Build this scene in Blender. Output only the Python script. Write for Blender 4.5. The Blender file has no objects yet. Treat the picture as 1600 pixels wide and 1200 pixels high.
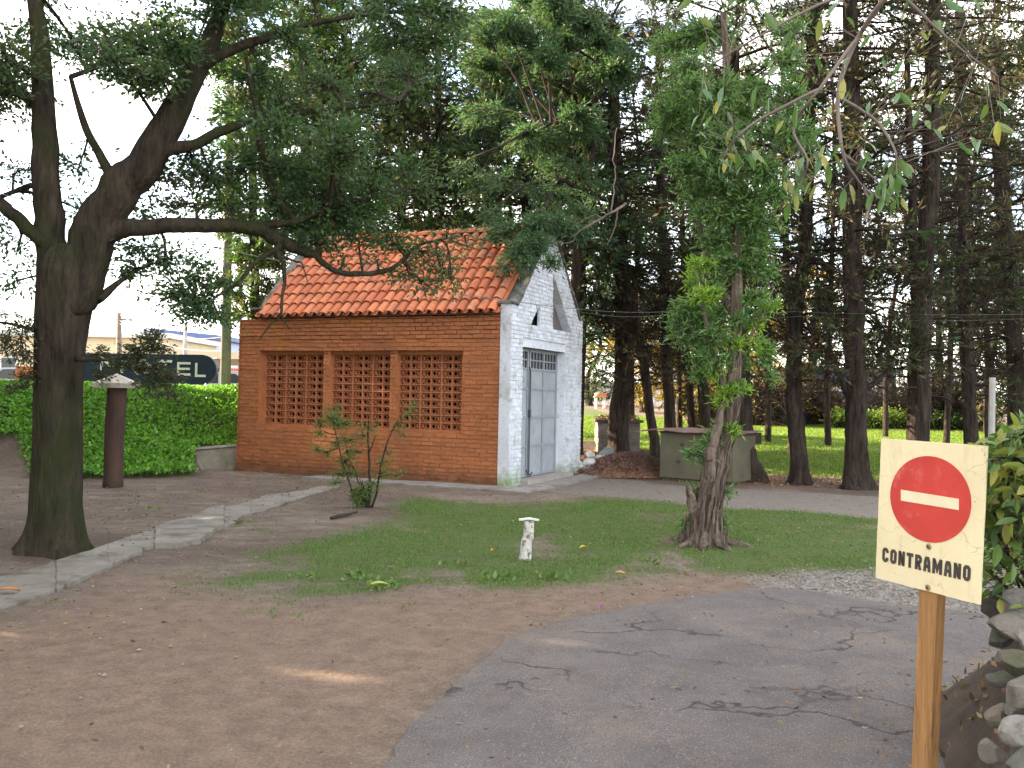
import bpy, math, random
import numpy as np
from mathutils import Vector

# ---------------------------------------------------------------- camera, sky, sun, exposure
scene = bpy.context.scene
COL = scene.collection
FPX = 1450.0
ROLL = 0.0205
PITCH = math.atan(19.5 / FPX)
EYE = np.array([0.0, 0.0, 1.6])
FW = np.array([0, math.cos(PITCH), math.sin(PITCH)])
_rt = np.array([1.0, 0, 0])
_up = np.cross(_rt, FW)
RT = _rt * math.cos(ROLL) + _up * math.sin(ROLL)
UP = -_rt * math.sin(ROLL) + _up * math.cos(ROLL)
cam_data = bpy.data.cameras.new('camera')
cam = bpy.data.objects.new('camera', cam_data)
COL.objects.link(cam)
from mathutils import Matrix
cam.matrix_world = Matrix(((RT[0], UP[0], -FW[0], EYE[0]), (RT[1], UP[1], -FW[1], EYE[1]), (RT[2], UP[2], -FW[2], EYE[2]), (0, 0, 0, 1)))
cam_data.sensor_fit = 'HORIZONTAL'
cam_data.sensor_width = 36.0
cam_data.lens = 36.0 * FPX / 1600.0
cam_data.clip_start = 0.05
cam_data.clip_end = 2000
scene.camera = cam

SUN_AZ = math.radians(-75)       # measured from +Y towards +X
SUN_EL = math.radians(24)
SUN_STRENGTH = 5.0
SKY_STRENGTH = 0.12
scene.view_settings.view_transform = 'Standard'
scene.view_settings.look = 'None'
scene.view_settings.gamma = 1
scene.view_settings.exposure = 2.7
world = bpy.data.worlds.new('World')
scene.world = world
world.use_nodes = True
wn = world.node_tree
wn.nodes.clear()
w_out = wn.nodes.new('ShaderNodeOutputWorld')
w_bg = wn.nodes.new('ShaderNodeBackground')
w_sky = wn.nodes.new('ShaderNodeTexSky')
w_sky.sky_type = 'NISHITA'
w_sky.sun_disc = False
w_sky.sun_elevation = SUN_EL
w_sky.sun_rotation = SUN_AZ
w_sky.air_density = 1.0
w_sky.dust_density = 1.2
# thin bright cloud sheet mixed over the blue sky
w_tc = wn.nodes.new('ShaderNodeTexCoord')
w_map = wn.nodes.new('ShaderNodeMapping')
w_map.inputs['Scale'].default_value = (1, 1, 3.2)
w_noise = wn.nodes.new('ShaderNodeTexNoise')
w_noise.inputs['Scale'].default_value = 2.6
w_noise.inputs['Detail'].default_value = 8
w_noise.inputs['Roughness'].default_value = 0.62
w_ramp = wn.nodes.new('ShaderNodeValToRGB')
w_ramp.color_ramp.elements[0].position = 0.40
w_ramp.color_ramp.elements[1].position = 0.60
w_ramp.color_ramp.elements[0].color = (0.12, 0.12, 0.12, 1)
w_ramp.color_ramp.elements[1].color = (0.92, 0.92, 0.92, 1)
w_mix = wn.nodes.new('ShaderNodeMixRGB')
w_mix.inputs['Color2'].default_value = (5.9, 5.55, 5.0, 1)
wn.links.new(w_tc.outputs['Generated'], w_map.inputs['Vector'])
wn.links.new(w_map.outputs['Vector'], w_noise.inputs['Vector'])
wn.links.new(w_noise.outputs['Fac'], w_ramp.inputs['Fac'])
wn.links.new(w_ramp.outputs['Color'], w_mix.inputs['Fac'])
wn.links.new(w_sky.outputs['Color'], w_mix.inputs['Color1'])
wn.links.new(w_mix.outputs['Color'], w_bg.inputs['Color'])
w_bg.inputs['Strength'].default_value = SKY_STRENGTH
wn.links.new(w_bg.outputs['Background'], w_out.inputs['Surface'])

sun_data = bpy.data.lights.new('sun', 'SUN')
sun_data.energy = SUN_STRENGTH
sun_data.angle = math.radians(0.5)
sun_data.color = (1.0, 0.80, 0.55)
sun = bpy.data.objects.new('sun', sun_data)
COL.objects.link(sun)
to_sun = Vector((math.sin(SUN_AZ) * math.cos(SUN_EL), math.cos(SUN_AZ) * math.cos(SUN_EL), math.sin(SUN_EL)))
sun.rotation_euler = to_sun.to_track_quat('Z', 'Y').to_euler()
sun.location = (-20, 10, 30)
cy = scene.cycles
cy.max_bounces = 6
cy.diffuse_bounces = 4
cy.glossy_bounces = 2
cy.transmission_bounces = 3
cy.use_denoising = True

# ---------------------------------------------------------------- terrain and pixel helpers
def sstep(t):
    t = np.clip(t, 0, 1)
    return t * t * (3 - 2 * t)

def bank_front(x):
    return np.interp(x, [-30, -11, -9, -8.2, -7.3, -6.6, -6.3, -6.1, -5.75, -5.70], [13.5, 15.2, 15.5, 15.7, 16.0, 16.4, 16.55, 16.65, 16.8, 20.2])

def bank_front2(x, y):
    xs = np.asarray(x) + 0.33 * np.clip(np.asarray(y) - 16.8, 0, 2.1)
    return np.where(xs > -5.72, np.where(np.asarray(y) > 18.85, 18.85, 60.0), bank_front(xs))

def hgt(x, y):
    x = np.asarray(x, float)
    y = np.asarray(y, float)
    right = 0.0275 * np.clip(y - 20, 0, 45)
    yf = bank_front2(x, y)
    yl = bank_front(np.minimum(x, -5.75))
    hl = sstep((y - yl) / 4.6)
    hr = np.where(y > 18.85, 0.27 + 0.73 * sstep((y - 18.85) / 2.4), 0.27 * sstep((y - 16.7) / 2.15))
    xs = x + 0.33 * np.clip(y - 16.8, 0, 2.1)
    wb = sstep((xs + 5.72 + 2.2) / 2.2)
    hr = np.where((xs > -5.72) & (y < 18.85), 0.0, hr)
    left = 1.52 * (hl * (1 - wb) + hr * wb) * (1 - 0.5 * sstep((y - 22.5) / 3.0))
    w = sstep((x + 4.0) / 3.5)
    z = left * (1 - w) + right * w
    z = z + 0.012 * np.sin(x * 1.7 + 0.6 * np.sin(y * 1.1)) * np.cos(y * 1.3 + x * 0.4)
    # slight swelling round the feet of the big trees
    for cx, cyy, r, h in ((-4.49, 9.35, 1.0, 0.10), (2.25, 10.5, 0.6, 0.05)):
        z = z + h * np.exp(-((x - cx) ** 2 + (y - cyy) ** 2) / r ** 2)
    return z

def ray(px, py):
    return FW + RT * ((px - 800) / FPX) - UP * ((py - 600) / FPX)

def G(px, py, dz=0.0):
    """point of the ground seen at a pixel of the photograph"""
    r = ray(px, py)
    prev = 2.0
    t = 2.0
    while t < 300:
        p = EYE + r * t
        if p[2] < float(hgt(p[0], p[1])) + dz:
            a, b = prev, t
            for _ in range(24):
                m = (a + b) / 2
                p = EYE + r * m
                if p[2] < float(hgt(p[0], p[1])) + dz:
                    b = m
                else:
                    a = m
            p = EYE + r * b
            return np.array([p[0], p[1], float(hgt(p[0], p[1])) + dz])
        prev = t
        t += 0.25
    return EYE + r * 90

def at(px, py, Y):
    r = ray(px, py)
    return EYE + r * (Y / r[1])

# ---------------------------------------------------------------- mesh builder
class MB:
    def __init__(self):
        self.v, self.f, self.n = [], [], 0
    def add(self, verts, faces, m=0):
        verts = np.asarray(verts, float).reshape(-1, 3)
        faces = np.asarray(faces, int)
        if faces.ndim == 1:
            faces = faces.reshape(1, -1)
        self.v.append(verts)
        self.f.append((faces + self.n, m))
        self.n += len(verts)
        return self
    def hexa(self, c, m=0):
        """8 corners: 4 of one end in order, 4 of the other"""
        return self.add(c, [[0, 3, 2, 1], [4, 5, 6, 7], [0, 1, 5, 4], [1, 2, 6, 5], [2, 3, 7, 6], [3, 0, 4, 7]], m)
    def box(self, lo, hi, F=None, m=0):
        x0, y0, z0 = lo
        x1, y1, z1 = hi
        c = np.array([(x0, y0, z0), (x1, y0, z0), (x1, y1, z0), (x0, y1, z0), (x0, y0, z1), (x1, y0, z1), (x1, y1, z1), (x0, y1, z1)], float)
        if F is not None:
            c = F(c)
        return self.hexa(c, m)
    def prism(self, poly, d, m=0):
        """poly (n,3) extruded by vector d"""
        p = np.asarray(poly, float)
        n = len(p)
        self.add(np.vstack([p, p + d]), [list(range(n))[::-1]], m)
        k = self.n - 2 * n
        self.f.append((np.array([[n + i for i in range(n)]]) + k, m))
        self.f.append((np.array([[i, (i + 1) % n, n + (i + 1) % n, n + i] for i in range(n)]) + k, m))
        return self
    def tube(self, pts, rad, sides=10, m=0, rough=0.0, ridge=None, seed=0, cap=True):
        pts = np.asarray(pts, float)
        rad = np.broadcast_to(np.asarray(rad, float), (len(pts),))
        n = len(pts)
        T = np.gradient(pts, axis=0)
        T /= np.linalg.norm(T, axis=1)[:, None] + 1e-9
        a = np.array([1.0, 0, 0]) if abs(T[0][0]) < 0.8 else np.array([0, 1.0, 0])
        A = []
        for i in range(n):
            a = a - T[i] * (a @ T[i])
            a = a / (np.linalg.norm(a) + 1e-9)
            A.append(a)
        A = np.array(A)
        B = np.cross(T, A)
        th = np.linspace(0, 2 * math.pi, sides, endpoint=False)
        R = np.repeat(rad[:, None], sides, 1)
        if rough:
            rg = np.random.default_rng(seed)
            ph = rg.uniform(0, 6.28, 6)
            zz = np.linspace(0, n * 0.35, n)[:, None]
            R = R * (1 + rough * (np.sin(3 * th + ph[0] + zz * 1.3) * 0.5 + np.sin(5 * th + ph[1] - zz * 0.9) * 0.35 + np.sin(2 * th + ph[2] + zz * 2.1) * 0.4) + rg.normal(0, rough * 0.25, R.shape))
        if ridge is not None:
            R = R * ridge(th[None, :], np.arange(n)[:, None], n)
        P = pts[:, None, :] + R[:, :, None] * (np.cos(th)[None, :, None] * A[:, None, :] + np.sin(th)[None, :, None] * B[:, None, :])
        i = np.arange(n - 1)[:, None]
        j = np.arange(sides)[None, :]
        j2 = (j + 1) % sides
        q = np.stack([i * sides + j, i * sides + j2, (i + 1) * sides + j2, (i + 1) * sides + j], -1).reshape(-1, 4)
        self.add(P.reshape(-1, 3), q, m)
        if cap:
            k = self.n - n * sides
            self.f.append((np.array([[k + (n - 1) * sides + s for s in range(sides)]]), m))
            self.f.append((np.array([[k + s for s in range(sides)][::-1]]), m))
        return self
    def twigs(self, P0, P1, r0, r1, m=0):
        """many thin three-sided twigs at once"""
        P0 = np.asarray(P0, float); P1 = np.asarray(P1, float)
        n = len(P0)
        if n == 0:
            return self
        D = P1 - P0
        D /= np.linalg.norm(D, axis=1)[:, None] + 1e-9
        a = np.where(np.abs(D[:, 2:3]) < 0.9, np.array([[0, 0, 1.0]]), np.array([[1.0, 0, 0]]))
        A = np.cross(D, a); A /= np.linalg.norm(A, axis=1)[:, None] + 1e-9
        B = np.cross(D, A)
        r0 = np.broadcast_to(np.asarray(r0, float), (n,))[:, None]
        r1 = np.broadcast_to(np.asarray(r1, float), (n,))[:, None]
        V = []
        for P, r in ((P0, r0), (P1, r1)):
            for k in range(3):
                t = k * 2.0944
                V.append(P + r * (math.cos(t) * A + math.sin(t) * B))
        V = np.stack(V, 1).reshape(-1, 3)
        o = (np.arange(n) * 6)[:, None]
        f = np.concatenate([o + np.array([[k, (k + 1) % 3, 3 + (k + 1) % 3, 3 + k]]) for k in range(3)], 0)
        return self.add(V, f, m)
    def leaves(self, P, L, W, rng, d=None, spread=1.0, m=0, fold=0.0):
        """rhombic leaf faces rooted at P; d preferred direction"""
        P = np.asarray(P, float)
        n = len(P)
        if n == 0:
            return self
        a = rng.normal(0, 1, (n, 3))
        a /= np.linalg.norm(a, axis=1)[:, None] + 1e-9
        if d is not None:
            a = np.asarray(d) + a * spread
            a /= np.linalg.norm(a, axis=1)[:, None] + 1e-9
        b = rng.normal(0, 1, (n, 3))
        b -= a * (a * b).sum(1)[:, None]
        b /= np.linalg.norm(b, axis=1)[:, None] + 1e-9
        s = rng.uniform(0.65, 1.25, (n, 1))
        L = L * s
        W = W * s
        V = np.stack([P, P + a * L * 0.42 + b * W * 0.5, P + a * L, P + a * L * 0.42 - b * W * 0.5], 1).reshape(-1, 3)
        return self.add(V, np.arange(n * 4).reshape(-1, 4), m)
    def build(self, name, mats, parent=None, smooth=False, origin=None):
        me = bpy.data.meshes.new(name)
        if not isinstance(mats, (list, tuple)):
            mats = [mats]
        V = np.concatenate(self.v) if self.v else np.zeros((0, 3))
        par_loc = np.array(parent.location) if parent is not None and parent.parent is None else (np.array(parent['origin']) if parent is not None and 'origin' in parent else np.zeros(3))
        off = np.asarray(origin, float) if origin is not None else np.zeros(3)
        V = V - (off if parent is None else 0)
        sizes = np.concatenate([np.full(len(f), f.shape[1]) for f, _ in self.f])
        loops = np.concatenate([f.ravel() for f, _ in self.f])
        mi = np.concatenate([np.full(len(f), m) for f, m in self.f])
        me.vertices.add(len(V))
        me.vertices.foreach_set('co', V.astype(np.float32).ravel())
        me.loops.add(len(loops))
        me.loops.foreach_set('vertex_index', loops.astype(np.int32))
        me.polygons.add(len(sizes))
        st = np.concatenate([[0], np.cumsum(sizes)[:-1]])
        me.polygons.foreach_set('loop_start', st.astype(np.int32))
        me.polygons.foreach_set('loop_total', sizes.astype(np.int32))
        me.polygons.foreach_set('material_index', mi.astype(np.int32))
        me.polygons.foreach_set('use_smooth', np.full(len(sizes), bool(smooth)))
        for m in mats:
            me.materials.append(m)
        me.update(calc_edges=True)
        o = bpy.data.objects.new(name, me)
        COL.objects.link(o)
        if parent is not None:
            o.parent = parent
            # vertices are written in world coordinates: undo the parent's place
            acc = np.zeros(3)
            q = parent
            while q is not None:
                acc += np.array(q.location)
                q = q.parent
            o.location = -acc
        else:
            o.location = off
        return o

def tag(o, label=None, cat=None, group=None, kind=None):
    if label: o['label'] = label
    if cat: o['category'] = cat
    if group: o['group'] = group
    if kind: o['kind'] = kind
    return o

def thing(name, label, cat, loc=(0, 0, 0), group=None):
    o = bpy.data.objects.new(name, None)
    o.empty_display_size = 0.2
    COL.objects.link(o)
    o.location = [float(a) for a in loc]
    return tag(o, label, cat, group)

# ---------------------------------------------------------------- materials
def _nt(name):
    m = bpy.data.materials.new(name)
    m.use_nodes = True
    n = m.node_tree
    b = n.nodes['Principled BSDF']
    return m, n, b

def noise(n, scale, detail=6, rough=0.6, vec=None, dist=0.0):
    t = n.nodes.new('ShaderNodeTexNoise')
    t.inputs['Scale'].default_value = scale
    t.inputs['Detail'].default_value = detail
    t.inputs['Roughness'].default_value = rough
    t.inputs['Distortion'].default_value = dist
    if vec is not None:
        n.links.new(vec, t.inputs['Vector'])
    return t.outputs['Fac']

def ramp(n, fac, stops):
    r = n.nodes.new('ShaderNodeValToRGB')
    e = r.color_ramp.elements
    while len(e) < len(stops):
        e.new(0.5)
    for el, (p, c) in zip(e, stops):
        el.position = p
        el.color = (c, c, c, 1) if isinstance(c, (int, float)) else (*c, 1)
    n.links.new(fac, r.inputs['Fac'])
    return r.outputs['Color']

def mix(n, fac, a, b, mode='MIX'):
    x = n.nodes.new('ShaderNodeMixRGB')
    x.blend_type = mode
    for k, s in (('Fac', fac), ('Color1', a), ('Color2', b)):
        if isinstance(s, (int, float)):
            x.inputs[k].default_value = s if k == 'Fac' else (s, s, s, 1)
        elif isinstance(s, tuple):
            x.inputs[k].default_value = (*s, 1)
        else:
            n.links.new(s, x.inputs[k])
    return x.outputs['Color']

def math_node(n, op, a, b=None):
    x = n.nodes.new('ShaderNodeMath')
    x.operation = op
    for i, s in enumerate((a, b)):
        if s is None: continue
        if isinstance(s, (int, float)): x.inputs[i].default_value = s
        else: n.links.new(s, x.inputs[i])
    return x.outputs[0]

def objvec(n, scale=(1, 1, 1)):
    t = n.nodes.new('ShaderNodeTexCoord')
    mp = n.nodes.new('ShaderNodeMapping')
    mp.inputs['Scale'].default_value = scale
    n.links.new(t.outputs['Object'], mp.inputs['Vector'])
    return mp.outputs['Vector']

def bump(n, b, h, strength, dist):
    x = n.nodes.new('ShaderNodeBump')
    x.inputs['Strength'].default_value = strength
    x.inputs['Distance'].default_value = dist
    n.links.new(h, x.inputs['Height'])
    n.links.new(x.outputs['Normal'], b.inputs['Normal'])

def island(n):
    g = n.nodes.new('ShaderNodeNewGeometry')
    return g.outputs['Random Per Island']

def M(name, c1, c2=None, scale=4, rough=0.85, bumps=0.4, bscale=40, dist=0.01, isl=0.0, metal=0.0, stretch=(1, 1, 1), c3=None, s3=1.2, p3=(0.5, 0.65)):
    m, n, b = _nt(name)
    v = objvec(n, stretch)
    c2 = c2 or tuple(x * 0.75 for x in c1)
    col = mix(n, ramp(n, noise(n, scale, 7, 0.65, v), [(0.35, 0.0), (0.65, 1.0)]), c1, c2)
    if c3:
        col = mix(n, ramp(n, noise(n, s3, 8, 0.7, v), [(p3[0], 0.0), (p3[1], 1.0)]), col, c3)
    if isl:
        k = ramp(n, island(n), [(0, 1 - isl), (1, 1 + isl)])
        col = mix(n, 1.0, col, k, 'MULTIPLY')
    n.links.new(col, b.inputs['Base Color'])
    b.inputs['Roughness'].default_value = rough
    b.inputs['Metallic'].default_value = metal
    b.inputs['Specular IOR Level'].default_value = 0.3
    if bumps:
        bump(n, b, noise(n, bscale, 6, 0.7, v), bumps, dist)
    return m

def leafmat(name, cols, trans=0.35, rough=0.55, patch=0.0, patchcol=None, gloss=0.25):
    """cols: list of leaf colours, chosen per leaf"""
    m, n, b = _nt(name)
    st = [(i / max(1, len(cols) - 1), c) for i, c in enumerate(cols)]
    col = ramp(n, island(n), st)
    if patchcol:
        col = mix(n, ramp(n, noise(n, 0.9, 4, 0.6, objvec(n)), [(0.5, 0.0), (0.62, patch)]), col, patchcol)
    n.links.new(col, b.inputs['Base Color'])
    b.inputs['Roughness'].default_value = rough
    b.inputs['Specular IOR Level'].default_value = gloss
    tr = n.nodes.new('ShaderNodeBsdfTranslucent')
    n.links.new(mix(n, 1.0, col, (1.25, 1.35, 0.7), 'MULTIPLY'), tr.inputs['Color'])
    ms = n.nodes.new('ShaderNodeMixShader')
    ms.inputs[0].default_value = trans
    n.links.new(b.outputs[0], ms.inputs[1])
    n.links.new(tr.outputs[0], ms.inputs[2])
    n.links.new(ms.outputs[0], n.nodes['Material Output'].inputs['Surface'])
    return m

def plain(name, c, rough=0.6, metal=0.0, spec=0.4):
    m, n, b = _nt(name)
    b.inputs['Base Color'].default_value = (*c, 1)
    b.inputs['Roughness'].default_value = rough
    b.inputs['Metallic'].default_value = metal
    b.inputs['Specular IOR Level'].default_value = spec
    return m
# ---------------------------------------------------------------- ground
def pip(px, py, poly):
    inside = np.zeros(px.shape, bool)
    n = len(poly)
    for i in range(n):
        x1, y1 = poly[i][:2]
        x2, y2 = poly[(i + 1) % n][:2]
        c = ((y1 > py) != (y2 > py)) & (px < (x2 - x1) * (py - y1) / (y2 - y1 + 1e-12) + x1)
        inside ^= c
    return inside

def seg_dist(px, py, poly, closed=True):
    d = np.full(px.shape, 1e9)
    n = len(poly)
    for i in range(n if closed else n - 1):
        x1, y1 = poly[i][:2]
        x2, y2 = poly[(i + 1) % n][:2]
        dx, dy = x2 - x1, y2 - y1
        t = np.clip(((px - x1) * dx + (py - y1) * dy) / (dx * dx + dy * dy + 1e-12), 0, 1)
        d = np.minimum(d, np.hypot(px - x1 - t * dx, py - y1 - t * dy))
    return d

def soft(px, py, poly, w):
    s = np.where(pip(px, py, poly), 1.0, -1.0) * seg_dist(px, py, poly)
    return np.clip(0.5 + s / (2 * w), 0, 1)

_rg = np.random.default_rng(5)
_K = [(_rg.uniform(0, 6.28), _rg.uniform(0, 6.28), k) for k in (0.5, 0.8, 1.3, 2.1, 3.4, 5.5, 8.9, 14)]
def fbm(x, y, s=1.0, lo=0, hi=8):
    r = 0
    a = 1.0
    tot = 0
    for i, (p, q, k) in enumerate(_K[lo:hi]):
        an = i * 1.9 + p
        u = (x * math.cos(an) + y * math.sin(an)) * k * s
        v = (-x * math.sin(an) + y * math.cos(an)) * k * s
        r = r + a * np.sin(u + p + 1.3 * np.sin(v * 0.7 + q)) * np.sin(v + q + 1.1 * np.sin(u * 0.6))
        tot += a
        a *= 0.75
    return r / tot

def W2(pl):
    return [tuple(G(*p)[:2]) for p in pl]

NEAR_LAWN = W2([(312, 900), (330, 925), (420, 935), (500, 938), (640, 922), (780, 926), (900, 912), (1000, 898), (1110, 897), (1240, 892), (1370, 888), (1560, 880), (1760, 868), (1760, 838), (1560, 826), (1370, 812), (1240, 799), (1150, 797), (1060, 787), (960, 780), (880, 786), (800, 790), (720, 784), (640, 778), (600, 800), (590, 822), (530, 838), (430, 858), (350, 874)])
BACK_PATH = W2([(830, 764), (905, 746), (960, 741), (1030, 757), (1165, 764), (1370, 776), (1600, 790), (1800, 805), (1800, 852), (1600, 834), (1370, 812), (1240, 799), (1150, 797), (1060, 787), (960, 776), (880, 771)])
ROAD = W2([(600, 1210), (640, 1140), (720, 1060), (800, 1000), (880, 972), (985, 950), (1130, 926), (1200, 918), (1270, 925), (1400, 946), (1560, 962), (1760, 985), (2000, 1040), (2000, 1500), (200, 1500)])
GRAVEL = W2([(1180, 905), (1260, 893), (1370, 888), (1600, 880), (1780, 880), (1780, 985), (1560, 960), (1400, 944), (1270, 923), (1200, 914)])

def masks(x, y):
    wx = x + 0.16 * fbm(x, y, 2.0, 2) + 0.05 * fbm(y, x, 5.0, 2)
    wy = y + 0.16 * fbm(y + 3, x, 2.0, 2) + 0.05 * fbm(x + 9, y, 5.0, 2)
    g = soft(wx, wy, NEAR_LAWN, 0.30)
    dens = 0.46 + 0.11 * np.clip((x - 0.6) / 1.8, -1, 1)
    patchy = np.clip((dens + 0.13 + 0.62 * fbm(x * 1.0, y * 0.8, 1.6, 1, 7) - 0.30) / 0.28, 0.16, 1)
    g = g * patchy
    # the far lawn
    back = np.clip((wy - np.interp(x, [-1, 3.2, 4.6, 7, 14, 40], [29, 28, 20.4, 19.6, 18.6, 17.5])) / 0.5, 0, 1) * np.clip((np.interp(x, [0, 8, 16, 40], [70, 44, 42, 40]) - y) / 1.5, 0, 1)
    back = back * (x > 0.5) * np.clip(0.9 + 0.5 * fbm(x, y, 0.8, 1, 7), 0, 1)
    g = np.maximum(g, back)
    # sparse tufts round the slab path
    g = np.maximum(g, 0.45 * np.clip((fbm(x + 4, y, 2.6, 1, 7) - 0.42) / 0.15, 0, 1) * (y < 19) * (x < 4) * (y > 5))
    grav = soft(wx, wy, GRAVEL, 0.25)
    path = soft(x + 0.04 * fbm(x, y, 4, 2), y + 0.08 * fbm(y, x, 4, 2), BACK_PATH, 0.10)
    damp = np.clip(0.5 + 0.9 * fbm(x * 0.9 + 7, y, 1.2, 0, 7), 0, 1)
    bankm = np.clip((y - bank_front2(x, y) - 0.1 - np.interp(x, [-13, -9.2, -8.1], [1.9, 1.8, 0.0])) / 0.3, 0, 1) * np.clip((-2 - x) / 1.0, 0, 1) * np.clip((27 - y) / 1.0, 0, 1)
    litter = np.exp(-((x - 3) ** 2) / 30) * np.clip((wy - 18.3) / 1.0, 0, 1) * np.clip((30 - y) / 3, 0, 1) * (x > 1.0)
    litter = np.maximum(litter, np.clip((17.9 - np.abs(wy - 18.2) * 6) / 17.9 , 0, 1) * (x > 3.5) * (np.abs(wy - 18.6) < 1.2))
    red = soft(wx, wy, W2([(280, 890), (340, 935), (500, 940), (640, 925), (900, 915), (1110, 897), (1250, 905), (1130, 926), (985, 950), (880, 972), (700, 1080), (560, 1250), (-400, 1250), (-300, 1010), (30, 965), (180, 905)]), 0.3)
    return g, grav, path, damp, bankm, litter, red

def spaced(lo, a, b, hi, fine, growth=1.25):
    mid = list(np.arange(a, b, fine))
    out = mid
    s, p = fine, mid[-1]
    while p < hi:
        s *= growth; p += s; out.append(p)
    s, p = fine, mid[0]
    pre = []
    while p > lo:
        s *= growth; p -= s; pre.append(p)
    return np.array(pre[::-1] + out)

gx = spaced(-500, -13, 13, 500, 0.085)
gy = spaced(-60, 3.0, 24, 700, 0.085)
X, Y = np.meshgrid(gx, gy, indexing='ij')
Z = hgt(X, Y)
g_, grav_, path_, damp_, bank_, lit_, red_ = masks(X, Y)
near = (np.abs(X) < 13) & (Y > 3) & (Y < 24)
Z = Z + near * (0.012 * fbm(X, Y, 3.0, 2) * (1 - path_) + 0.02 * np.clip(g_, 0, 1) * 0.4)
mb = MB()
ny = len(gy)
ii = np.arange(len(gx) - 1)[:, None]; jj = np.arange(ny - 1)[None, :]
q = np.stack([ii * ny + jj, (ii + 1) * ny + jj, (ii + 1) * ny + jj + 1, ii * ny + jj + 1], -1).reshape(-1, 4)
mb.add(np.stack([X, Y, Z], -1).reshape(-1, 3), q)

m, n, b = _nt('ground')
v = objvec(n)
def att(name, ch):
    a = n.nodes.new('ShaderNodeAttribute'); a.attribute_name = name
    s = n.nodes.new('ShaderNodeSeparateColor')
    n.links.new(a.outputs['Color'], s.inputs[0])
    return s.outputs[ch]
fine = noise(n, 55, 5, 0.75, v)
mid = noise(n, 6, 8, 0.7, v)
big = noise(n, 0.8, 5, 0.6, v)
peb = n.nodes.new('ShaderNodeTexVoronoi'); peb.inputs['Scale'].default_value = 30; n.links.new(v, peb.inputs['Vector'])
dirt = mix(n, ramp(n, mid, [(0.35, 0), (0.65, 1)]), (0.25, 0.205, 0.165), (0.165, 0.130, 0.102))
dirt = mix(n, ramp(n, noise(n, 1.7, 9, 0.72, objvec(n, (1, 1.8, 1)), 0.6), [(0.42, 0), (0.60, 0.85)]), dirt, (0.120, 0.090, 0.070))
dirt = mix(n, ramp(n, noise(n, 2.6, 9, 0.75, objvec(n, (1.3, 0.8, 1)), 0.4), [(0.55, 0), (0.68, 0.7)]), dirt, (0.31, 0.265, 0.215))
dirt = mix(n, ramp(n, att('mask_b', 0), [(0.3, 0), (0.9, 0.8)]), dirt, (0.095, 0.068, 0.055))
red = mix(n, ramp(n, mid, [(0.35, 0), (0.65, 1)]), (0.235, 0.168, 0.125), (0.150, 0.106, 0.080))
dirt = mix(n, att('mask_c', 0), dirt, red)
dirt = mix(n, ramp(n, fine, [(0.38, 0.45), (0.62, 0)]), dirt, (0.05, 0.035, 0.028))
dirt = mix(n, ramp(n, noise(n, 90, 2, 0.5, v), [(0.64, 0), (0.70, 0.6)]), dirt, (0.33, 0.28, 0.24))
grs = mix(n, ramp(n, mid, [(0.35, 0), (0.65, 1)]), (0.05, 0.085, 0.022), (0.085, 0.105, 0.035))
gv = mix(n, ramp(n, fine, [(0.35, 0), (0.6, 1)]), (0.09, 0.083, 0.077), (0.32, 0.30, 0.275))
gv = mix(n, ramp(n, mid, [(0.45, 0), (0.65, 0.6)]), gv, (0.13, 0.09, 0.07))
pth = mix(n, ramp(n, mid, [(0.3, 0), (0.7, 1)]), (0.225, 0.198, 0.175), (0.155, 0.132, 0.115))
pth = mix(n, ramp(n, fine, [(0.4, 0.4), (0.6, 0)]), pth, (0.09, 0.075, 0.07))
ltr = mix(n, ramp(n, fine, [(0.35, 0), (0.6, 1)]), (0.07, 0.042, 0.034), (0.17, 0.105, 0.085))
col = mix(n, att('mask_a', 2), dirt, pth)
col = mix(n, att('mask_c', 1), col, ltr)
col = mix(n, ramp(n, att('mask_a', 1), [(0.2, 0), (0.7, 0.92)]), col, gv)
gf = math_node(n, 'ADD', att('mask_a', 0), math_node(n, 'MULTIPLY', math_node(n, 'SUBTRACT', mid, 0.5), 0.8))
col = mix(n, ramp(n, gf, [(0.25, 0), (0.75, 0.9)]), col, grs)
col = mix(n, att('mask_b', 1), col, (0.045, 0.05, 0.02))
n.links.new(col, b.inputs['Base Color'])
b.inputs['Roughness'].default_value = 0.95
b.inputs['Specular IOR Level'].default_value = 0.15
hh = math_node(n, 'ADD', math_node(n, 'MULTIPLY', fine, 0.5), math_node(n, 'ADD', math_node(n, 'MULTIPLY', mid, 1.2), math_node(n, 'MULTIPLY', peb.outputs['Distance'], 0.35)))
bump(n, b, hh, 0.75, 0.035)
ground = tag(mb.build('ground', m, smooth=True), kind='structure')
for nm, chans in (('mask_a', (g_, grav_, path_)), ('mask_b', (damp_, bank_, damp_)), ('mask_c', (red_, lit_, lit_))):
    at_ = ground.data.color_attributes.new(nm, 'FLOAT_COLOR', 'POINT')
    arr = np.ones((X.size, 4), np.float32)
    for k in range(3):
        arr[:, k] = chans[k].ravel()
    at_.data.foreach_set('color', arr.ravel())

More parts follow.
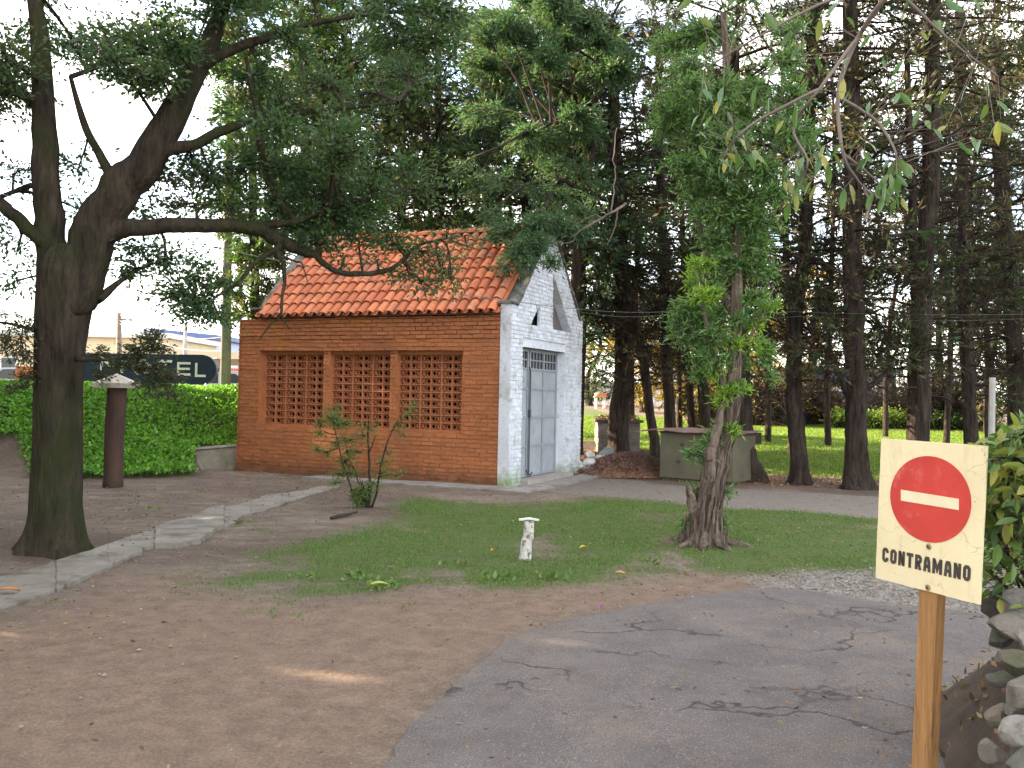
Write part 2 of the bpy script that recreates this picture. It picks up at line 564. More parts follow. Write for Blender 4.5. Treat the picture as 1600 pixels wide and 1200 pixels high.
# asphalt drive in front
mb = MB()
def sheet(poly, step, lift, noise_amp=0.0):
    P = np.array(poly)
    xs = np.arange(P[:, 0].min(), P[:, 0].max() + step, step)
    ys = np.arange(P[:, 1].min(), P[:, 1].max() + step, step)
    XX, YY = np.meshgrid(xs, ys, indexing='ij')
    wx = XX + noise_amp * fbm(XX, YY, 3.0, 2); wy = YY + noise_amp * fbm(YY + 2, XX, 3.0, 2)
    cx = (wx[:-1, :-1] + wx[1:, 1:]) / 2; cyy = (wy[:-1, :-1] + wy[1:, 1:]) / 2
    keep = pip(cx, cyy, poly)
    idx = np.arange(XX.size).reshape(XX.shape)
    q = np.stack([idx[:-1, :-1], idx[1:, :-1], idx[1:, 1:], idx[:-1, 1:]], -1)[keep]
    ZZ = hgt(XX, YY) + lift
    used = np.unique(q)
    re = np.full(XX.size, -1); re[used] = np.arange(len(used))
    return np.stack([XX, YY, ZZ], -1).reshape(-1, 3)[used], re[q]
from mathutils.geometry import delaunay_2d_cdt
road_poly = [(-2.2, 1.0)] + [p for p in ROAD[:-2]] + [(9, 1.0)]
ol = []
for (xa, ya), (xb, yb) in zip(road_poly, road_poly[1:] + road_poly[:1]):
    k = max(1, int(math.hypot(xb - xa, yb - ya) / 0.05))
    for t in range(k):
        ol.append((xa + (xb - xa) * t / k, ya + (yb - ya) * t / k))
ol = np.array(ol)
ol = ol + 0.07 * np.column_stack([fbm(ol[:, 0], ol[:, 1], 3.0, 2), fbm(ol[:, 1] + 5, ol[:, 0], 3.0, 2)]) + np.random.default_rng(8).normal(0, 0.006, ol.shape)
ip = np.stack(np.meshgrid(np.arange(-2.5, 11, 0.2), np.arange(1.1, 9, 0.2)), -1).reshape(-1, 2)
ip = ip[pip(ip[:, 0], ip[:, 1], [tuple(p) for p in ol]) & (seg_dist(ip[:, 0], ip[:, 1], road_poly) > 0.15)]
allp = np.vstack([ol, ip])
r_v, _, r_f, _, _, _ = delaunay_2d_cdt([Vector(p) for p in allp], [], [list(range(len(ol)))], 1, 1e-5)
vv = np.array([(p[0], p[1]) for p in r_v])
edge_d = seg_dist(vv[:, 0], vv[:, 1], [tuple(p) for p in ol])
vv = np.column_stack([vv, hgt(vv[:, 0], vv[:, 1]) + 0.008 + 0.02 * np.clip(edge_d / 0.15, 0, 1)])
mb.add(vv, np.array([list(f) for f in r_f if len(f) == 3]))
m_asph, n, b = _nt('asphalt')
v = objvec(n)
ac = mix(n, ramp(n, noise(n, 2.2, 9, 0.72, v, 0.3), [(0.38, 0), (0.62, 1)]), (0.150, 0.133, 0.126), (0.108, 0.095, 0.090))
ac = mix(n, ramp(n, noise(n, 1.3, 9, 0.75, v, 0.5), [(0.50, 0), (0.64, 0.75)]), ac, (0.19, 0.15, 0.125))
ac = mix(n, ramp(n, noise(n, 130, 3, 0.6, v), [(0.38, 0.75), (0.50, 0)]), ac, (0.05, 0.045, 0.044))
ac = mix(n, ramp(n, noise(n, 95, 2, 0.6, v), [(0.62, 0), (0.68, 0.8)]), ac, (0.27, 0.25, 0.235))
wv = n.nodes.new('ShaderNodeVectorMath'); wv.operation = 'ADD'
nz = n.nodes.new('ShaderNodeTexNoise'); nz.inputs['Scale'].default_value = 2.5; nz.inputs['Detail'].default_value = 6
n.links.new(v, nz.inputs['Vector'])
sc_ = n.nodes.new('ShaderNodeVectorMath'); sc_.operation = 'SCALE'; sc_.inputs['Scale'].default_value = 0.7
n.links.new(nz.outputs['Color'], sc_.inputs[0]); n.links.new(v, wv.inputs[0]); n.links.new(sc_.outputs[0], wv.inputs[1])
vo = n.nodes.new('ShaderNodeTexVoronoi'); vo.feature = 'DISTANCE_TO_EDGE'; vo.inputs['Scale'].default_value = 0.8
n.links.new(wv.outputs[0], vo.inputs['Vector'])
ck = mix(n, 1.0, ramp(n, vo.outputs['Distance'], [(0, 1), (0.014, 0)]), ramp(n, noise(n, 0.9, 3, 0.5, v), [(0.46, 0), (0.56, 1)]), 'MULTIPLY')
ac = mix(n, ck, ac, (0.045, 0.04, 0.037))
n.links.new(ac, b.inputs['Base Color'])
b.inputs['Roughness'].default_value = 0.92
b.inputs['Specular IOR Level'].default_value = 0.2
bump(n, b, math_node(n, 'ADD', noise(n, 130, 3, 0.7, v), math_node(n, 'SUBTRACT', noise(n, 3, 4, 0.5, v), math_node(n, 'MULTIPLY', ck, 1.5))), 0.8, 0.012)
tag(mb.build('asphalt_road', m_asph, smooth=True), kind='structure')

# ---------------------------------------------------------------- concrete slab path
m_slab = M('old_concrete', (0.205, 0.188, 0.162), (0.135, 0.122, 0.104), 4, 0.92, 0.5, 60, 0.008, c3=(0.085, 0.068, 0.055), s3=3.0, p3=(0.5, 0.66))
upper = [(-200, 975), (-90, 940), (0, 907), (60, 889), (123, 871), (180, 851), (233, 834), (262, 822), (293, 815), (333, 798), (384, 789), (418, 775), (450, 772), (492, 764), (531, 757)]
lower = [(-200, 1045), (-90, 1000), (0, 958), (83, 928), (125, 910), (167, 892), (240, 857), (280, 857), (312, 850), (329, 837), (344, 828), (365, 822), (378, 808), (407, 802), (433, 793), (465, 782), (492, 773), (535, 761)]
def poly_slab(mb, px, h, jit, seed):
    rg = np.random.default_rng(seed)
    pts = []
    W = [G(*p) for p in px]
    for i in range(len(W)):
        a, c = W[i], W[(i + 1) % len(W)]
        joint = abs(px[i][0] - px[(i + 1) % len(W)][0]) < 0.01
        k = max(1, int(np.linalg.norm(c - a) / 0.07))
        for t in range(k):
            p = a + (c - a) * t / k
            j = 0.004 if joint else jit
            wv_ = 0.0 if joint else 0.05
            pts.append(p[:2] + rg.normal(0, j, 2) + wv_ * np.array([fbm(p[0] * 1.0, p[1], 4.0, 2), fbm(p[1] + 3, p[0], 4.0, 2)]))
    pts = np.array(pts)
    z = hgt(pts[:, 0], pts[:, 1])
    top = np.column_stack([pts, z + h])
    cen = pts.mean(0)
    ins = cen + (pts - cen) * 0.97
    topi = np.column_stack([ins, hgt(ins[:, 0], ins[:, 1]) + h + 0.004])
    bot = np.column_stack([pts, z - 0.08])
    nn = len(pts)
    mb.add(np.vstack([bot, top, topi]), np.array([[i, (i + 1) % nn, nn + (i + 1) % nn, nn + i] for i in range(nn)] + [[nn + i, nn + (i + 1) % nn, 2 * nn + (i + 1) % nn, 2 * nn + i] for i in range(nn)]))
    mb.f.append((np.array([[2 * nn + i for i in range(nn)]]) + mb.n - 3 * nn, 0))
def between(xa, xb):
    up = [p for p in upper if xa < p[0] < xb]
    lo = [p for p in lower if xa < p[0] < xb]
    fy = lambda c, x: float(np.interp(x, [p[0] for p in c], [p[1] for p in c]))
    return [(xa, fy(lower, xa))] + lo + [(xb, fy(lower, xb)), (xb, fy(upper, xb))] + up[::-1] + [(xa, fy(upper, xa))]
mb = MB()
for k, (xa, xb, h) in enumerate(((-198, -20, 0.03), (-20, 88, 0.025), (88, 168, 0.034), (168, 242, 0.030), (242, 350, 0.055), (350, 392, 0.03), (392, 440, 0.024), (440, 530, 0.02))):
    poly_slab(mb, between(xa, xb), h, 0.013, 40 + k)
tag(mb.build('slab_path', m_slab), kind='structure')

# ---------------------------------------------------------------- the house
HA = G(793, 763)
HA[2] = 0
TH = math.radians(156.03)
HU = np.array([math.cos(TH), math.sin(TH), 0])
HV = np.array([math.sin(TH), -math.cos(TH), 0])
def H(c):
    c = np.asarray(c, float)
    return HA + c[..., 0:1] * HU + c[..., 1:2] * HV + c[..., 2:3] * np.array([0, 0, 1.0])
HW, HL = 3.67, 5.97
house = thing('brick_shed', 'brick shed with orange painted long wall, white gable end and red clay tile roof', 'shed', HA)

def brick_wall(mb, P, z0, z1, ivals, rng, bw=0.235, bh=0.075, gap=0.007, out=0.007, jit=0.0032, big=0.04, m=0):
    """P(u, d, z)->world; d = outward; ivals(z) list of (a, b) allowed ranges"""
    z = z0
    row = 0
    c8 = []
    while z < z1 - 0.01:
        zt = min(z + bh, z1)
        Ia, Ib = ivals(z + 0.002), ivals(zt - gap)
        if len(Ia) != len(Ib):
            Ia = Ib = ivals((z + zt) / 2)
        for (a0, b0), (a1, b1) in zip(Ia, Ib):
            u = min(a0, a1) - (0.5 * bw if row % 2 else 0) - rng.uniform(0, 0.02)
            while u < max(b0, b1):
                w = bw * rng.uniform(0.94, 1.05)
                ub0, ub1 = np.clip([u, u + w - gap], a0, b0)
                ut0, ut1 = np.clip([u, u + w - gap], a1, b1)
                if (ub1 - ub0) + (ut1 - ut0) > 0.03:
                    o = out + rng.normal(0, jit)
                    if rng.random() < big: o += rng.uniform(0.004, 0.010)
                    tl = rng.normal(0, 0.0025, 4)
                    dz = rng.normal(0, 0.0025) + 0.004 * math.sin(u * 1.9 + z * 7) * (z > z0 + 0.01)
                    s = 0.005
                    c8.append([(ub0, -0.03, z), (ub1, -0.03, z), (ut1, -0.03, zt - gap), (ut0, -0.03, zt - gap),
                               (ub0 + s, o + tl[0], z + s + dz), (ub1 - s, o + tl[1], z + s + dz), (ut1 - s, o + tl[2], zt - gap - s + dz), (ut0 + s, o + tl[3], zt - gap - s + dz)])
                u += w
        z = zt
        row += 1
    c8 = np.array(c8)
    nb = len(c8)
    Vv = P(c8.reshape(-1, 3))
    f = (np.arange(nb) * 8)[:, None, None] + np.array([[4, 5, 6, 7], [0, 1, 5, 4], [1, 2, 6, 5], [2, 3, 7, 6], [3, 0, 4, 7]])[None]
    mb.add(Vv, f.reshape(-1, 4), m)

# painted brick materials
def paint_brick(name, c1, c2, stains):
    m, n, b = _nt(name)
    v = objvec(n)
    col = mix(n, ramp(n, noise(n, 1.1, 7, 0.65, v), [(0.38, 0), (0.62, 1)]), c1, c2)
    col = mix(n, 1.0, col, ramp(n, island(n), [(0, 0.88), (1, 1.08)]), 'MULTIPLY')
    col = mix(n, ramp(n, noise(n, 24, 5, 0.7, v), [(0.36, 0.35), (0.5, 0)]), col, tuple(x * 0.55 for x in c2))
    sep = n.nodes.new('ShaderNodeSeparateXYZ'); n.links.new(v, sep.inputs[0])
    for kind, c, a, bq, s in stains:
        base = ramp(n, noise(n, s, 7, 0.7, v, 0.4), [(a, 0), (bq, 1)])
        if kind == 'low':      # splash-back dirt just above the ground
            hgt_f = ramp(n, math_node(n, 'ADD', sep.outputs[2], math_node(n, 'MULTIPLY', noise(n, 3, 5, 0.7, v), 0.5)), [(0.30, 0.9), (0.62, 0)])
            base = mix(n, 1.0, base, hgt_f, 'MULTIPLY')
        elif kind == 'patch':
            base = mix(n, 1.0, base, 0.55, 'MULTIPLY')
        col = mix(n, base, col, c)
    n.links.new(col, b.inputs['Base Color'])
    b.inputs['Roughness'].default_value = 0.75
    b.inputs['Specular IOR Level'].default_value = 0.35
    bump(n, b, math_node(n, 'ADD', noise(n, 38, 6, 0.7, v), noise(n, 9, 4, 0.6, v)), 0.55, 0.012)
    return m
m_orange = paint_brick('orange_painted_brick', (0.42, 0.155, 0.060), (0.35, 0.130, 0.055), [('patch', (0.42, 0.20, 0.03), 0.56, 0.68, 0.9), ('patch', (0.22, 0.085, 0.04), 0.52, 0.66, 2.3), ('low', (0.11, 0.055, 0.03), 0.25, 0.5, 2.0)])
m_white = paint_brick('white_painted_brick', (0.70, 0.735, 0.82), (0.60, 0.625, 0.69), [('patch', (0.30, 0.30, 0.25), 0.52, 0.68, 2.4), ('patch', (0.22, 0.22, 0.19), 0.56, 0.64, 7.0), ('low', (0.17, 0.24, 0.08), 0.36, 0.50, 2.5)])
m_dark = plain('interior_shade', (0.03, 0.027, 0.025), 0.9)  # near-black colour stands in for shade inside the shed
m_screen = M('terracotta_screen_block', (0.44, 0.17, 0.08), (0.36, 0.13, 0.06), 3, 0.8, 0.3, 60, 0.004)
m_cap = M('weathered_coping', (0.24, 0.235, 0.22), (0.12, 0.115, 0.105), 4, 0.95, 0.8, 30, 0.02, c3=(0.045, 0.05, 0.035), s3=3, p3=(0.42, 0.6))

rng = np.random.default_rng(11)
WIN = (0.94, 5.46, 0.92, 2.42)
# orange long wall: front face at v = 0.02
Pf = lambda c: H(np.stack([c[..., 0], 0.035 - c[..., 1], c[..., 2]], -1))
def iv_front(z):
    if WIN[2] <= z <= WIN[3]:
        return [(0.21, WIN[0]), (WIN[1], HL)]
    return [(0.21, HL)]
mb = MB()
brick_wall(mb, Pf, 0.0, 2.62, iv_front, rng)
brick_wall(mb, lambda c: H(np.stack([c[..., 0], 0.020 - c[..., 1], c[..., 2]], -1)), 2.62, 3.04, lambda z: [(0.06, HL)], rng, jit=0.006, big=0.1)
for a, c in ((( 0.21, 0.038, -0.2), (WIN[0], 0.24, 3.03)), ((WIN[1], 0.038, -0.2), (HL, 0.24, 3.03)), ((WIN[0], 0.038, -0.2), (WIN[1], 0.24, WIN[2])), ((WIN[0], 0.038, WIN[3]), (WIN[1], 0.24, 3.03)), ((0.06, 0.023, 2.625), (0.21, 0.24, 3.03))):
    mb.box(a, c, H)
# left end wall and back wall, seen only from the side
brick_wall(mb, lambda c: H(np.stack([HL - 0.02 + c[..., 1], c[..., 0], c[..., 2]], -1)), 0, 3.04, lambda z: [(0.0, HW)], rng)
mb.box((HL - 0.25, 0.245, -0.2), (HL - 0.022, HW, 3.03), H)
mb.box((0.21, HW - 0.22, -0.2), (HL - 0.255, HW, 3.03), H)
# tooth of roughly painted plinth
mb.box((0.2, -0.012, -0.2), (HL + 0.01, 0.03, 0.075), H)
wall_o = mb.build('wall', m_orange, house)
tag(wall_o, 'orange painted brick long wall')

# screens inside the big opening
fr = MB()
fr.box((WIN[0], 0.135, WIN[3] - 0.085), (WIN[1], 0.235, WIN[3] - 0.001), H)
fr.box((WIN[0], 0.115, WIN[2] + 0.001), (WIN[1], 0.235, WIN[2] + 0.035), H)
fr.box((WIN[1] - 0.07, 0.137, WIN[2] + 0.036), (WIN[1] - 0.001, 0.233, WIN[3] - 0.086), H)
fr.box((WIN[0] + 0.001, 0.117, WIN[2] + 0.036), (WIN[0] + 0.06, 0.233, WIN[3] - 0.086), H)
tag(fr.build('window_frame', m_orange, house))
edges = [WIN[0] + 0.06, 2.31, 2.46, 3.80, 3.95, WIN[1] - 0.07]
zb, zt = WIN[2] + 0.035, WIN[3] - 0.085
for a, c in ((2.31, 2.46), (3.80, 3.95)):
    pr = MB()
    brick_wall(pr, lambda q: H(np.stack([q[..., 0], 0.062 - q[..., 1], q[..., 2]], -1)), WIN[2] + 0.001, WIN[3] - 0.001, lambda z, a=a, c=c: [(a, c)], rng, bw=0.16, jit=0.002)
    pr.box((a, 0.063, WIN[2] + 0.036), (c, 0.236, WIN[3] - 0.086), H)
    pr.build('pier', m_orange, house)
def screen(u0, u1):
    mb = MB()
    nc, nr = 6, 10
    cw, ch = (u1 - u0) / nc, (zt - zb) / nr
    v0, v1 = 0.172, 0.225
    t = 0.0105
    for r in range(nr + 1):
        z = zb + r * ch
        mb.box((u0, v0, max(z - t, zb)), (u1, v1, min(z + t, zt)), H)
    def bar(a, c, w, d0=0.188, d1=0.222):
        a = np.array(a); c = np.array(c)
        d = (c - a) / np.linalg.norm(c - a)
        p = np.array([-d[1], d[0]]) * w
        cc = []
        for vv_ in (d0, d1):
            for s in ((a - p), (c - p), (c + p), (a + p)):
                cc.append((s[0], vv_, s[1]))
        mb.hexa(H(np.array(cc)))
    for r in range(nr):
        z0, z1 = zb + r * ch + t, zb + (r + 1) * ch - t
        zm = (z0 + z1) / 2
        for k in range(nc):
            a = u0 + k * cw
            if k: mb.box((a - 0.012, v0 + 0.001, z0), (a + 0.012, v1 - 0.001, z1), H)
            flip = k % 2
            h = cw / 2
            xs = (a + 0.006, a + h) if not flip else (a + h, a + cw - 0.006)      # half with the crossed bars
            ds = (a + h, a + cw - 0.006) if not flip else (a + 0.006, a + h)      # half with the open diamond
            bar((xs[0], z0), (xs[1], z1), 0.0055)
            bar((xs[0], z1), (xs[1], z0), 0.0055, 0.190, 0.220)
            bar(((xs[0] + xs[1]) / 2, z0), ((xs[0] + xs[1]) / 2, z1), 0.003, 0.192, 0.218)
            dm = (ds[0] + ds[1]) / 2
            for p1, p2 in (((dm, z0), (ds[1], zm)), ((ds[1], zm), (dm, z1)), ((dm, z1), (ds[0], zm)), ((ds[0], zm), (dm, z0))):
                bar(p1, p2, 0.0045, 0.191, 0.219)
            for p1, p2 in (((ds[0], z0), ((ds[0] + dm) / 2, (z0 + zm) / 2)), ((ds[1], z0), ((ds[1] + dm) / 2, (z0 + zm) / 2)), ((ds[0], z1), ((ds[0] + dm) / 2, (z1 + zm) / 2)), ((ds[1], z1), ((ds[1] + dm) / 2, (z1 + zm) / 2))):
                bar(p1, p2, 0.003, 0.193, 0.217)
    o = mb.build('lattice_screen', m_screen, house)
for k in range(3):
    screen(edges[2 * k], edges[2 * k + 1])
# interior: added near-black floor and upright sheet stand in for shade
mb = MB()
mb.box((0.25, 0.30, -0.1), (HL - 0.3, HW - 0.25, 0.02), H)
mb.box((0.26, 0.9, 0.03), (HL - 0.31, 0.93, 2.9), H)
mb.build('interior_shade_panel', m_dark, house)

# white gable end: face at u = 0 looking along -HU
SH, AP, SV = 3.22, 4.90, 0.25       # shoulder height, apex height, shoulder width
DOOR = (0.53, 2.66, 0.10, 2.50)
TRI = (0.87, 3.00, 2.92, 3.98)      # base from, base to, base z, apex z
PIL = (1.34, 2.02)
def gable_ab(z):
    if z <= SH: return 0.0, HW
    t = (z - SH) / (AP - SH)
    return SV + t * (HW / 2 - SV), HW - SV - t * (HW / 2 - SV)
def iv_gable(z):
    a, c = gable_ab(z)
    if DOOR[2] <= z <= DOOR[3] + 0.17: return [(a, DOOR[0]), (DOOR[1], c)]
    if TRI[2] <= z <= TRI[3]:
        t = (z - TRI[2]) / (TRI[3] - TRI[2])
        mid_ = (TRI[0] + TRI[1]) / 2
        return [(a, TRI[0] + t * (mid_ - TRI[0])), (TRI[1] - t * (TRI[1] - mid_), c)]
    return [(a, c)]
mb = MB()
Pg = lambda c: H(np.stack([-c[..., 1], c[..., 0], c[..., 2]], -1))
brick_wall(mb, Pg, 0.0, AP, iv_gable, rng, out=0.015, gap=0.007, jit=0.003, big=0.03, bw=0.25)
T = 0.20
def gp_(poly, u0=0.0, u1=T):
    mb.prism(H(np.array([(u0, a, z) for a, z in poly])), HU * (u1 - u0))
gp_([(0, -0.2), (DOOR[0], -0.2), (DOOR[0], DOOR[3]), (0, DOOR[3])])
gp_([(DOOR[1], -0.2), (HW, -0.2), (HW, DOOR[3]), (DOOR[1], DOOR[3])])
gp_([(0, DOOR[3]), (HW, DOOR[3]), (HW, TRI[2]), (0, TRI[2])])
midv = (TRI[0] + TRI[1]) / 2
gl, gr = gable_ab(3.9)
gp_([(0, TRI[2]), (TRI[0], TRI[2]), (midv, TRI[3]), (HW / 2, AP), (SV, SH), (0, SH)])
gp_([(TRI[1], TRI[2]), (HW, TRI[2]), (HW, SH), (HW - SV, SH), (HW / 2, AP), (midv, TRI[3])])
# strip of the white corner pilaster on the long side
brick_wall(mb, lambda c: H(np.stack([c[..., 0], 0.028 - c[..., 1], c[..., 2]], -1)), 0.0, 3.2, lambda z: [(0.005, 0.205 if z < 2.6 else 0.055)], rng, out=0.006, jit=0.002)
mb.box((0.21 - 0.01, 0.24, 0.0), (0.23, 0.5, 3.0), H)
# smooth lintel band over the door with a shallow ledge above it
mb.box((-0.004, DOOR[0] - 0.03, DOOR[3]), (0.1, DOOR[1] + 0.03, DOOR[3] + 0.165), H)
mb.box((-0.028, DOOR[0] - 0.0, DOOR[3] + 0.168), (0.05, DOOR[1] + 0.05, DOOR[3] + 0.20), H)
wall_w = mb.build('gable_wall', m_white, house)
tag(wall_w, 'white painted brick gable wall')
# pillar standing in the triangular opening, tapering to its apex
mb = MB()
def tri_z(vv_):
    return TRI[2] + (1 - abs(vv_ - midv) / (midv - TRI[0])) * (TRI[3] - TRI[2])
def iv_pil(z):
    t = (z - TRI[2]) / (TRI[3] - TRI[2])
    a = TRI[0] + t * (midv - TRI[0])
    return [(max(PIL[0] - 0.0, a), min(PIL[1] - 0.04 * t, TRI[1] - t * (TRI[1] - midv)))]
brick_wall(mb, lambda c: H(np.stack([0.012 - c[..., 1], c[..., 0], c[..., 2]], -1)), TRI[2], TRI[3] - 0.02, iv_pil, rng, out=0.006, jit=0.003)
mb.prism(H(np.array([(0.02, PIL[0], TRI[2] + 0.001), (0.02, PIL[1], TRI[2] + 0.001), (0.02, PIL[1] - 0.02, tri_z(PIL[1]) - 0.01), (0.02, midv, TRI[3] - 0.01), (0.02, PIL[0], tri_z(PIL[0]) - 0.01)])), HU * 0.04)
mb.build('gable_pillar', m_white, house)
mb = MB()
mb.prism(H(np.array([(0.17, PIL[1] + 0.002, TRI[2] + 0.001), (0.17, TRI[1] - 0.01, TRI[2] + 0.001), (0.17, midv + 0.03, TRI[3] - 0.04)])), HU * 0.02)
mb.build('gable_board', M('grey_board', (0.17, 0.155, 0.15), None, 2, 0.8, 0.2), house)
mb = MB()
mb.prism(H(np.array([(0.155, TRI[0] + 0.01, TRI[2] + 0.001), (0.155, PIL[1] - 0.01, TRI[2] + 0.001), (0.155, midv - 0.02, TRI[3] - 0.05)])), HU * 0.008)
mb.build('vent_shade_sheet', m_dark, house)  # dark sheet added behind the vent in place of interior shade

# copings on both gables
def coping(u0, u1, over, rise, seed, dark):
    mb = MB()
    rg = np.random.default_rng(seed)
    nseg = 26
    for side in (0, 1):
        prev = None
        for i in range(nseg + 1):
            t = i / nseg
            vv_ = SV - 0.03 + t * (HW / 2 - SV + 0.03)
            z = SH - 0.03 + t * (AP - SH + 0.03)
            if side: vv_ = HW - vv_
            j = rg.normal(0, 0.006, 2)
            cur = [(u0 + j[0], vv_, z + 0.004), (u1 + j[1], vv_, z + 0.004), (u1 + j[1], vv_, z + rise + j[0]), (u0 + j[0], vv_, z + rise + j[1])]
            if prev is not None:
                mb.hexa(H(np.array(prev + cur)))
            prev = cur
    mb.box((u0, -0.03, SH), (u1 , SV - 0.025, SH + 0.045), H)
    mb.box((u0, HW - SV + 0.025, SH), (u1, HW + 0.03, SH + 0.045), H)
    return mb.build('coping', dark, house)
coping(-0.05, T + 0.06, 0.05, 0.075, 3, m_cap)
# far gable, behind the roof
mb = MB()
mb.prism(H(np.array([(5.46, SV, 3.045), (5.46, HW - SV, 3.045), (5.46, HW - SV, SH), (5.46, HW / 2, AP), (5.46, SV, SH)])), HU * 0.18)
mb.build('far_gable_wall', m_cap, house)
coping(5.42, 5.68, 0.05, 0.06, 8, m_cap)

# roof: barrel tiles
RZ0, RZ1 = 3.06, 4.82
E0 = -0.06
m_tile, n, b = _nt('clay_tile')
v = objvec(n)
tc = ramp(n, island(n), [(0.0, (0.38, 0.105, 0.05)), (0.35, (0.45, 0.135, 0.06)), (0.7, (0.51, 0.175, 0.078)), (0.9, (0.50, 0.18, 0.09)), (1.0, (0.40, 0.145, 0.08))])
tc = mix(n, ramp(n, noise(n, 2.2, 8, 0.72, v), [(0.50, 0), (0.66, 0.75)]), tc, (0.16, 0.085, 0.055))
tc = mix(n, ramp(n, noise(n, 18, 5, 0.7, v), [(0.35, 0.3), (0.5, 0)]), tc, (0.30, 0.10, 0.06))
n.links.new(tc, b.inputs['Base Color'])
b.inputs['Roughness'].default_value = 0.8
b.inputs['Specular IOR Level'].default_value = 0.3
bump(n, b, noise(n, 60, 5, 0.6, v), 0.3, 0.005)
mb = MB()
run = HW / 2 - E0
slope = np.array([0, run, RZ1 - RZ0]); SL = np.linalg.norm(slope); sd = slope / SL
nrm = np.array([0, -sd[2], sd[1]])
rg = np.random.default_rng(21)
cols, rows = 25, 8
du = (5.43 - 0.235) / cols
seg = 7
for side in (0, 1):
    for c in range(cols + 1):
        for conv in (1, -1):
            uc = 0.235 + (c + (0.5 if conv == 1 else 0.0)) * du
            if conv == 1 and c == cols: continue
            for r in range(rows):
                s0 = r * SL / rows - 0.02 + rg.normal(0, 0.006)
                s1 = s0 + SL / rows + 0.07
                if r == rows - 1: s1 = SL
                ju, jr = rg.normal(0, 0.006, 2)
                ring = []
                for s, rad, lift in ((s0, 0.088, 0.050), (s1, 0.070, 0.022)):
                    if conv == -1: rad, lift = rad * 0.92, 0.038 + (0.014 if s == s0 else 0)
                    for k in range(seg + 1):
                        a = math.pi * k / seg
                        o = math.cos(a) * rad
                        h = math.sin(a) * rad * (0.82 if conv == 1 else -0.45)
                        p = np.array([uc + o + ju * (1 if s == s0 else 0.3), E0, RZ0]) + sd * s + nrm * (h + lift + (0.004 * jr))
                        ring.append(p)
                ring = np.array(ring)
                # thickness at the lower lip
                lip = ring[:seg + 1] - nrm * 0.0
                inner = np.array([np.array([uc + math.cos(math.pi * k / seg) * 0.074, E0, RZ0]) + sd * (s0 + 0.0) + nrm * (math.sin(math.pi * k / seg) * 0.062 + 0.046) for k in range(seg + 1)])
                allv = np.vstack([ring, inner])
                if side:
                    allv[:, 1] = HW - allv[:, 1]
                K = seg + 1
                f = [[k, k + 1, K + k + 1, K + k] for k in range(seg)]
                if conv == 1: f += [[k, k + 1, 2 * K + k + 1, 2 * K + k] for k in range(seg)]
                mb.add(H(allv), f)
roof = mb.build('roof', m_tile, house, smooth=False)
mb = MB()
for side in (0, 1):
    pl = [(0.21, E0 + 0.02, RZ0 - 0.02), (5.46, E0 + 0.02, RZ0 - 0.02), (5.46, HW / 2, RZ1 - 0.01), (0.21, HW / 2, RZ1 - 0.01)]
    if side: pl = [(a, HW - c, d) for a, c, d in pl]
    mb.prism(H(np.array(pl)), np.array([0, 0, 0.02]))
mb.build('roof_deck', plain('roof_deck', (0.16, 0.07, 0.045), 0.9), house)
mb = MB()
k = 0
u = 0.22
while u < 5.4:
    ring = []
    for uu, rad in ((u, 0.115), (u + 0.40, 0.095)):
        for a in np.linspace(-0.15, math.pi + 0.15, 9):
            ring.append((min(uu, 5.45), HW / 2 + math.cos(a) * rad, RZ1 + 0.03 + math.sin(a) * rad * 0.85 + (0.02 if uu == u else 0)))
    mb.add(H(np.array(ring)), [[i, i + 1, 9 + i + 1, 9 + i] for i in range(8)])
    u += 0.34
mb.build('ridge_tiles', m_tile, house, smooth=True)
# gap between apex of gable wall and tiles is closed by mortar
# door
m_door = M('grey_steel_door', (0.33, 0.35, 0.39), (0.27, 0.29, 0.325), 3, 0.5, 0.15, 40, 0.003, c3=(0.17, 0.16, 0.14), s3=4, p3=(0.6, 0.75), metal=0.25)
door = MB()
D0 = 0.145
lv = [DOOR[0] + 0.002, 0.98, 1.02, 1.50, 1.83, 2.24, DOOR[1] - 0.002]
stiles = [(DOOR[0] + 0.002, DOOR[0] + 0.045), (1.13, 1.19), (1.225, 1.285), (1.905, 1.975), (DOOR[1] - 0.07, DOOR[1] - 0.002)]
za, zb2 = DOOR[2] + 0.012, DOOR[3] - 0.003
for a, c in stiles:
    door.box((D0, a, za), (D0 + 0.04, c, zb2), H)
rails = [(za, za + 0.05), (0.66, 0.71), (1.20, 1.25), (1.73, 1.78), (2.10, 2.14), (zb2 - 0.06, zb2)]
for r0, r1 in rails:
    for (a, c) in ((stiles[0][1], stiles[1][0]), (stiles[2][1], stiles[3][0]), (stiles[3][1], stiles[4][0])):
        door.box((D0 + 0.004, a, r0), (D0 + 0.036, c, r1), H)
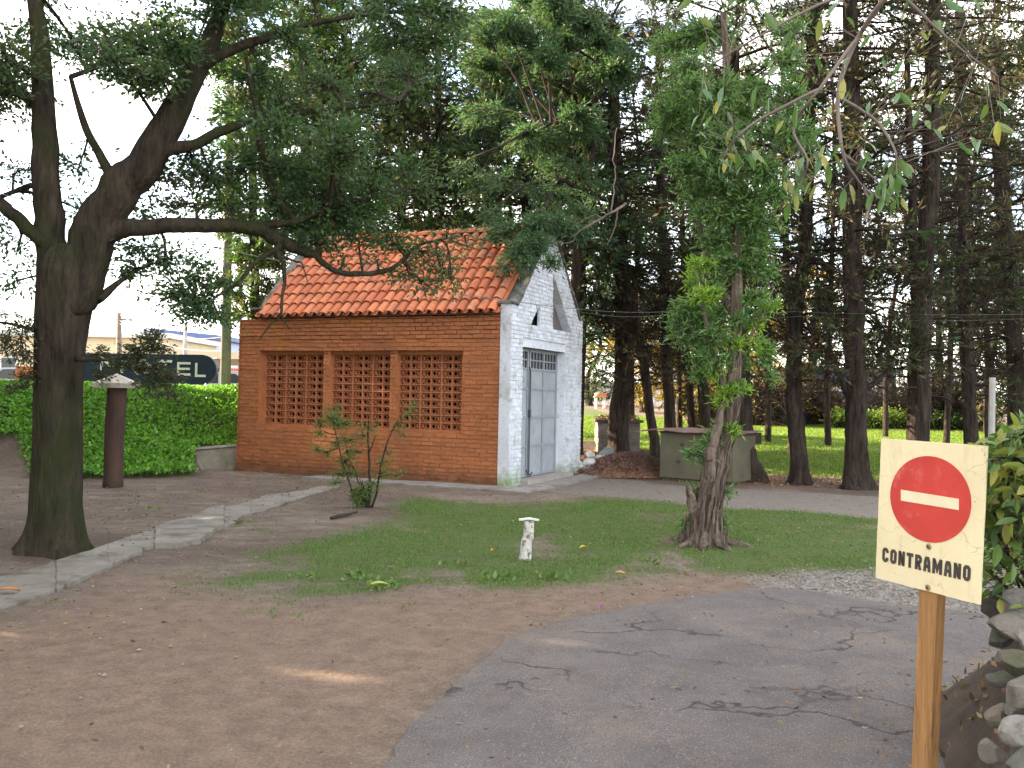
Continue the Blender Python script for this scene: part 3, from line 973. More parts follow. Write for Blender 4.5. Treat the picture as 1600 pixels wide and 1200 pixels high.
# the leaf is one part; corrugated infill, glazing grid and bolt under it
dleaf = door.build('door', m_door, house)
pan = MB()
for (a, c) in ((stiles[0][1], stiles[1][0]), (stiles[2][1], stiles[3][0]), (stiles[3][1], stiles[4][0])):
    for i in range(4):
        z0, z1 = rails[i][1], rails[i + 1][0]
        nn = max(4, int((c - a) / 0.075)) * 4
        vs = np.linspace(a, c, nn + 1)
        dd = D0 + 0.022 + np.array([0, 0.010, 0, -0.010] * (nn // 4) + [0])
        top = np.stack([dd, vs, np.full(nn + 1, z1)], -1); bot = np.stack([dd, vs, np.full(nn + 1, z0)], -1)
        pan.add(H(np.vstack([bot, top])), [[k, k + 1, nn + 2 + k, nn + 1 + k] for k in range(nn)])
pan.build('corrugated_panel', m_door, dleaf)
gr_ = MB()
for (a, c) in ((stiles[0][1], stiles[1][0]), (stiles[2][1], stiles[3][0]), (stiles[3][1], stiles[4][0])):
    nb = 4 if c - a > 0.5 else 3
    for k in range(1, nb):
        vv_ = a + (c - a) * k / nb
        gr_.box((D0 + 0.008, vv_ - 0.011, rails[4][1]), (D0 + 0.03, vv_ + 0.011, rails[5][0]), H)
    gr_.box((D0 + 0.010, a, 2.275), (D0 + 0.028, c, 2.300), H)
gr_.build('window_grid', m_door, dleaf)
pb = MB()
pb.box((D0 + 0.032, DOOR[0] + 0.05, rails[4][1]), (D0 + 0.037, DOOR[1] - 0.07, rails[5][0]), H)
pb.build('window_pane', plain('dark_glass', (0.012, 0.012, 0.014), 0.15, 0, 0.5), dleaf)
bo = MB()
bo.tube(H(np.array([(D0 - 0.03, 1.205, 0.14), (D0 - 0.03, 1.205, 1.2), (D0 - 0.03, 1.208, 1.98), (D0 - 0.04, 1.17, 2.10), (D0 - 0.04, 1.10, 2.16)])), 0.013, 6)
bo.box((D0 - 0.045, 1.17, 1.22), (D0, 1.235, 1.36), H)
bo.tube(H(np.array([(D0 - 0.02, 1.11, 0.24), (D0 - 0.045, 1.16, 0.17), (D0 - 0.05, 1.25, 0.14), (D0 - 0.045, 1.33, 0.19)])), 0.014, 6)
bo.build('bolt', plain('dark_steel', (0.10, 0.10, 0.11), 0.5, 0.6), dleaf)
# frame and step
st = MB()
st.box((-0.16, DOOR[0] + 0.01, -0.2), (0.25, DOOR[1] + 0.20, DOOR[2]), H)
st.build('step', M('concrete_step', (0.36, 0.33, 0.31), (0.27, 0.24, 0.22), 4, 0.9, 0.4, 50, 0.006), house)

# apron of concrete slabs round the house
mb = MB()
rg = np.random.default_rng(4)
def gslab(u0, u1, v0, v1, h=0.035):
    c = [(u0, v0), (u1, v0), (u1, v1), (u0, v1)]
    P = H(np.array([(a + rg.normal(0, 0.008), d + rg.normal(0, 0.008), 0) for a, d in c]))
    top = P.copy(); bot = P.copy()
    top[:, 2] = hgt(P[:, 0], P[:, 1]) + h + rg.normal(0, 0.004, 4); bot[:, 2] = -0.1
    mb.hexa(np.vstack([bot, top]))
cuts = [-0.62, 0.35, 1.25, 2.2, 3.05, 3.9]
for a, c in zip(cuts[:-1], cuts[1:]):
    gslab(a + 0.006, c - 0.006, -0.62, -0.02)
for a, c in ((-0.01, 0.9), (0.912, 1.9), (1.912, 2.8), (2.812, 3.9)):
    gslab(-0.62, -0.17, a, c, 0.032)
tag(mb.build('house_apron_path', M('apron_concrete', (0.27, 0.25, 0.235), (0.20, 0.185, 0.17), 3, 0.92, 0.4, 50, 0.006, c3=(0.17, 0.12, 0.10), s3=2.0)), kind='structure')
# ---------------------------------------------------------------- left bank: ground cover and retaining wall
def scatter(n, x0, x1, y0, y1, prob, rng):
    x = rng.uniform(x0, x1, n); y = rng.uniform(y0, y1, n)
    k = rng.random(n) < prob(x, y)
    return x[k], y[k]

rng = np.random.default_rng(31)
m_ivy = leafmat('ground_cover_leaf', [(0.05, 0.13, 0.018), (0.10, 0.26, 0.03), (0.17, 0.36, 0.045), (0.08, 0.20, 0.04), (0.22, 0.40, 0.07)], 0.35, 0.4)
def bank_prob(x, y):
    wx = x + 0.35 * fbm(x, y, 1.6, 1)
    wx = x + 0.12 * fbm(x, y, 1.6, 1)
    d = y - (bank_front2(wx, y) + np.interp(x, [-13, -9.2, -8.1], [1.9, 1.8, 0.0]) + 0.12 * fbm(x, y, 3, 1))
    return np.clip(d / 0.25, 0, 1) * (x < -2.5) * (y < 26)
x, y = scatter(150000, -17, -2.5, 15, 24, bank_prob, rng)
lump = 0.07 * (1 + fbm(x, y, 4.5, 1, 6)) + rng.uniform(0, 0.09, len(x)) * (0.5 + 0.5 * rng.random(len(x)))
P = np.column_stack([x, y, hgt(x, y) + 0.02 + lump])
mb = MB()
d = np.column_stack([rng.normal(0, 0.6, len(x)), rng.normal(-0.35, 0.6, len(x)), rng.uniform(0.0, 0.8, len(x))])
mb.leaves(P, 0.066, 0.058, rng, d, 0.6)
stm = rng.choice(len(P), 5000)
mb.twigs(P[stm] - np.array([0, 0, 0.12]), P[stm], 0.004, 0.003)
tag(mb.build('ground_cover', m_ivy), 'bright green leafy ground cover on the sloping bank', 'ground cover', kind='stuff')

m_conc = M('pale_concrete', (0.33, 0.29, 0.23), (0.22, 0.195, 0.16), 3, 0.9, 0.4, 40, 0.006, c3=(0.14, 0.15, 0.09), s3=2.2)
ret = thing('retaining_wall', 'low concrete retaining wall with sloping end between green bank and shed', 'retaining wall', at(330, 735, 18.1) * [1, 1, 0])
YW = 18.78
pl = [at(286, 706, YW), at(376, 698, YW), at(420, 695, YW), at(420, 760, YW), at(322, 760, YW)]
mb = MB()
mb.prism(np.array(pl)[::-1], np.array([0, 0.14, 0]))
mb.build('wall_face', m_conc, ret)
mb = MB()
edge_ = [at(321, 745, YW), at(318, 736, YW), at(310, 722, YW), at(298, 710, YW), at(284, 704, YW), at(300, 701.5, YW), at(376, 695, YW), at(424, 691, YW)]
for a, c in zip(edge_[:-1], edge_[1:]):
    d = (c - a) / np.linalg.norm(c - a); nn = np.array([-d[2], 0, d[0]]) * 0.022
    if nn[2] < 0: nn = -nn
    q = []
    for yy in (-0.03, 0.17):
        for s_ in (a - nn, c - nn, c + nn, a + nn):
            q.append(s_ + np.array([0, yy, 0]))
    mb.hexa(np.array(q))
mb.build('coping', M('pale_coping', (0.36, 0.34, 0.30), (0.26, 0.24, 0.21), 4, 0.9, 0.4, 40, 0.006), ret)

# ---------------------------------------------------------------- grass and litter
m_grass = leafmat('grass_blade', [(0.055, 0.115, 0.022), (0.09, 0.165, 0.036), (0.13, 0.21, 0.05), (0.16, 0.17, 0.07)], 0.25, 0.6)
def gprob(x, y):
    g = masks(x, y)[0]
    return g * 0.95
x, y = scatter(520000, -6, 10, 6.5, 18, gprob, rng)
x = x; k = len(x)
P = np.column_stack([x, y, hgt(x, y) + 0.003])
mb = MB()
d = np.column_stack([rng.normal(0, 0.45, k), rng.normal(0, 0.45, k), np.full(k, 1.0)])
hgtf = 0.03 * (0.7 + 0.5 * np.clip(fbm(x, y, 2.0, 1, 6), -0.5, 1))[:, None]
mb.leaves(P, hgtf, 0.009, rng, d, 0.25)
x, y = scatter(330000, 1, 26, 18, 46, gprob, rng)
k2 = len(x)
P = np.column_stack([x, y, hgt(x, y)])
d = np.column_stack([rng.normal(0, 0.4, k2), rng.normal(0, 0.4, k2), np.full(k2, 1.0)])
mb.leaves(P, 0.06, 0.022, rng, d, 0.25, m=1)
# broad weeds in the near lawn
for (px, py, n_) in ((600, 918, 60), (560, 905, 30), (775, 905, 40), (700, 885, 18), (690, 738, 0), (480, 905, 18), (340, 800, 16), (372, 818, 26), (1010, 880, 20), (860, 905, 26), (232, 795, 14)):
    c = G(px, py)
    if n_:
        pp = c + np.column_stack([rng.normal(0, 0.09, n_), rng.normal(0, 0.09, n_), np.full(n_, 0.01)])
        dd = np.column_stack([rng.normal(0, 0.7, n_), rng.normal(0, 0.7, n_), rng.uniform(0.3, 0.9, n_)])
        mb.leaves(pp, 0.07, 0.035, rng, dd, 0.3)
m_grass2 = leafmat('far_sunlit_grass_blade', [(0.075, 0.145, 0.02), (0.12, 0.21, 0.03), (0.17, 0.25, 0.035), (0.20, 0.23, 0.06)], 0.35, 0.6)  # brighter yellow-green stands in for sun on the far lawn
tag(mb.build('grass', [m_grass, m_grass2]), 'short patchy green grass', 'grass', kind='stuff')
print('blades', k, k2)

# fallen leaves and crumbs
m_litter = leafmat('dry_leaf', [(0.10, 0.055, 0.03), (0.20, 0.11, 0.06), (0.27, 0.17, 0.09), (0.07, 0.045, 0.035), (0.33, 0.26, 0.14)], 0.1, 0.8)
mb = MB()
x, y = scatter(22000, -8, 9, 3, 20, lambda x, y: np.clip(0.25 + 0.9 * fbm(x, y, 0.9, 0, 6), 0.06, 1), rng)
P = np.column_stack([x, y, hgt(x, y) + 0.03])
d = np.column_stack([rng.normal(0, 1, len(x)), rng.normal(0, 1, len(x)), rng.uniform(-0.1, 0.25, len(x))])
mb.leaves(P, 0.038, 0.016, rng, d, 0.1)
x, y = scatter(16000, 0.8, 16, 17.5, 28, lambda x, y: masks(x, y)[5], rng)
P = np.column_stack([x, y, hgt(x, y) + 0.01])
d = np.column_stack([rng.normal(0, 1, len(x)), rng.normal(0, 1, len(x)), rng.uniform(0, 0.4, len(x))])
mb.leaves(P, 0.07, 0.03, rng, d, 0.1)
tag(mb.build('fallen_leaves', m_litter), 'dry brown leaves scattered over the bare ground', 'leaf litter', kind='stuff')
# gravel stones
mb = MB()
x, y = scatter(16000, 2, 9.5, 6.5, 9.6, lambda x, y: masks(x, y)[1] * 0.9, rng)
x2, y2 = scatter(9000, -7, 6, 3, 16, lambda x, y: np.clip(0.15 + 0.8 * fbm(x, y, 1.4, 0, 7), 0.03, 1) * (1 - masks(x, y)[0]), rng)
x = np.concatenate([x, x2]); y = np.concatenate([y, y2])
n_ = len(x)
r = rng.uniform(0.006, 0.018, (n_, 1, 1))
octa = np.array([(1, 0, 0), (0, 1, 0), (-1, 0, 0), (0, -1, 0), (0, 0, 0.7), (0, 0, -0.5)])[None] * rng.uniform(0.6, 1.3, (n_, 6, 1)) * r
ang = rng.uniform(0, 6.28, n_)
ca, sa = np.cos(ang)[:, None], np.sin(ang)[:, None]
ox = octa[..., 0] * ca - octa[..., 1] * sa; oy = octa[..., 0] * sa + octa[..., 1] * ca
V = np.stack([ox + x[:, None], oy + y[:, None], octa[..., 2] + hgt(x, y)[:, None] + 0.012], -1).reshape(-1, 3)
mloc = np.concatenate([np.zeros(n_ - len(x2), int), np.ones(len(x2), int)])
fo = np.array([[0, 1, 4], [1, 2, 4], [2, 3, 4], [3, 0, 4], [1, 0, 5], [2, 1, 5], [3, 2, 5], [0, 3, 5]])
FF = (np.arange(n_) * 6)[:, None, None] + fo[None]
mb.add(V, FF[mloc == 0].reshape(-1, 3))
mb.f.append((FF[mloc == 1].reshape(-1, 3), 1))
m_grav = M('gravel_stone', (0.22, 0.205, 0.185), (0.13, 0.118, 0.105), 8, 0.9, 0, isl=0.35)
tag(mb.build('gravel', [m_grav, M('dull_pebble', (0.20, 0.165, 0.135), (0.12, 0.10, 0.085), 8, 0.9, 0, isl=0.4)]), 'pale loose gravel at the edge of the drive', 'gravel', kind='stuff')
# flower petals dropped on the lawn
mb = MB()
for px, py in ((560, 918), (608, 892), (921, 952), (934, 957), (545, 913), (284, 873), (923, 870), (120, 957)):
    c = G(px, py) + np.array([0, 0, 0.035])
    mb.leaves(c + rng.normal(0, 0.012, (4, 3)) * np.array([1, 1, 0.3]), 0.024, 0.02, rng, np.tile([0, 0, 0.3], (4, 1)), 0.9)
tag(mb.build('fallen_petals', leafmat('petal', [(0.30, 0.06, 0.27), (0.36, 0.11, 0.32)], 0.3)), 'small magenta petals dropped on the ground', 'petals', kind='stuff')
def leaf_lying(px, py, L, c, label, ang):
    p = G(px, py) + np.array([0, 0, 0.035])
    mb = MB()
    t = np.linspace(0, 1, 7)
    w = np.sin(t * math.pi) ** 0.8 * L * 0.28
    ax = np.array([math.cos(ang), math.sin(ang), 0]); bx = np.array([-ax[1], ax[0], 0])
    cen = p + (t - 0.5)[:, None] * L * ax + np.column_stack([0 * t, 0 * t, 0.02 * np.sin(t * 3.1) + 0.01])
    l = cen - bx * w[:, None] + np.array([0, 0, 0.012]); r = cen + bx * w[:, None] + np.array([0, 0, 0.012])
    V = np.vstack([l, cen, r])
    f = [[i, i + 1, 7 + i + 1, 7 + i] for i in range(6)] + [[7 + i, 7 + i + 1, 14 + i + 1, 14 + i] for i in range(6)]
    mb.add(V, f)
    tag(mb.build('fallen_leaf', leafmat('lying_leaf', [c, c], 0.2), smooth=True), label, 'leaf')
leaf_lying(592, 924, 0.15, (0.34, 0.38, 0.10), 'large pale green fallen leaf lying near the front edge of the lawn', 0.2)
leaf_lying(912, 864, 0.11, (0.50, 0.36, 0.04), 'yellow fallen leaf on the grass between the white stub post and the shaggy tree', 0.5)
leaf_lying(968, 906, 0.11, (0.42, 0.28, 0.12), 'tan curled leaf at the lawn edge close to the asphalt', -0.3)
leaf_lying(770, 869, 0.07, (0.50, 0.25, 0.04), 'small orange leaf on the grass beside the white stub post', 1.0)
leaf_lying(12, 934, 0.16, (0.42, 0.16, 0.04), 'orange brown leaf litter lying on the slab path at the left edge', 0.3)

# ---------------------------------------------------------------- props
def stick(name, pts, rads, mat_, label, cat, sides=7, rough=0.12, seed=1):
    mb = MB()
    mb.tube(pts, rads, sides, rough=rough, seed=seed)
    return tag(mb.build(name, mat_), label, cat)
m_bark_dark = M('dark_wood', (0.05, 0.035, 0.026), (0.03, 0.022, 0.018), 12, 0.9, 0.6, 50, 0.01)
a, c = G(517, 812), G(558, 806)
stick('fallen_stick', [a + [0, 0, .02], a * .7 + c * .3 + [0, -.03, .035], a * .35 + c * .65 + [0, -.02, .035], c + [0, 0, .055]], [0.022, 0.03, 0.024, 0.014], m_bark_dark, 'dark curved stick lying on bare ground in front of the small shrub', 'stick')

# post with pyramid cap
pb_ = G(176, 761)
hp = 1.78
px_r = 0.15
post = thing('lantern_post', 'brown leaning post with pale pyramid shaped concrete cap in front of the green bank', 'post', pb_)
top = at(182.5, 606, pb_[1])
mb = MB()
n_ = 14
t = np.linspace(0, 1, n_)[:, None]
cen = pb_ + (top - pb_) * t
cen[0, 2] -= 0.15
mb.tube(cen, np.interp(np.linspace(0, 1, n_), [0, 0.1, 1], [0.165, 0.15, 0.155]), 12, rough=0.05, seed=4)
m_postw = M('weathered_post', (0.085, 0.048, 0.036), (0.045, 0.029, 0.024), 5, 0.9, 0.8, 25, 0.02, stretch=(1, 1, 0.25))
mb.build('shaft', m_postw, post, smooth=True)
mb = MB()
s = 0.285
A8 = []
for zz, ss in ((0.0, s), (0.075, s + 0.01)):
    for i, j in ((-1, -1), (1, -1), (1, 1), (-1, 1)):
        an = 0.12
        xx, yy = i * ss, j * ss
        A8.append(top + np.array([xx * math.cos(an) - yy * math.sin(an), xx * math.sin(an) + yy * math.cos(an), zz]))
mb.hexa(np.array(A8))
apx = top + np.array([0, 0, 0.235])
base = np.array(A8[4:]) + np.array([0, 0, 0.001])
mb.add(np.vstack([base, apx]), [[0, 1, 4], [1, 2, 4], [2, 3, 4], [3, 0, 4]])
mb.build('cap', M('mossy_cap', (0.46, 0.41, 0.36), (0.34, 0.29, 0.25), 6, 0.9, 0.3, 50, 0.005, c3=(0.20, 0.19, 0.13), s3=4), post)

# white stub post
sb_ = G(819, 875)
stub = thing('stub_post', 'short flaking white concrete stub with a thin flat plate on top standing in the lawn', 'post', sb_)
m_stub = M('flaking_white', (0.56, 0.54, 0.50), (0.42, 0.39, 0.36), 12, 0.9, 0.6, 60, 0.006, c3=(0.09, 0.08, 0.07), s3=22, p3=(0.50, 0.60))
mb = MB()
zz = [-0.05, 0, 0.04, 0.19, 0.2, 0.205, 0.22, 0.385]
rr = [0.066, 0.064, 0.060, 0.054, 0.054, 0.047, 0.051, 0.050]
mb.tube([sb_ + [0.006 * k, 0, z] for k, z in enumerate(zz)], rr, 16, rough=0.03, seed=9)
mb.build('shaft', m_stub, stub, smooth=False)
mb = MB()
tp = sb_ + np.array([0.04, 0, 0.386])
t = np.linspace(-0.10, 0.10, 9)
prof = 0.012 - 0.5 * (t ** 2) + 0.004 * np.cos(t * 40)
V = []
for dy in (-0.05, 0.05):
    for k in range(9):
        V.append(tp + [t[k], dy * (1 - abs(t[k]) * 4), prof[k] + 0.012])
    for k in range(9):
        V.append(tp + [t[k], dy * (1 - abs(t[k]) * 4), prof[k] - 0.002])
f = []
for k in range(8):
    f += [[k, k + 1, 18 + k + 1, 18 + k], [9 + k, 27 + k, 27 + k + 1, 9 + k + 1], [k, 9 + k, 9 + k + 1, k + 1], [18 + k, 18 + k + 1, 27 + k + 1, 27 + k]]
mb.add(V, f)
mb.build('plate', M('white_plate', (0.62, 0.61, 0.58), (0.45, 0.44, 0.41), 20, 0.7, 0.2), stub)

# steel / fibre cement water tank with a sheet lid
bl, bm_, br = G(1031, 750), G(1145, 758), G(1166, 751)
zt_ = 1.03
tank = thing('tank_box', 'drab olive box tank with a rusty sheet metal lid beside the pile of leaves', 'tank', bm_)
e1 = bl - bm_; e1[2] = 0
L1 = np.linalg.norm(e1); e1 /= L1
e2 = np.array([-e1[1], e1[0], 0]);
if e2[1] < 0: e2 = -e2
L2 = 1.0
def TB(c):
    c = np.asarray(c, float)
    return bm_ + c[..., 0:1] * e1 + c[..., 1:2] * e2 + c[..., 2:3] * np.array([0, 0, 1.0])
m_tank = M('drab_cement', (0.125, 0.115, 0.075), (0.095, 0.088, 0.06), 2.5, 0.85, 0.3, 40, 0.005, c3=(0.06, 0.05, 0.035), s3=3, p3=(0.6, 0.75))
mb = MB()
mb.box((0, 0, 0.05), (L1, L2, 0.93), TB)
mb.box((0.06, 0.06, -0.1), (L1 - 0.06, L2 - 0.06, 0.05), TB)
mb.build('body', m_tank, tank)
m_bung = plain('bung', (0.05, 0.045, 0.035), 0.8)
for (a, z) in ((1.18 * L1 / 1.6, 0.38), (1.1 * L1 / 1.6, 0.72)):
    mb = MB()
    c0 = TB(np.array([a, 0.0, z]))
    mb.tube([c0 + e2 * 0.01, c0 - e2 * 0.035], [0.035, 0.03], 10)
    mb.build('bung', m_bung, tank)
mb = MB()
nx_, ny_ = 24, 6
us = np.linspace(-0.12, L1 + 0.62, nx_); vs_ = np.linspace(-0.10, L2 + 0.10, ny_)
rg = np.random.default_rng(2)
T1 = []
for uu in us:
    for vv_ in vs_:
        wob = 0.016 * math.sin(uu * 5) * (1 if vv_ < 0.3 else 0.4) + rg.normal(0, 0.003) - 0.05 * max(0, uu - L1) 
        T1.append((uu, vv_, 0.985 + wob + 0.03 * vv_))
T1 = TB(np.array(T1))
idx = np.arange(nx_ * ny_).reshape(nx_, ny_)
qf = np.stack([idx[:-1, :-1], idx[1:, :-1], idx[1:, 1:], idx[:-1, 1:]], -1).reshape(-1, 4)
bott = T1 - np.array([0, 0, 0.016])
mb.add(T1, qf); mb.add(bott, qf[:, ::-1])
rim = list(idx[:, 0]) + list(idx[-1, 1:]) + list(idx[::-1, -1][1:]) + list(idx[0, ::-1][1:-1])
V = np.vstack([T1[rim], bott[rim]]); nr_ = len(rim)
mb.add(V, [[i, (i + 1) % nr_, nr_ + (i + 1) % nr_, nr_ + i] for i in range(nr_)])
mb.build('lid', M('rusty_sheet', (0.25, 0.17, 0.155), (0.15, 0.075, 0.055), 3, 0.65, 0.3, 30, 0.004), tank)
mb = MB()
mb.box((-0.03, -0.03, 0.931), (L1 + 0.03, L2 + 0.03, 0.962), TB)
mb.build('rim', plain('tank_rim', (0.035, 0.03, 0.026), 0.8), tank)

# old brick pier box behind the leaning trunk
def sx(px, Y):          # x at this depth for this pixel, near the horizon
    return at(px, 640, Y)[0]
Yb = 25.0
bx0, bx1 = sx(936, Yb), sx(1001, Yb)
zt_ = at(968, 660, Yb)[2]
gz = float(hgt(bx0, Yb))
bin_ = thing('brick_bin', 'square weathered brick enclosure topped with debris standing behind the leaf pile', 'brick enclosure', ((bx0 + bx1) / 2, Yb, gz))
m_oldbrick = paint_brick('old_brick', (0.30, 0.27, 0.24), (0.18, 0.155, 0.14), [('patch', (0.10, 0.12, 0.09), 0.5, 0.62, 2.0)])
mb = MB()
brick_wall(mb, lambda c: np.stack([c[..., 0], Yb - c[..., 1], c[..., 2]], -1), gz - 0.05, zt_, lambda z: [(bx0, bx1)], rng, bh=0.085, out=0.01, jit=0.006)
brick_wall(mb, lambda c: np.stack([bx0 - c[..., 1], c[..., 0], c[..., 2]], -1), gz - 0.05, zt_, lambda z: [(Yb, Yb + 1.1)], rng, bh=0.085, out=0.01, jit=0.006)
mb.box((bx0 + 0.01, Yb + 0.01, gz - 0.1), (bx1 - 0.01, Yb + 1.1, zt_ - 0.01))
mb.build('wall', m_oldbrick, bin_)
mb = MB()
mb.box((bx0 - 0.07, Yb - 0.07, zt_), (bx1 + 0.07, Yb + 1.15, zt_ + 0.07))
mb.build('slab_cap', M('slab_cap', (0.13, 0.115, 0.10), (0.08, 0.07, 0.06), 6, 0.9, 0.5, 30, 0.01), bin_)
mb = MB()
n_ = 500
P = np.column_stack([rng.uniform(bx0, bx1, n_), rng.uniform(Yb, Yb + 1, n_), zt_ + 0.07 + rng.uniform(0, 0.09, n_) * rng.random(n_)])
mb.leaves(P, 0.12, 0.04, rng, np.tile([0, 0, 0.1], (n_, 1)), 1)
mb.build('debris', m_litter, bin_)

# low dark garden wall running from the gable to the brick enclosure, and beyond it
m_lowwall = M('damp_low_wall', (0.075, 0.06, 0.055), (0.045, 0.038, 0.034), 5, 0.95, 0.5, 30, 0.01)
mb = MB()
q0, q1 = at(880, 688, 26.5), at(936, 690, 25.6)
mb.hexa(np.array([(q0[0], q0[1], 0), (q1[0], q1[1], 0), (q1[0], q1[1] + .2, 0), (q0[0], q0[1] + .2, 0), (q0[0], q0[1], q0[2]), (q1[0], q1[1], q1[2]), (q1[0], q1[1] + .2, q1[2]), (q0[0], q0[1] + .2, q0[2])]))
tag(mb.build('low_wall', m_lowwall), 'low dark wall between the white gable and the old brick enclosure', 'wall')
mb = MB()
q0, q1 = at(1004, 690, 27.5), at(1210, 682, 28.5)
for qa, qb in ((at(1068, 676, 30), at(1190, 676, 29)),):
    mb.hexa(np.array([(qa[0], qa[1], 0), (qb[0], qb[1], 0), (qb[0], qb[1] + .2, 0), (qa[0], qa[1] + .2, 0), (qa[0], qa[1], qa[2]), (qb[0], qb[1], qb[2]), (qb[0], qb[1] + .2, qb[2]), (qa[0], qa[1] + .2, qa[2])]))
tag(mb.build('low_wall', m_lowwall), 'low dark wall behind the box tank between the dark trunks', 'wall')

# leaf pile
c0 = G(985, 742)
mb = MB()
gxx, gyy = np.meshgrid(np.linspace(-1.55, 1.35, 40), np.linspace(-0.9, 1.3, 30), indexing='ij')
prof = np.exp(-((gxx / 0.95) ** 2) ** 1.2 - ((gyy - 0.2) / 0.72) ** 2)
zz = 0.42 * prof + 0.03 * fbm(gxx * 3, gyy * 3, 2.0) * prof - 0.02
V = np.stack([gxx + c0[0], gyy + c0[1], zz + hgt(gxx + c0[0], gyy + c0[1])], -1)
idx = np.arange(40 * 30).reshape(40, 30)
mb.add(V.reshape(-1, 3), np.stack([idx[:-1, :-1], idx[1:, :-1], idx[1:, 1:], idx[:-1, 1:]], -1).reshape(-1, 4))
n_ = 9000
a = rng.normal(0, 0.62, n_); bq = rng.normal(0.2, 0.42, n_)
pz = 0.42 * np.exp(-((a / 0.95) ** 2) ** 1.2 - ((bq - 0.2) / 0.72) ** 2)
P = np.column_stack([a + c0[0], bq + c0[1], pz + hgt(a + c0[0], bq + c0[1]) + 0.005])
mb.leaves(P, 0.06, 0.03, rng, np.tile([0, 0, 0.25], (n_, 1)), 1.0, m=1)
m_pile = leafmat('pile_leaf', [(0.11, 0.058, 0.046), (0.17, 0.095, 0.075), (0.23, 0.15, 0.12), (0.09, 0.05, 0.042)], 0.05, 0.85)
tag(mb.build('leaf_pile', [m_litter, m_pile]), 'heap of reddish brown dead leaves raked up beside the box tank', 'leaf pile', kind='stuff')

# rubble by the gable corner
rg = np.random.default_rng(77)
def rock(cx, cy_, cz, r, seed, sq=(1, 1, 0.8)):
    """broken stone: a ball cut by random flat planes"""
    g = np.random.default_rng(seed)
    mb = MB()
    nl, nm = 16, 24
    ph = math.pi * np.arange(nl + 1) / nl
    th = 2 * math.pi * np.arange(nm) / nm
    D = np.stack([np.sin(ph)[:, None] * np.cos(th), np.sin(ph)[:, None] * np.sin(th), np.cos(ph)[:, None] * np.ones(nm)], -1).reshape(-1, 3)
    V = D.copy()
    for _ in range(11):
        nn = g.normal(0, 1, 3); nn /= np.linalg.norm(nn)
        h = g.uniform(0.5, 0.85)
        e = np.maximum(V @ nn - h, 0)
        V = V - e[:, None] * nn
    V = V * (1 + 0.035 * np.sin(7 * D[:, :1] + seed) * np.sin(9 * D[:, 1:2]) + g.normal(0, 0.008, (len(V), 1)))
    V = V * r * 1.25 * np.array(sq) * g.uniform(0.8, 1.2, 3) + np.array([cx, cy_, cz])
    f = [[i * nm + j, i * nm + (j + 1) % nm, (i + 1) * nm + (j + 1) % nm, (i + 1) * nm + j] for i in range(nl) for j in range(nm)]
    mb.add(V, f)
    return mb
rub = G(905, 738)
for (px, py, r, c, lab, nm) in ((903, 727, 0.16, (0.50, 0.49, 0.47), 'white broken concrete lump nearest the foot of the white gable', 'concrete_lump'),
                            (918, 721, 0.13, (0.55, 0.54, 0.52), 'white broken lump behind the orange one near the gable foot', 'concrete_lump'),
                            (909, 716, 0.09, (0.45, 0.20, 0.09), 'small orange brick lump on top of the white rubble by the gable', 'brick_lump'),
                            (925, 733, 0.09, (0.42, 0.39, 0.36), 'small grey lump in front of the rubble beside the gable', 'concrete_lump'),
                            (947, 712, 0.10, (0.40, 0.22, 0.10), 'rusty coloured lump lying at the foot of the leaning dark trunk', 'brick_lump'),
                            (896, 736, 0.08, (0.50, 0.49, 0.47), 'small white chip touching the door step corner', 'concrete_lump'),
                            (913, 728, 0.08, (0.60, 0.59, 0.57), 'bright white chip in the middle of the rubble by the gable', 'concrete_lump'),
                            (921, 711, 0.10, (0.58, 0.57, 0.55), 'topmost white lump of the rubble by the gable', 'concrete_lump')):
    p = at(px, py, 19.6 if px < 940 else 23.2)
    mb = rock(p[0], p[1], max(p[2], float(hgt(p[0], p[1])) + r * 0.5), r, int(px), (1, 0.8, 0.75))
    tag(mb.build(nm, M('lump_%d' % px, c, tuple(x * 0.6 for x in c), 9, 0.9, 0.6, 30, 0.01)), lab, 'rubble')
a, c = at(912, 734, 19.4), at(945, 707, 21.5)
mb = MB()
mb.hexa(np.array([a + [0, 0, 0], a + [.2, 0, 0], c + [.2, 0, -.05], c + [0, 0, -.05], a + [0, 0, .05], a + [.2, 0, .05], c + [.2, 0, .12], c + [0, 0, .12]]))
tag(mb.build('grey_board', M('grey_plank', (0.22, 0.22, 0.23), (0.15, 0.15, 0.155), 6, 0.85, 0.3)), 'grey plank leaning among the rubble beside the gable', 'plank')

# pale stake beside the thin dark trunk
a, c = at(1233, 702, 25.5), at(1236, 636, 25.5)
a[2] = float(hgt(a[0], a[1])) - 0.05
stick('wood_stake', [a, (a + c) / 2, c], [0.05, 0.05, 0.04], M('pale_stake', (0.36, 0.26, 0.15), (0.28, 0.19, 0.11), 8, 0.8, 0.3), 'pale thin wooden stake standing on the far lawn', 'stake')

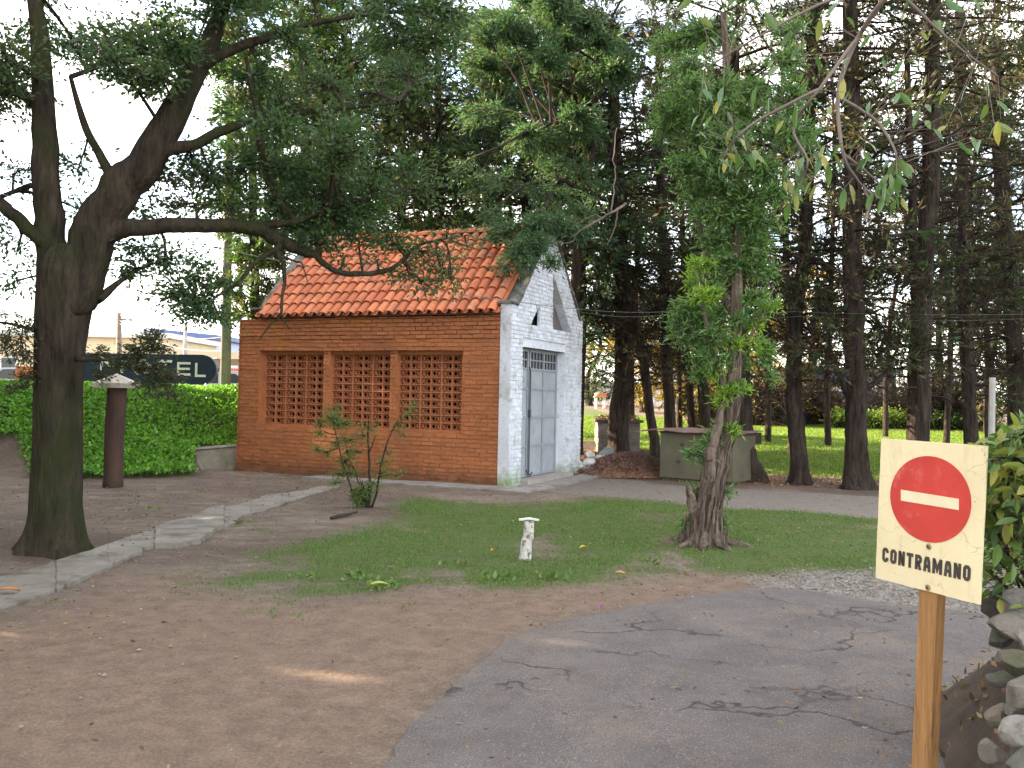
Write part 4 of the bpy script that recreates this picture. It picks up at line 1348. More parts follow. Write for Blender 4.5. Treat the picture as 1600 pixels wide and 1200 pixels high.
# ---------------------------------------------------------------- lettering helper
def strokes(mb, pls, F, w, d, m=0):
    """pls: polylines in glyph units; F maps (x, y, depth) to world; w half stroke width"""
    for pl in pls:
        pl = [np.array(p, float) for p in pl]
        closed = np.allclose(pl[0], pl[-1])
        n = len(pl)
        L, R = [], []
        for i in range(n):
            if closed:
                pa, pc = pl[(i - 1) % (n - 1)], pl[(i + 1) % (n - 1)]
            else:
                pa, pc = pl[max(i - 1, 0)], pl[min(i + 1, n - 1)]
            d1 = pl[i] - pa; d2 = pc - pl[i]
            if np.linalg.norm(d1) < 1e-9: d1 = d2
            if np.linalg.norm(d2) < 1e-9: d2 = d1
            d1 = d1 / np.linalg.norm(d1); d2 = d2 / np.linalg.norm(d2)
            n1 = np.array([-d1[1], d1[0]]); n2 = np.array([-d2[1], d2[0]])
            nn = n1 + n2; nn /= max(np.linalg.norm(nn), 1e-6)
            k = w / max(nn @ n1, 0.35)
            L.append(pl[i] + nn * k); R.append(pl[i] - nn * k)
        V = [(*a, d) for a in L] + [(*a, d) for a in R]
        mb.add(F(np.array(V)), [[i, n + i, n + i + 1, i + 1] for i in range(n - 1)], m)

def oval(x0, x1, y0, y1, c):
    return [(x0 + c, y0), (x1 - c, y0), (x1, y0 + c * 1.2), (x1, y1 - c * 1.2), (x1 - c, y1), (x0 + c, y1), (x0, y1 - c * 1.2), (x0, y0 + c * 1.2), (x0 + c, y0)]
def glyph(ch, w, e):
    """cap height 1, advance w, inset e = half stroke"""
    x0, x1, y0, y1 = e, w - e, e, 1 - e
    c = 0.5 * (x1 - x0) * 0.55
    xm = (x0 + x1) / 2
    return {
        'O': [oval(x0, x1, y0, y1, c)],
        'C': [[(x1, 0.34), (x1, y0 + c * 1.2), (x1 - c, y0), (x0 + c, y0), (x0, y0 + c * 1.2), (x0, y1 - c * 1.2), (x0 + c, y1), (x1 - c, y1), (x1, y1 - c * 1.2), (x1, 0.66)]],
        'N': [[(x0, 0), (x0, 1)], [(x1, 0), (x1, 1)], [(x0 + e * 0.3, 1 - e), (x1 - e * 0.3, e)]],
        'T': [[(0, y1), (w, y1)], [(xm, 0), (xm, 1 - 2 * e)]],
        'R': [[(x0, 0), (x0, y1), (x1 - c, y1), (x1, y1 - c), (x1, 0.52 + c), (x1 - c, 0.50), (x0 + e, 0.50)], [(xm, 0.5), (x1, 0)]],
        'A': [[(x0 - e * 0.2, 0), (x0 + e * 0.3, 0.72), (x0 + c, y1), (x1 - c, y1), (x1 - e * 0.3, 0.72), (x1 + e * 0.2, 0)], [(x0 + e, 0.36), (x1 - e, 0.36)]],
        'M': [[(x0, 0), (x0, 1)], [(x1, 0), (x1, 1)], [(x0 + e * 0.3, 1 - e), (xm, 0.30), (x1 - e * 0.3, 1 - e)]],
        'E': [[(x1 + e, y1), (x0, y1), (x0, y0), (x1 + e, y0)], [(x0 + e, 0.5), (x1 + e * 0.4, 0.5)]],
        'L': [[(x0, 1), (x0, y0), (x1 + e, y0)]],
        '1': [[(xm - 0.1, 0.8), (xm, 1), (xm, 0)]],
        '2': [[(x0, 0.8), (xm, 1), (x1, 0.75), (x0, 0), (x1, 0)]],
    }[ch]

# ---------------------------------------------------------------- no-entry sign
corners = {'tl': (1377, 685), 'bl': (1368, 903), 'tr': (1543, 697), 'br': (1531, 945)}
r_ = {k: ray(*p) for k, p in corners.items()}
Mx = np.column_stack([r_['tl'], -r_['bl'], -r_['tr'], r_['br']])
_, _, vt = np.linalg.svd(Mx)
z_ = vt[-1]; z_ = z_ / z_[0]
hgt0 = np.linalg.norm(r_['tl'] * z_[0] - r_['bl'] * z_[1])
wid0 = np.linalg.norm(r_['tl'] * z_[0] - r_['tr'] * z_[2])
z_ *= 0.60 / hgt0
TL, BL, TR = EYE + r_['tl'] * z_[0], EYE + r_['bl'] * z_[1], EYE + r_['tr'] * z_[2]
ex = TR - TL; SWd = np.linalg.norm(ex); ex = ex / SWd
ey = TL - BL; SHt = np.linalg.norm(ey); ey = ey / SHt
en = np.cross(ex, ey); en /= np.linalg.norm(en)
print('sign w,h', SWd, SHt, 'skew', ex @ ey, 'depths', z_, 'normal', en)
def SG(c):
    c = np.asarray(c, float)
    return BL + c[..., 0:1] * ex + c[..., 1:2] * ey + c[..., 2:3] * en
sgc = SG(np.array([SWd / 2, 0, -0.03]))
signo = thing('no_entry_sign', 'cream wrong-way sign with red disc, white bar and black CONTRAMANO lettering on a wooden post', 'sign', (sgc[0], sgc[1], 0.0))
m_sign, n, b = _nt('cracked_cream_paint')
v = objvec(n)
vo = n.nodes.new('ShaderNodeTexVoronoi'); vo.feature = 'DISTANCE_TO_EDGE'; vo.inputs['Scale'].default_value = 7.5
mp = n.nodes.new('ShaderNodeMapping'); mp.inputs['Scale'].default_value = (0.55, 0.55, 1.5)
wv = n.nodes.new('ShaderNodeVectorMath'); wv.operation = 'ADD'
nz = n.nodes.new('ShaderNodeTexNoise'); nz.inputs['Scale'].default_value = 9; nz.inputs['Detail'].default_value = 5
n.links.new(v, nz.inputs['Vector'])
sc_ = n.nodes.new('ShaderNodeVectorMath'); sc_.operation = 'SCALE'; sc_.inputs['Scale'].default_value = 0.14
n.links.new(nz.outputs['Color'], sc_.inputs[0])
n.links.new(v, wv.inputs[0]); n.links.new(sc_.outputs[0], wv.inputs[1])
n.links.new(wv.outputs[0], mp.inputs['Vector']); n.links.new(mp.outputs['Vector'], vo.inputs['Vector'])
crack = ramp(n, vo.outputs['Distance'], [(0.0, 1), (0.012, 0)])
crack = mix(n, 1.0, crack, ramp(n, noise(n, 5, 3, 0.5, v), [(0.46, 0), (0.6, 0.75)]), 'MULTIPLY')
creamc = mix(n, ramp(n, noise(n, 3, 5, 0.6, v), [(0.35, 0), (0.65, 1)]), (0.76, 0.66, 0.42), (0.70, 0.60, 0.38))
creamc = mix(n, ramp(n, noise(n, 14, 8, 0.75, objvec(n, (1, 1, 0.35))), [(0.52, 0), (0.70, 0.45)]), creamc, (0.50, 0.41, 0.24))
n.links.new(mix(n, crack, creamc, (0.22, 0.17, 0.10)), b.inputs['Base Color'])
b.inputs['Roughness'].default_value = 0.45
bump(n, b, crack, -0.4, 0.002)
m_red = M('sign_red', (0.56, 0.062, 0.048), (0.46, 0.05, 0.04), 5, 0.5, 0.1, 30, 0.002, c3=(0.60, 0.15, 0.12), s3=7, p3=(0.56, 0.72))
m_black = M('sign_black', (0.075, 0.062, 0.05), (0.045, 0.038, 0.032), 30, 0.6, 0.1)
mb = MB()
rg = np.random.default_rng(6)
N = 14
edge = []
for (a, c) in (((0, 0), (1, 0)), ((1, 0), (1, 1)), ((1, 1), (0, 1)), ((0, 1), (0, 0))):
    for t in np.linspace(0, 1, N, endpoint=False):
        edge.append((a[0] + (c[0] - a[0]) * t, a[1] + (c[1] - a[1]) * t))
edge = np.array(edge) * [SWd, SHt] + rg.normal(0, 0.0006, (len(edge), 2))
mb.prism(SG(np.column_stack([edge, np.full(len(edge), 0.0)])), -en * 0.006)
mb.build('board', m_sign, signo)
# red disc: photo centre and size on the board
def on_board(px, py):
    r = ray(px, py)
    t = ((BL - EYE) @ en) / (r @ en)
    p = EYE + r * t - BL
    A2 = np.array([[ex @ ex, ex @ ey], [ex @ ey, ey @ ey]])
    return np.linalg.solve(A2, np.array([p @ ex, p @ ey]))
c_l, c_r, c_t, c_b = on_board(1391.5, 772), on_board(1518, 788), on_board(1458, 713), on_board(1457, 848.5)
cen = np.array([(c_l[0] + c_r[0]) / 2, (c_t[1] + c_b[1]) / 2]); ra = (c_r[0] - c_l[0]) / 2; rb = (c_t[1] - c_b[1]) / 2
print('disc', cen, ra, rb)
mb = MB()
th = np.linspace(0, 2 * math.pi, 72, endpoint=False)
mb.prism(SG(np.column_stack([cen[0] + ra * np.cos(th), cen[1] + rb * np.sin(th), np.full(72, 0.0021)])), -en * 0.0018)
mb.build('red_disc', m_red, signo)
bc = [on_board(*p) for p in ((1408.5, 782), (1499, 797), (1499, 779.5), (1408.5, 765))]
mb = MB()
mb.prism(SG(np.array([(q[0], q[1], 0.0035) for q in bc])), -en * 0.0012)
mb.build('white_bar', M('bar_cream', (0.74, 0.66, 0.46), (0.66, 0.58, 0.39), 8, 0.5, 0.1), signo)
w0, w1 = on_board(1378.5, 877), on_board(1520, 910)
wt = on_board(1381, 855)
caph = wt[1] - w0[1]
print('cap h', caph, w0, w1)
mb = MB()
txt = 'CONTRAMANO'
adv = (w1[0] - w0[0]) / (len(txt) + 0.35)
xcur = w0[0]
for k, ch in enumerate(txt):
    gw = adv * (0.80 if ch != 'M' else 1.10) / caph
    yb_ = w0[1] + (w1[1] - w0[1]) * k / 10.0
    def F(c, x0=xcur, y0=yb_):
        return SG(np.column_stack([x0 + c[:, 0] * caph, y0 + c[:, 1] * caph, c[:, 2]]))
    strokes(mb, glyph(ch, gw, 0.118), F, 0.118, 0.0016)
    xcur += adv * (1.0 if ch != 'M' else 1.32)
mb.build('lettering', m_black, signo)
mb = MB()
for ch, (px, py), s_ in (('1', (1534, 706), 0.012), ('2', (1538, 712), 0.012)):
    q = on_board(px, py)
    strokes(mb, glyph(ch, 0.55, 0.08), lambda c, q=q, s_=s_: SG(np.column_stack([q[0] + c[:, 0] * s_, q[1] + c[:, 1] * s_, c[:, 2]])), 0.07, 0.0014)
mb.build('small_marking', M('pencil_grey', (0.30, 0.27, 0.20)), signo)
for px, py in ((1451.5, 854), (1450, 918)):
    q = on_board(px, py)
    mb = MB()
    mb.tube([SG(np.array([q[0], q[1], z])) for z in (0.0005, 0.003, 0.0045)], [0.013, 0.012, 0.007], 16)
    mb.build('washer', M('rusty_washer', (0.40, 0.30, 0.17), (0.25, 0.16, 0.08), 60, 0.5, 0.2, metal=0.4), signo)
    mb = MB()
    mb.tube([SG(np.array([q[0], q[1], z])) for z in (0.0045, 0.0065, 0.008)], [0.005, 0.0048, 0.003], 10)
    mb.build('screw', plain('dark_screw', (0.06, 0.05, 0.04), 0.5, 0.5), signo)
q = on_board(1449, 915)
s0_, s1_ = on_board(1430, 940)[0], on_board(1470, 948)[0]
ptop = SG(np.array([q[0], q[1] + 0.30, -0.007]))
pbot = SG(np.array([q[0], -1.2, -0.007]))
exh = ex.copy()
t_ = (pbot[2] + 0.25) / (ptop[2] - pbot[2])
foot = pbot - (ptop - pbot) * t_
hw = 0.045
mb = MB()
rows_ = []
for p in (foot, ptop):
    for sx_, dn in ((-hw, 0), (hw, 0), (hw, -0.045), (-hw, -0.045)):
        rows_.append(p + exh * sx_ + en * dn)
mb.hexa(np.array(rows_))
mb.build('post', M('sign_post_wood', (0.40, 0.21, 0.075), (0.25, 0.125, 0.05), 4, 0.75, 0.7, 30, 0.004, stretch=(14, 14, 0.7), c3=(0.13, 0.07, 0.035), s3=3, p3=(0.55, 0.66)), signo)

# ---------------------------------------------------------------- street beyond the bank
ZS = 0.9
m_navy = M('navy_sign', (0.018, 0.035, 0.065), (0.014, 0.028, 0.05), 2, 0.5, 0.1)
YM = 27.5
def MP(px, py, dy=0.0): return at(px, py - 3, YM) + np.array([0, dy, 0])
sl, sr = MP(118, 578), MP(338, 581)
exm = sr - sl; Lm = np.linalg.norm(exm); exm /= Lm
Hm = 47 / FPX * YM
ezm = np.array([0, 0, 1.0]); enm = np.cross(exm, ezm)
mot = thing('motel_sign', 'long dark navy sign board with rounded end and white MOTEL letters behind the green bank', 'sign', (float((sl[0] + sr[0]) / 2), YM, ZS))
def MS(c):
    c = np.asarray(c, float)
    return sl + c[..., 0:1] * exm + c[..., 1:2] * ezm + c[..., 2:3] * enm
hh_ = Hm / 2
out = [(x_, -hh_) for x_ in (0.3, Lm - hh_)]
out += [(Lm - hh_ + hh_ * math.sin(t), -hh_ * math.cos(t)) for t in np.linspace(0.15, math.pi - 0.15, 14)]
out += [(Lm - hh_, hh_), (0.3, hh_)] + [(0.3 - 0.3 * math.sin(t), hh_ * math.cos(t)) for t in np.linspace(0.2, math.pi - 0.2, 8)]
mb = MB()
mb.prism(MS(np.array([(a, c, 0.0) for a, c in out])), -enm * 0.18)
mb.build('board', m_navy, mot)
mb = MB()
upp = Lm / 220.0
for ch, xa, xb, yb_, yt_, gy_ in (('M', 157, 193, 586, 561, 0), ('O', 206, 238, 589, 565, 0), ('T', 249, 269, 589, 565, 0), ('E', 277, 298, 589, 568, 0), ('L', 305, 322, 591, 569, 0)):
    cap_ = (yb_ - yt_) * upp
    gw = (xb - xa) * upp / cap_
    mid_y = 579.5
    y0 = (mid_y - yb_) * upp
    strokes(mb, glyph(ch, gw, 0.085), lambda c, x0=(xa - 118) * upp, y0=y0, cap_=cap_: MS(np.column_stack([x0 + c[:, 0] * cap_, y0 + c[:, 1] * cap_, c[:, 2]])), 0.085, 0.02)
mb.build('lettering', plain('sign_white', (0.62, 0.68, 0.58), 0.6), mot)
mb = MB()
mb.box((0.1, -hh_ - 0.06, -0.1), (Lm - 0.5, -hh_ - 0.005, 0.02), MS)
mb.build('lower_trim', plain('trim_white', (0.6, 0.6, 0.58), 0.7), mot)
for u_ in (0.9, Lm - 0.9):
    mb = MB()
    p = MS(np.array([u_, -hh_ - 0.01, -0.09]))
    mb.tube([[p[0], p[1], float(hgt(p[0], p[1])) - 0.2], p], 0.05, 8)
    mb.build('leg', plain('sign_leg', (0.12, 0.12, 0.13), 0.6), mot)

m_cream = M('cream_wall', (0.62, 0.52, 0.36), (0.55, 0.46, 0.32), 1.5, 0.85, 0.1)
m_blueroof = M('blue_roof', (0.10, 0.15, 0.33), (0.08, 0.12, 0.28), 1, 0.5, 0.1)
m_lblue = M('pale_blue_wall', (0.42, 0.50, 0.66), (0.37, 0.45, 0.6), 1, 0.7, 0.1)
m_wglass = plain('shop_glass', (0.05, 0.06, 0.07), 0.2)
m_wht = M('white_render', (0.62, 0.61, 0.58), (0.53, 0.52, 0.50), 1.2, 0.85, 0.1)
def block(name, label, xa, xb, Y0, depth, ztop, mwall, mroof, cat='building', fascia=0.0, windows=(), zb_=None, sign_y=0.0):
    """a simple building by pixel columns xa..xb at distance Y0"""
    zb_ = ZS - 0.3 if zb_ is None else zb_
    p0, p1 = at(xa, 600, Y0), at(xb, 600, Y0)
    t = thing(name, label, cat, (float((p0[0] + p1[0]) / 2), Y0, zb_))
    mb = MB(); mb.box((p0[0], Y0, zb_), (p1[0], Y0 + depth, ztop)); mb.build('wall', mwall, t)
    mb = MB(); mb.box((p0[0] - 0.3, Y0 - 0.35 - fascia, ztop + 0.002), (p1[0] + 0.3, Y0 + depth + 0.3, ztop + 0.35)); mb.build('roof', mroof, t)
    for (a, c, z0, z1) in windows:
        q0, q1 = at(a, 600, Y0), at(c, 600, Y0)
        mb = MB(); mb.box((q0[0], Y0 - 0.06, z0), (q1[0], Y0 - 0.004, z1)); w_ = mb.build('window', m_wht, t)
        mb = MB(); mb.box((q0[0] + 0.1, Y0 - 0.075, z0 + 0.1), (q1[0] - 0.1, Y0 - 0.062, z1 - 0.1)); mb.build('pane', m_wglass, w_)
    return t
zz = lambda py, Y0, px=200: at(px, py, Y0)[2]
YB = 62.0
block('shop_building', 'cream flat roofed shop building behind the motel board', -120, 262, YB, 10, zz(528, YB), m_cream, m_wht, windows=((-60, -20, 1.3, 3.6), (0, 26, 1.3, 3.6), (140, 200, 1.2, 3.2), (205, 245, 1.2, 3.2)))
YB2 = 85.0
p0, p1 = at(232, 600, YB2), at(350, 600, YB2)
wh = thing('warehouse', 'pale blue warehouse with a darker blue roof edge beyond the motel board', 'building', (float((p0[0] + p1[0]) / 2), YB2, ZS))
zl, zr = zz(521, YB2, 232), zz(533, YB2, 350)
mb = MB(); mb.hexa(np.array([(p0[0], YB2, 0.5), (p1[0], YB2, 0.5), (p1[0], YB2 + 20, 0.5), (p0[0], YB2 + 20, 0.5), (p0[0], YB2, zl), (p1[0], YB2, zr), (p1[0], YB2 + 20, zr), (p0[0], YB2 + 20, zl)])); mb.build('wall', m_lblue, wh)
mb = MB(); mb.hexa(np.array([(p0[0] - .4, YB2 - .5, zl + .01), (p1[0] + .4, YB2 - .5, zr + .01), (p1[0] + .4, YB2 + 20, zr + .01), (p0[0] - .4, YB2 + 20, zl + .01), (p0[0] - .4, YB2 - .5, zl + .5), (p1[0] + .4, YB2 - .5, zr + .45), (p1[0] + .4, YB2 + 20, zr + .45), (p0[0] - .4, YB2 + 20, zl + .5)])); mb.build('roof', m_blueroof, wh)
YB3 = 50.0
block('canopy_building', 'low pale building with a long cream fascia right of the motel board', 262, 420, YB3, 8, zz(562, YB3, 320), m_wht, m_cream, windows=((300, 345, 1.2, 2.9),), fascia=1.5)
# poster wall with red lettering rows that cannot be read
pw = at(358, 571, 40.0); pw2 = at(378, 600, 40.0)
mb = MB(); mb.box((pw[0], 40.0, 1.0), (pw2[0] + 1.0, 40.08, pw[2])); po = mb.build('roadside_poster', plain('poster_white', (0.72, 0.68, 0.66), 0.7))
tag(po, 'white roadside poster with rows of faded red writing beside the shed', 'poster')
rg = np.random.default_rng(14)
m_pred = plain('poster_red', (0.6, 0.12, 0.12), 0.7)
for row in range(4):
    mb = MB()
    xx = pw[0] + 0.06
    zc = pw[2] - 0.12 - row * 0.19
    while xx < pw[0] + 0.95:
        w_ = rg.uniform(0.03, 0.06); mb.box((xx, 39.985, zc - 0.12), (xx + w_, 39.998, zc)); xx += w_ + rg.uniform(0.015, 0.03)
    mb.build('lettering', m_pred, po)

def pole(name, label, px_b, px_t, py_t, Y0, r, mat_, arms=()):
    a = at(px_b, 600, Y0); a[2] = 0.6
    c = at(px_t, py_t, Y0)
    t = thing(name, label, 'pole', a)
    mb = MB(); mb.tube([a, (a + c) / 2, c], [r, r * 0.85, r * 0.7], 10); mb.build('shaft', mat_, t, smooth=True)
    for dz in arms:
        mb = MB(); mb.box((c[0] - 0.15, c[1] - 0.05, c[2] - dz - 0.05), (c[0] + 0.7, c[1] + 0.05, c[2] - dz + 0.05)); mb.build('crossarm', mat_, t)
    return a, c
m_pole = M('utility_wood', (0.20, 0.16, 0.13), (0.14, 0.11, 0.09), 6, 0.9, 0.3)
m_cpole = M('grey_pole', (0.36, 0.35, 0.33), (0.28, 0.27, 0.25), 4, 0.8, 0.2)
a, up1 = pole('utility_pole', 'wooden utility pole carrying street wires left of the warehouse', 187, 186, 489, 48, 0.17, m_pole, (0.35,))
a, up2 = pole('utility_pole', 'thin pale utility pole in front of the blue warehouse', 288, 290, 505, 46, 0.12, m_cpole)
a, up3 = pole('utility_pole', 'stout pale concrete pole partly wrapped in creeper left of the shed', 353, 360, 60, 24.5, 0.145, m_cpole)
m_wire = plain('wire', (0.03, 0.03, 0.03), 0.6)
def wire(pts, r, label, sag=0.0, n_=24, m_=None):
    P = []
    for (a, c) in zip(pts[:-1], pts[1:]):
        a = np.array(a); c = np.array(c)
        for t in np.linspace(0, 1, n_, endpoint=False):
            p = a + (c - a) * t; p = p - np.array([0, 0, sag * 4 * t * (1 - t)]); P.append(p)
    P.append(np.array(pts[-1]))
    mb = MB(); mb.tube(P, r, 5)
    tag(mb.build('overhead_wire', m_ or m_wire), label, 'wire')
for dz, (x0_, y0_), (x1_, y1_), lab in ((0.05, (60, 489), (345, 527), 'top street wire running over the utility pole toward the shed'), (0.35, (60, 499), (350, 548), 'middle street wire strung below the top one at the utility pole'), (0.5, (60, 505), (340, 560), 'lowest street wire sagging past the utility pole')):
    wire([at(x0_, y0_, 52), up1 - np.array([0, 0, dz]), at(x1_, y1_, 38)], 0.022, lab, 0.5)
m_wire2 = plain('cable_grey', (0.16, 0.15, 0.14), 0.7)
wire([at(-120, 268, 7.5), at(50, 315, 9.0), at(240, 365, 11.0), at(470, 414, 13.6), at(640, 448, 14.6), at(790, 469, 15.6), at(905, 483, 15.9)], 0.006, 'long thin cable drooping from the upper left over the tiled roof to the gable', 0.01, 6, m_wire2)
wire([at(905, 483, 15.9), at(1040, 487, 16.5), at(1240, 487, 17.0), at(1600, 491, 18.0), at(1900, 470, 19)], 0.0024, 'thin cable running from the gable past the dark trunks to the right', 0.03, 8, m_wire2)
wire([at(905, 487, 15.9), at(1040, 492, 16.5), at(1250, 494, 17.0), at(1600, 498, 18.0), at(1900, 478, 19)], 0.002, 'second thin cable just below the one running right from the gable', 0.06, 8, m_wire2)

# parked cars on the street
def car(label, px, Y0, col, group='cars parked on the street behind the bank', zb_=ZS, ang=0.0):
    c = at(px, 590, Y0)
    z0 = float(hgt(c[0], c[1])) if zb_ is None else zb_
    t = thing('parked_car', label, 'car', (c[0], c[1], z0), group)
    ca, sa = math.cos(ang), math.sin(ang)
    def F(p):
        p = np.asarray(p, float)
        return np.stack([c[0] + p[..., 0] * ca - p[..., 1] * sa, c[1] + p[..., 0] * sa + p[..., 1] * ca, z0 + p[..., 2]], -1)
    m_p = plain('car_paint_%d' % px, col, 0.3, 0.2, 0.5)
    prof = [(-2.1, 0.3), (-2.15, 0.65), (-2.0, 0.85), (-1.2, 0.95), (-0.55, 1.40), (0.75, 1.45), (1.5, 1.0), (2.05, 0.9), (2.1, 0.6), (2.05, 0.3)]
    mb = MB(); mb.prism(F(np.array([(x_, -0.8, z_c) for x_, z_c in prof])), F(np.array([[0, 1.6, 0]]))[0] - F(np.array([[0, 0, 0]]))[0]); mb.build('body', m_p, t)
    for s_ in (-1, 1):
        for pl in ([(-1.02, 0.98), (-0.5, 1.34), (0.02, 1.36), (0.02, 0.98)], [(0.1, 0.98), (0.1, 1.36), (0.68, 1.36), (1.2, 1.02)]):
            y_ = 0.8 * s_
            mb = MB()
            mb.prism(F(np.array([(x_, y_, z_c) for x_, z_c in pl])), F(np.array([[0, 0.012 * s_, 0]]))[0] - F(np.array([[0, 0, 0]]))[0])
            mb.build('window', m_wglass, t)
    for x_ in (-1.35, 1.3):
        for s_ in (-1, 1):
            mb = MB(); mb.tube(F(np.array([(x_, s_ * 0.68, 0.31), (x_, s_ * 0.85, 0.31)])), 0.31, 16); w_ = mb.build('wheel', plain('tyre', (0.02, 0.02, 0.02), 0.8), t)
            mb = MB(); mb.tube(F(np.array([(x_, s_ * 0.851, 0.31), (x_, s_ * 0.87, 0.31)])), 0.18, 12); mb.build('rim', plain('rim', (0.45, 0.45, 0.46), 0.4, 0.6), w_)
    for x_, c_, nm in ((-2.16, (0.8, 0.8, 0.75), 'headlight'), (2.12, (0.4, 0.02, 0.02), 'tail_light')):
        for y_ in (-0.6, 0.6):
            mb = MB(); mb.box((x_ - 0.02, y_ - 0.14, 0.66), (x_ + 0.03, y_ + 0.14, 0.78), F); mb.build(nm, plain(nm, c_, 0.3), t)
car('silver blue car parked at the far left behind the bank and beside the big trunk', 42, 36, (0.40, 0.48, 0.58))
car('white car parked behind the concrete pole left of the shed', 350, 37, (0.6, 0.62, 0.66))
# street surface
mb = MB()
xs = np.linspace(-70, -1.0, 40); ys = np.linspace(28, 47, 14)
XX, YY = np.meshgrid(xs, ys, indexing='ij')
idx = np.arange(XX.size).reshape(XX.shape)
mb.add(np.stack([XX, YY, np.full_like(XX, ZS) + 0.02], -1).reshape(-1, 3), np.stack([idx[:-1, :-1], idx[1:, :-1], idx[1:, 1:], idx[:-1, 1:]], -1).reshape(-1, 4))
tag(mb.build('street', m_asph), kind='structure')
# orange brick gate pier at the far left
c = at(36, 600, 34)
mb = MB(); brick_wall(mb, lambda q: np.stack([q[..., 0], 34 - q[..., 1], q[..., 2]], -1), 0.8, at(36, 572, 34)[2], lambda z: [(c[0] - 0.3, c[0] + 0.3)], rng)
mb.box((c[0] - 0.3, 34.01, 0.6), (c[0] + 0.3, 34.5, at(36, 572, 34)[2]))
tag(mb.build('gate_pier', m_orange), 'small orange brick pier left of the big trunk by the street', 'pier')

# ---------------------------------------------------------------- beyond the far lawn
YH = 60.0
gzh = 1.0
zt_ = at(1330, 582, YH)[2]
p0, p1 = at(1262, 600, YH), at(1400, 600, YH)
bh_ = thing('blue_house', 'bright blue and white house glimpsed behind the thick dark trunk', 'house', (float((p0[0] + p1[0]) / 2), YH, gzh))
m_blue = M('blue_paint', (0.05, 0.09, 0.42), (0.04, 0.075, 0.36), 1, 0.6, 0.1)
m_rbrick = paint_brick('red_brick', (0.26, 0.10, 0.07), (0.19, 0.075, 0.055), [('patch', (0.16, 0.10, 0.08), 0.5, 0.62, 2.0)])
mb = MB(); mb.box((p0[0], YH, gzh - 0.8), (p1[0], YH + 8, zt_)); mb.build('wall', m_blue, bh_)
mb = MB(); mb.box((p0[0] - .3, YH - 0.4, zt_ + .01), (p1[0] + .3, YH + 8.3, zt_ + 0.3)); mb.build('roof', plain('house_roof', (0.06, 0.06, 0.065), 0.8), bh_)
for (xa, xb, ya, yb2) in ((1296, 1322, 603, 612), (1360, 1385, 600, 606), (1362, 1372, 606, 612)):
    q0, q1 = at(xa, ya, YH), at(xb, yb2, YH)
    mb = MB(); mb.box((q0[0], YH - 0.12, q1[2]), (q1[0], YH - 0.01, q0[2])); mb.build('white_panel', m_wht, bh_)
q0, q1 = at(1300, 622, 52), at(1326, 640, 52)
mb = MB()
brick_wall(mb, lambda q: np.stack([q[..., 0], 52 - q[..., 1], q[..., 2]], -1), 0.7, at(1310, 620, 52)[2], lambda z: [(at(1240, 600, 52)[0], at(1345, 600, 52)[0])], rng, bw=0.3, bh=0.1)
mb.box((at(1240, 600, 52)[0], 52.01, 0.5), (at(1345, 600, 52)[0], 52.25, at(1310, 620, 52)[2] - 0.01))
tag(mb.build('brick_wall', m_rbrick), 'red brick boundary wall in front of the blue house', 'wall')
# dark blue tarpaulin fence, hanging between stakes
def tarp(xa, xb, ya, yb2, Y0, label):
    q0, q1 = at(xa, ya, Y0), at(xb, ya, Y0)
    zt1 = q0[2]; zb1 = float(hgt(q0[0], Y0)) - 0.1
    mb = MB()
    nu, nv = 60, 10
    us = np.linspace(0, 1, nu); vs2 = np.linspace(0, 1, nv)
    U, V_ = np.meshgrid(us, vs2, indexing='ij')
    xx = q0[0] + (q1[0] - q0[0]) * U
    yy = Y0 + 0.12 * np.sin(U * 40 + 2 * V_) * (1 - 0.5 * V_) + 0.06 * np.sin(U * 97)
    z2 = zb1 + (zt1 - zb1 - 0.22 * np.abs(np.sin(U * 7.5)) * 1.0) * V_
    idx = np.arange(nu * nv).reshape(nu, nv)
    qf = np.stack([idx[:-1, :-1], idx[1:, :-1], idx[1:, 1:], idx[:-1, 1:]], -1).reshape(-1, 4)
    P = np.stack([xx, yy, z2], -1).reshape(-1, 3)
    mb.add(P, qf); mb.add(P + np.array([0, 0.01, 0]), qf[:, ::-1])
    tag(mb.build('tarpaulin_screen', m_tarp, smooth=True), label, 'tarpaulin')
m_tarp = M('navy_tarp', (0.018, 0.024, 0.060), (0.010, 0.014, 0.035), 2, 0.5, 0.2)
tarp(1196, 1262, 636, 668, 41.0, 'dark navy tarpaulin screen behind the pale stake at the back of the lawn')
tarp(1352, 1402, 634, 668, 41.5, 'dark navy tarpaulin screen right of the thick dark trunk behind the lawn')

# school-like low building and goal frame seen right of the gable
YG = 95.0
zb0 = 2.6
block('far_building', 'long pale grey low building far beyond the bright lawn right of the gable', 895, 1200, YG, 9, at(950, 603, YG)[2], m_wht, plain('far_roof', (0.22, 0.22, 0.24), 0.8), windows=((925, 929, 2.5, 3.3), (935, 942, 2.5, 3.3), (955, 962, 2.4, 3.4), (1000, 1010, 2.5, 3.3), (1020, 1028, 2.5, 3.3)), zb_=0.5)
YP = 55.0
pf = at(940, 600, YP)
gzp = float(hgt(pf[0], YP))
pfm = thing('play_tower', 'small play tower with roof panel coloured orange as if sunlit at the far end of the bright lawn', 'play frame', (pf[0], YP, gzp))
x0_, x1_ = at(933, 600, YP)[0], at(946, 600, YP)[0]
for xx in (x0_, x1_):
    for yy in (YP, YP + 0.9):
        mb = MB(); mb.tube([(xx, yy, gzp - 0.1), (xx, yy, at(940, 614, YP)[2])], 0.05, 8); mb.build('leg', plain('frame_white', (0.6, 0.58, 0.55), 0.6), pfm)
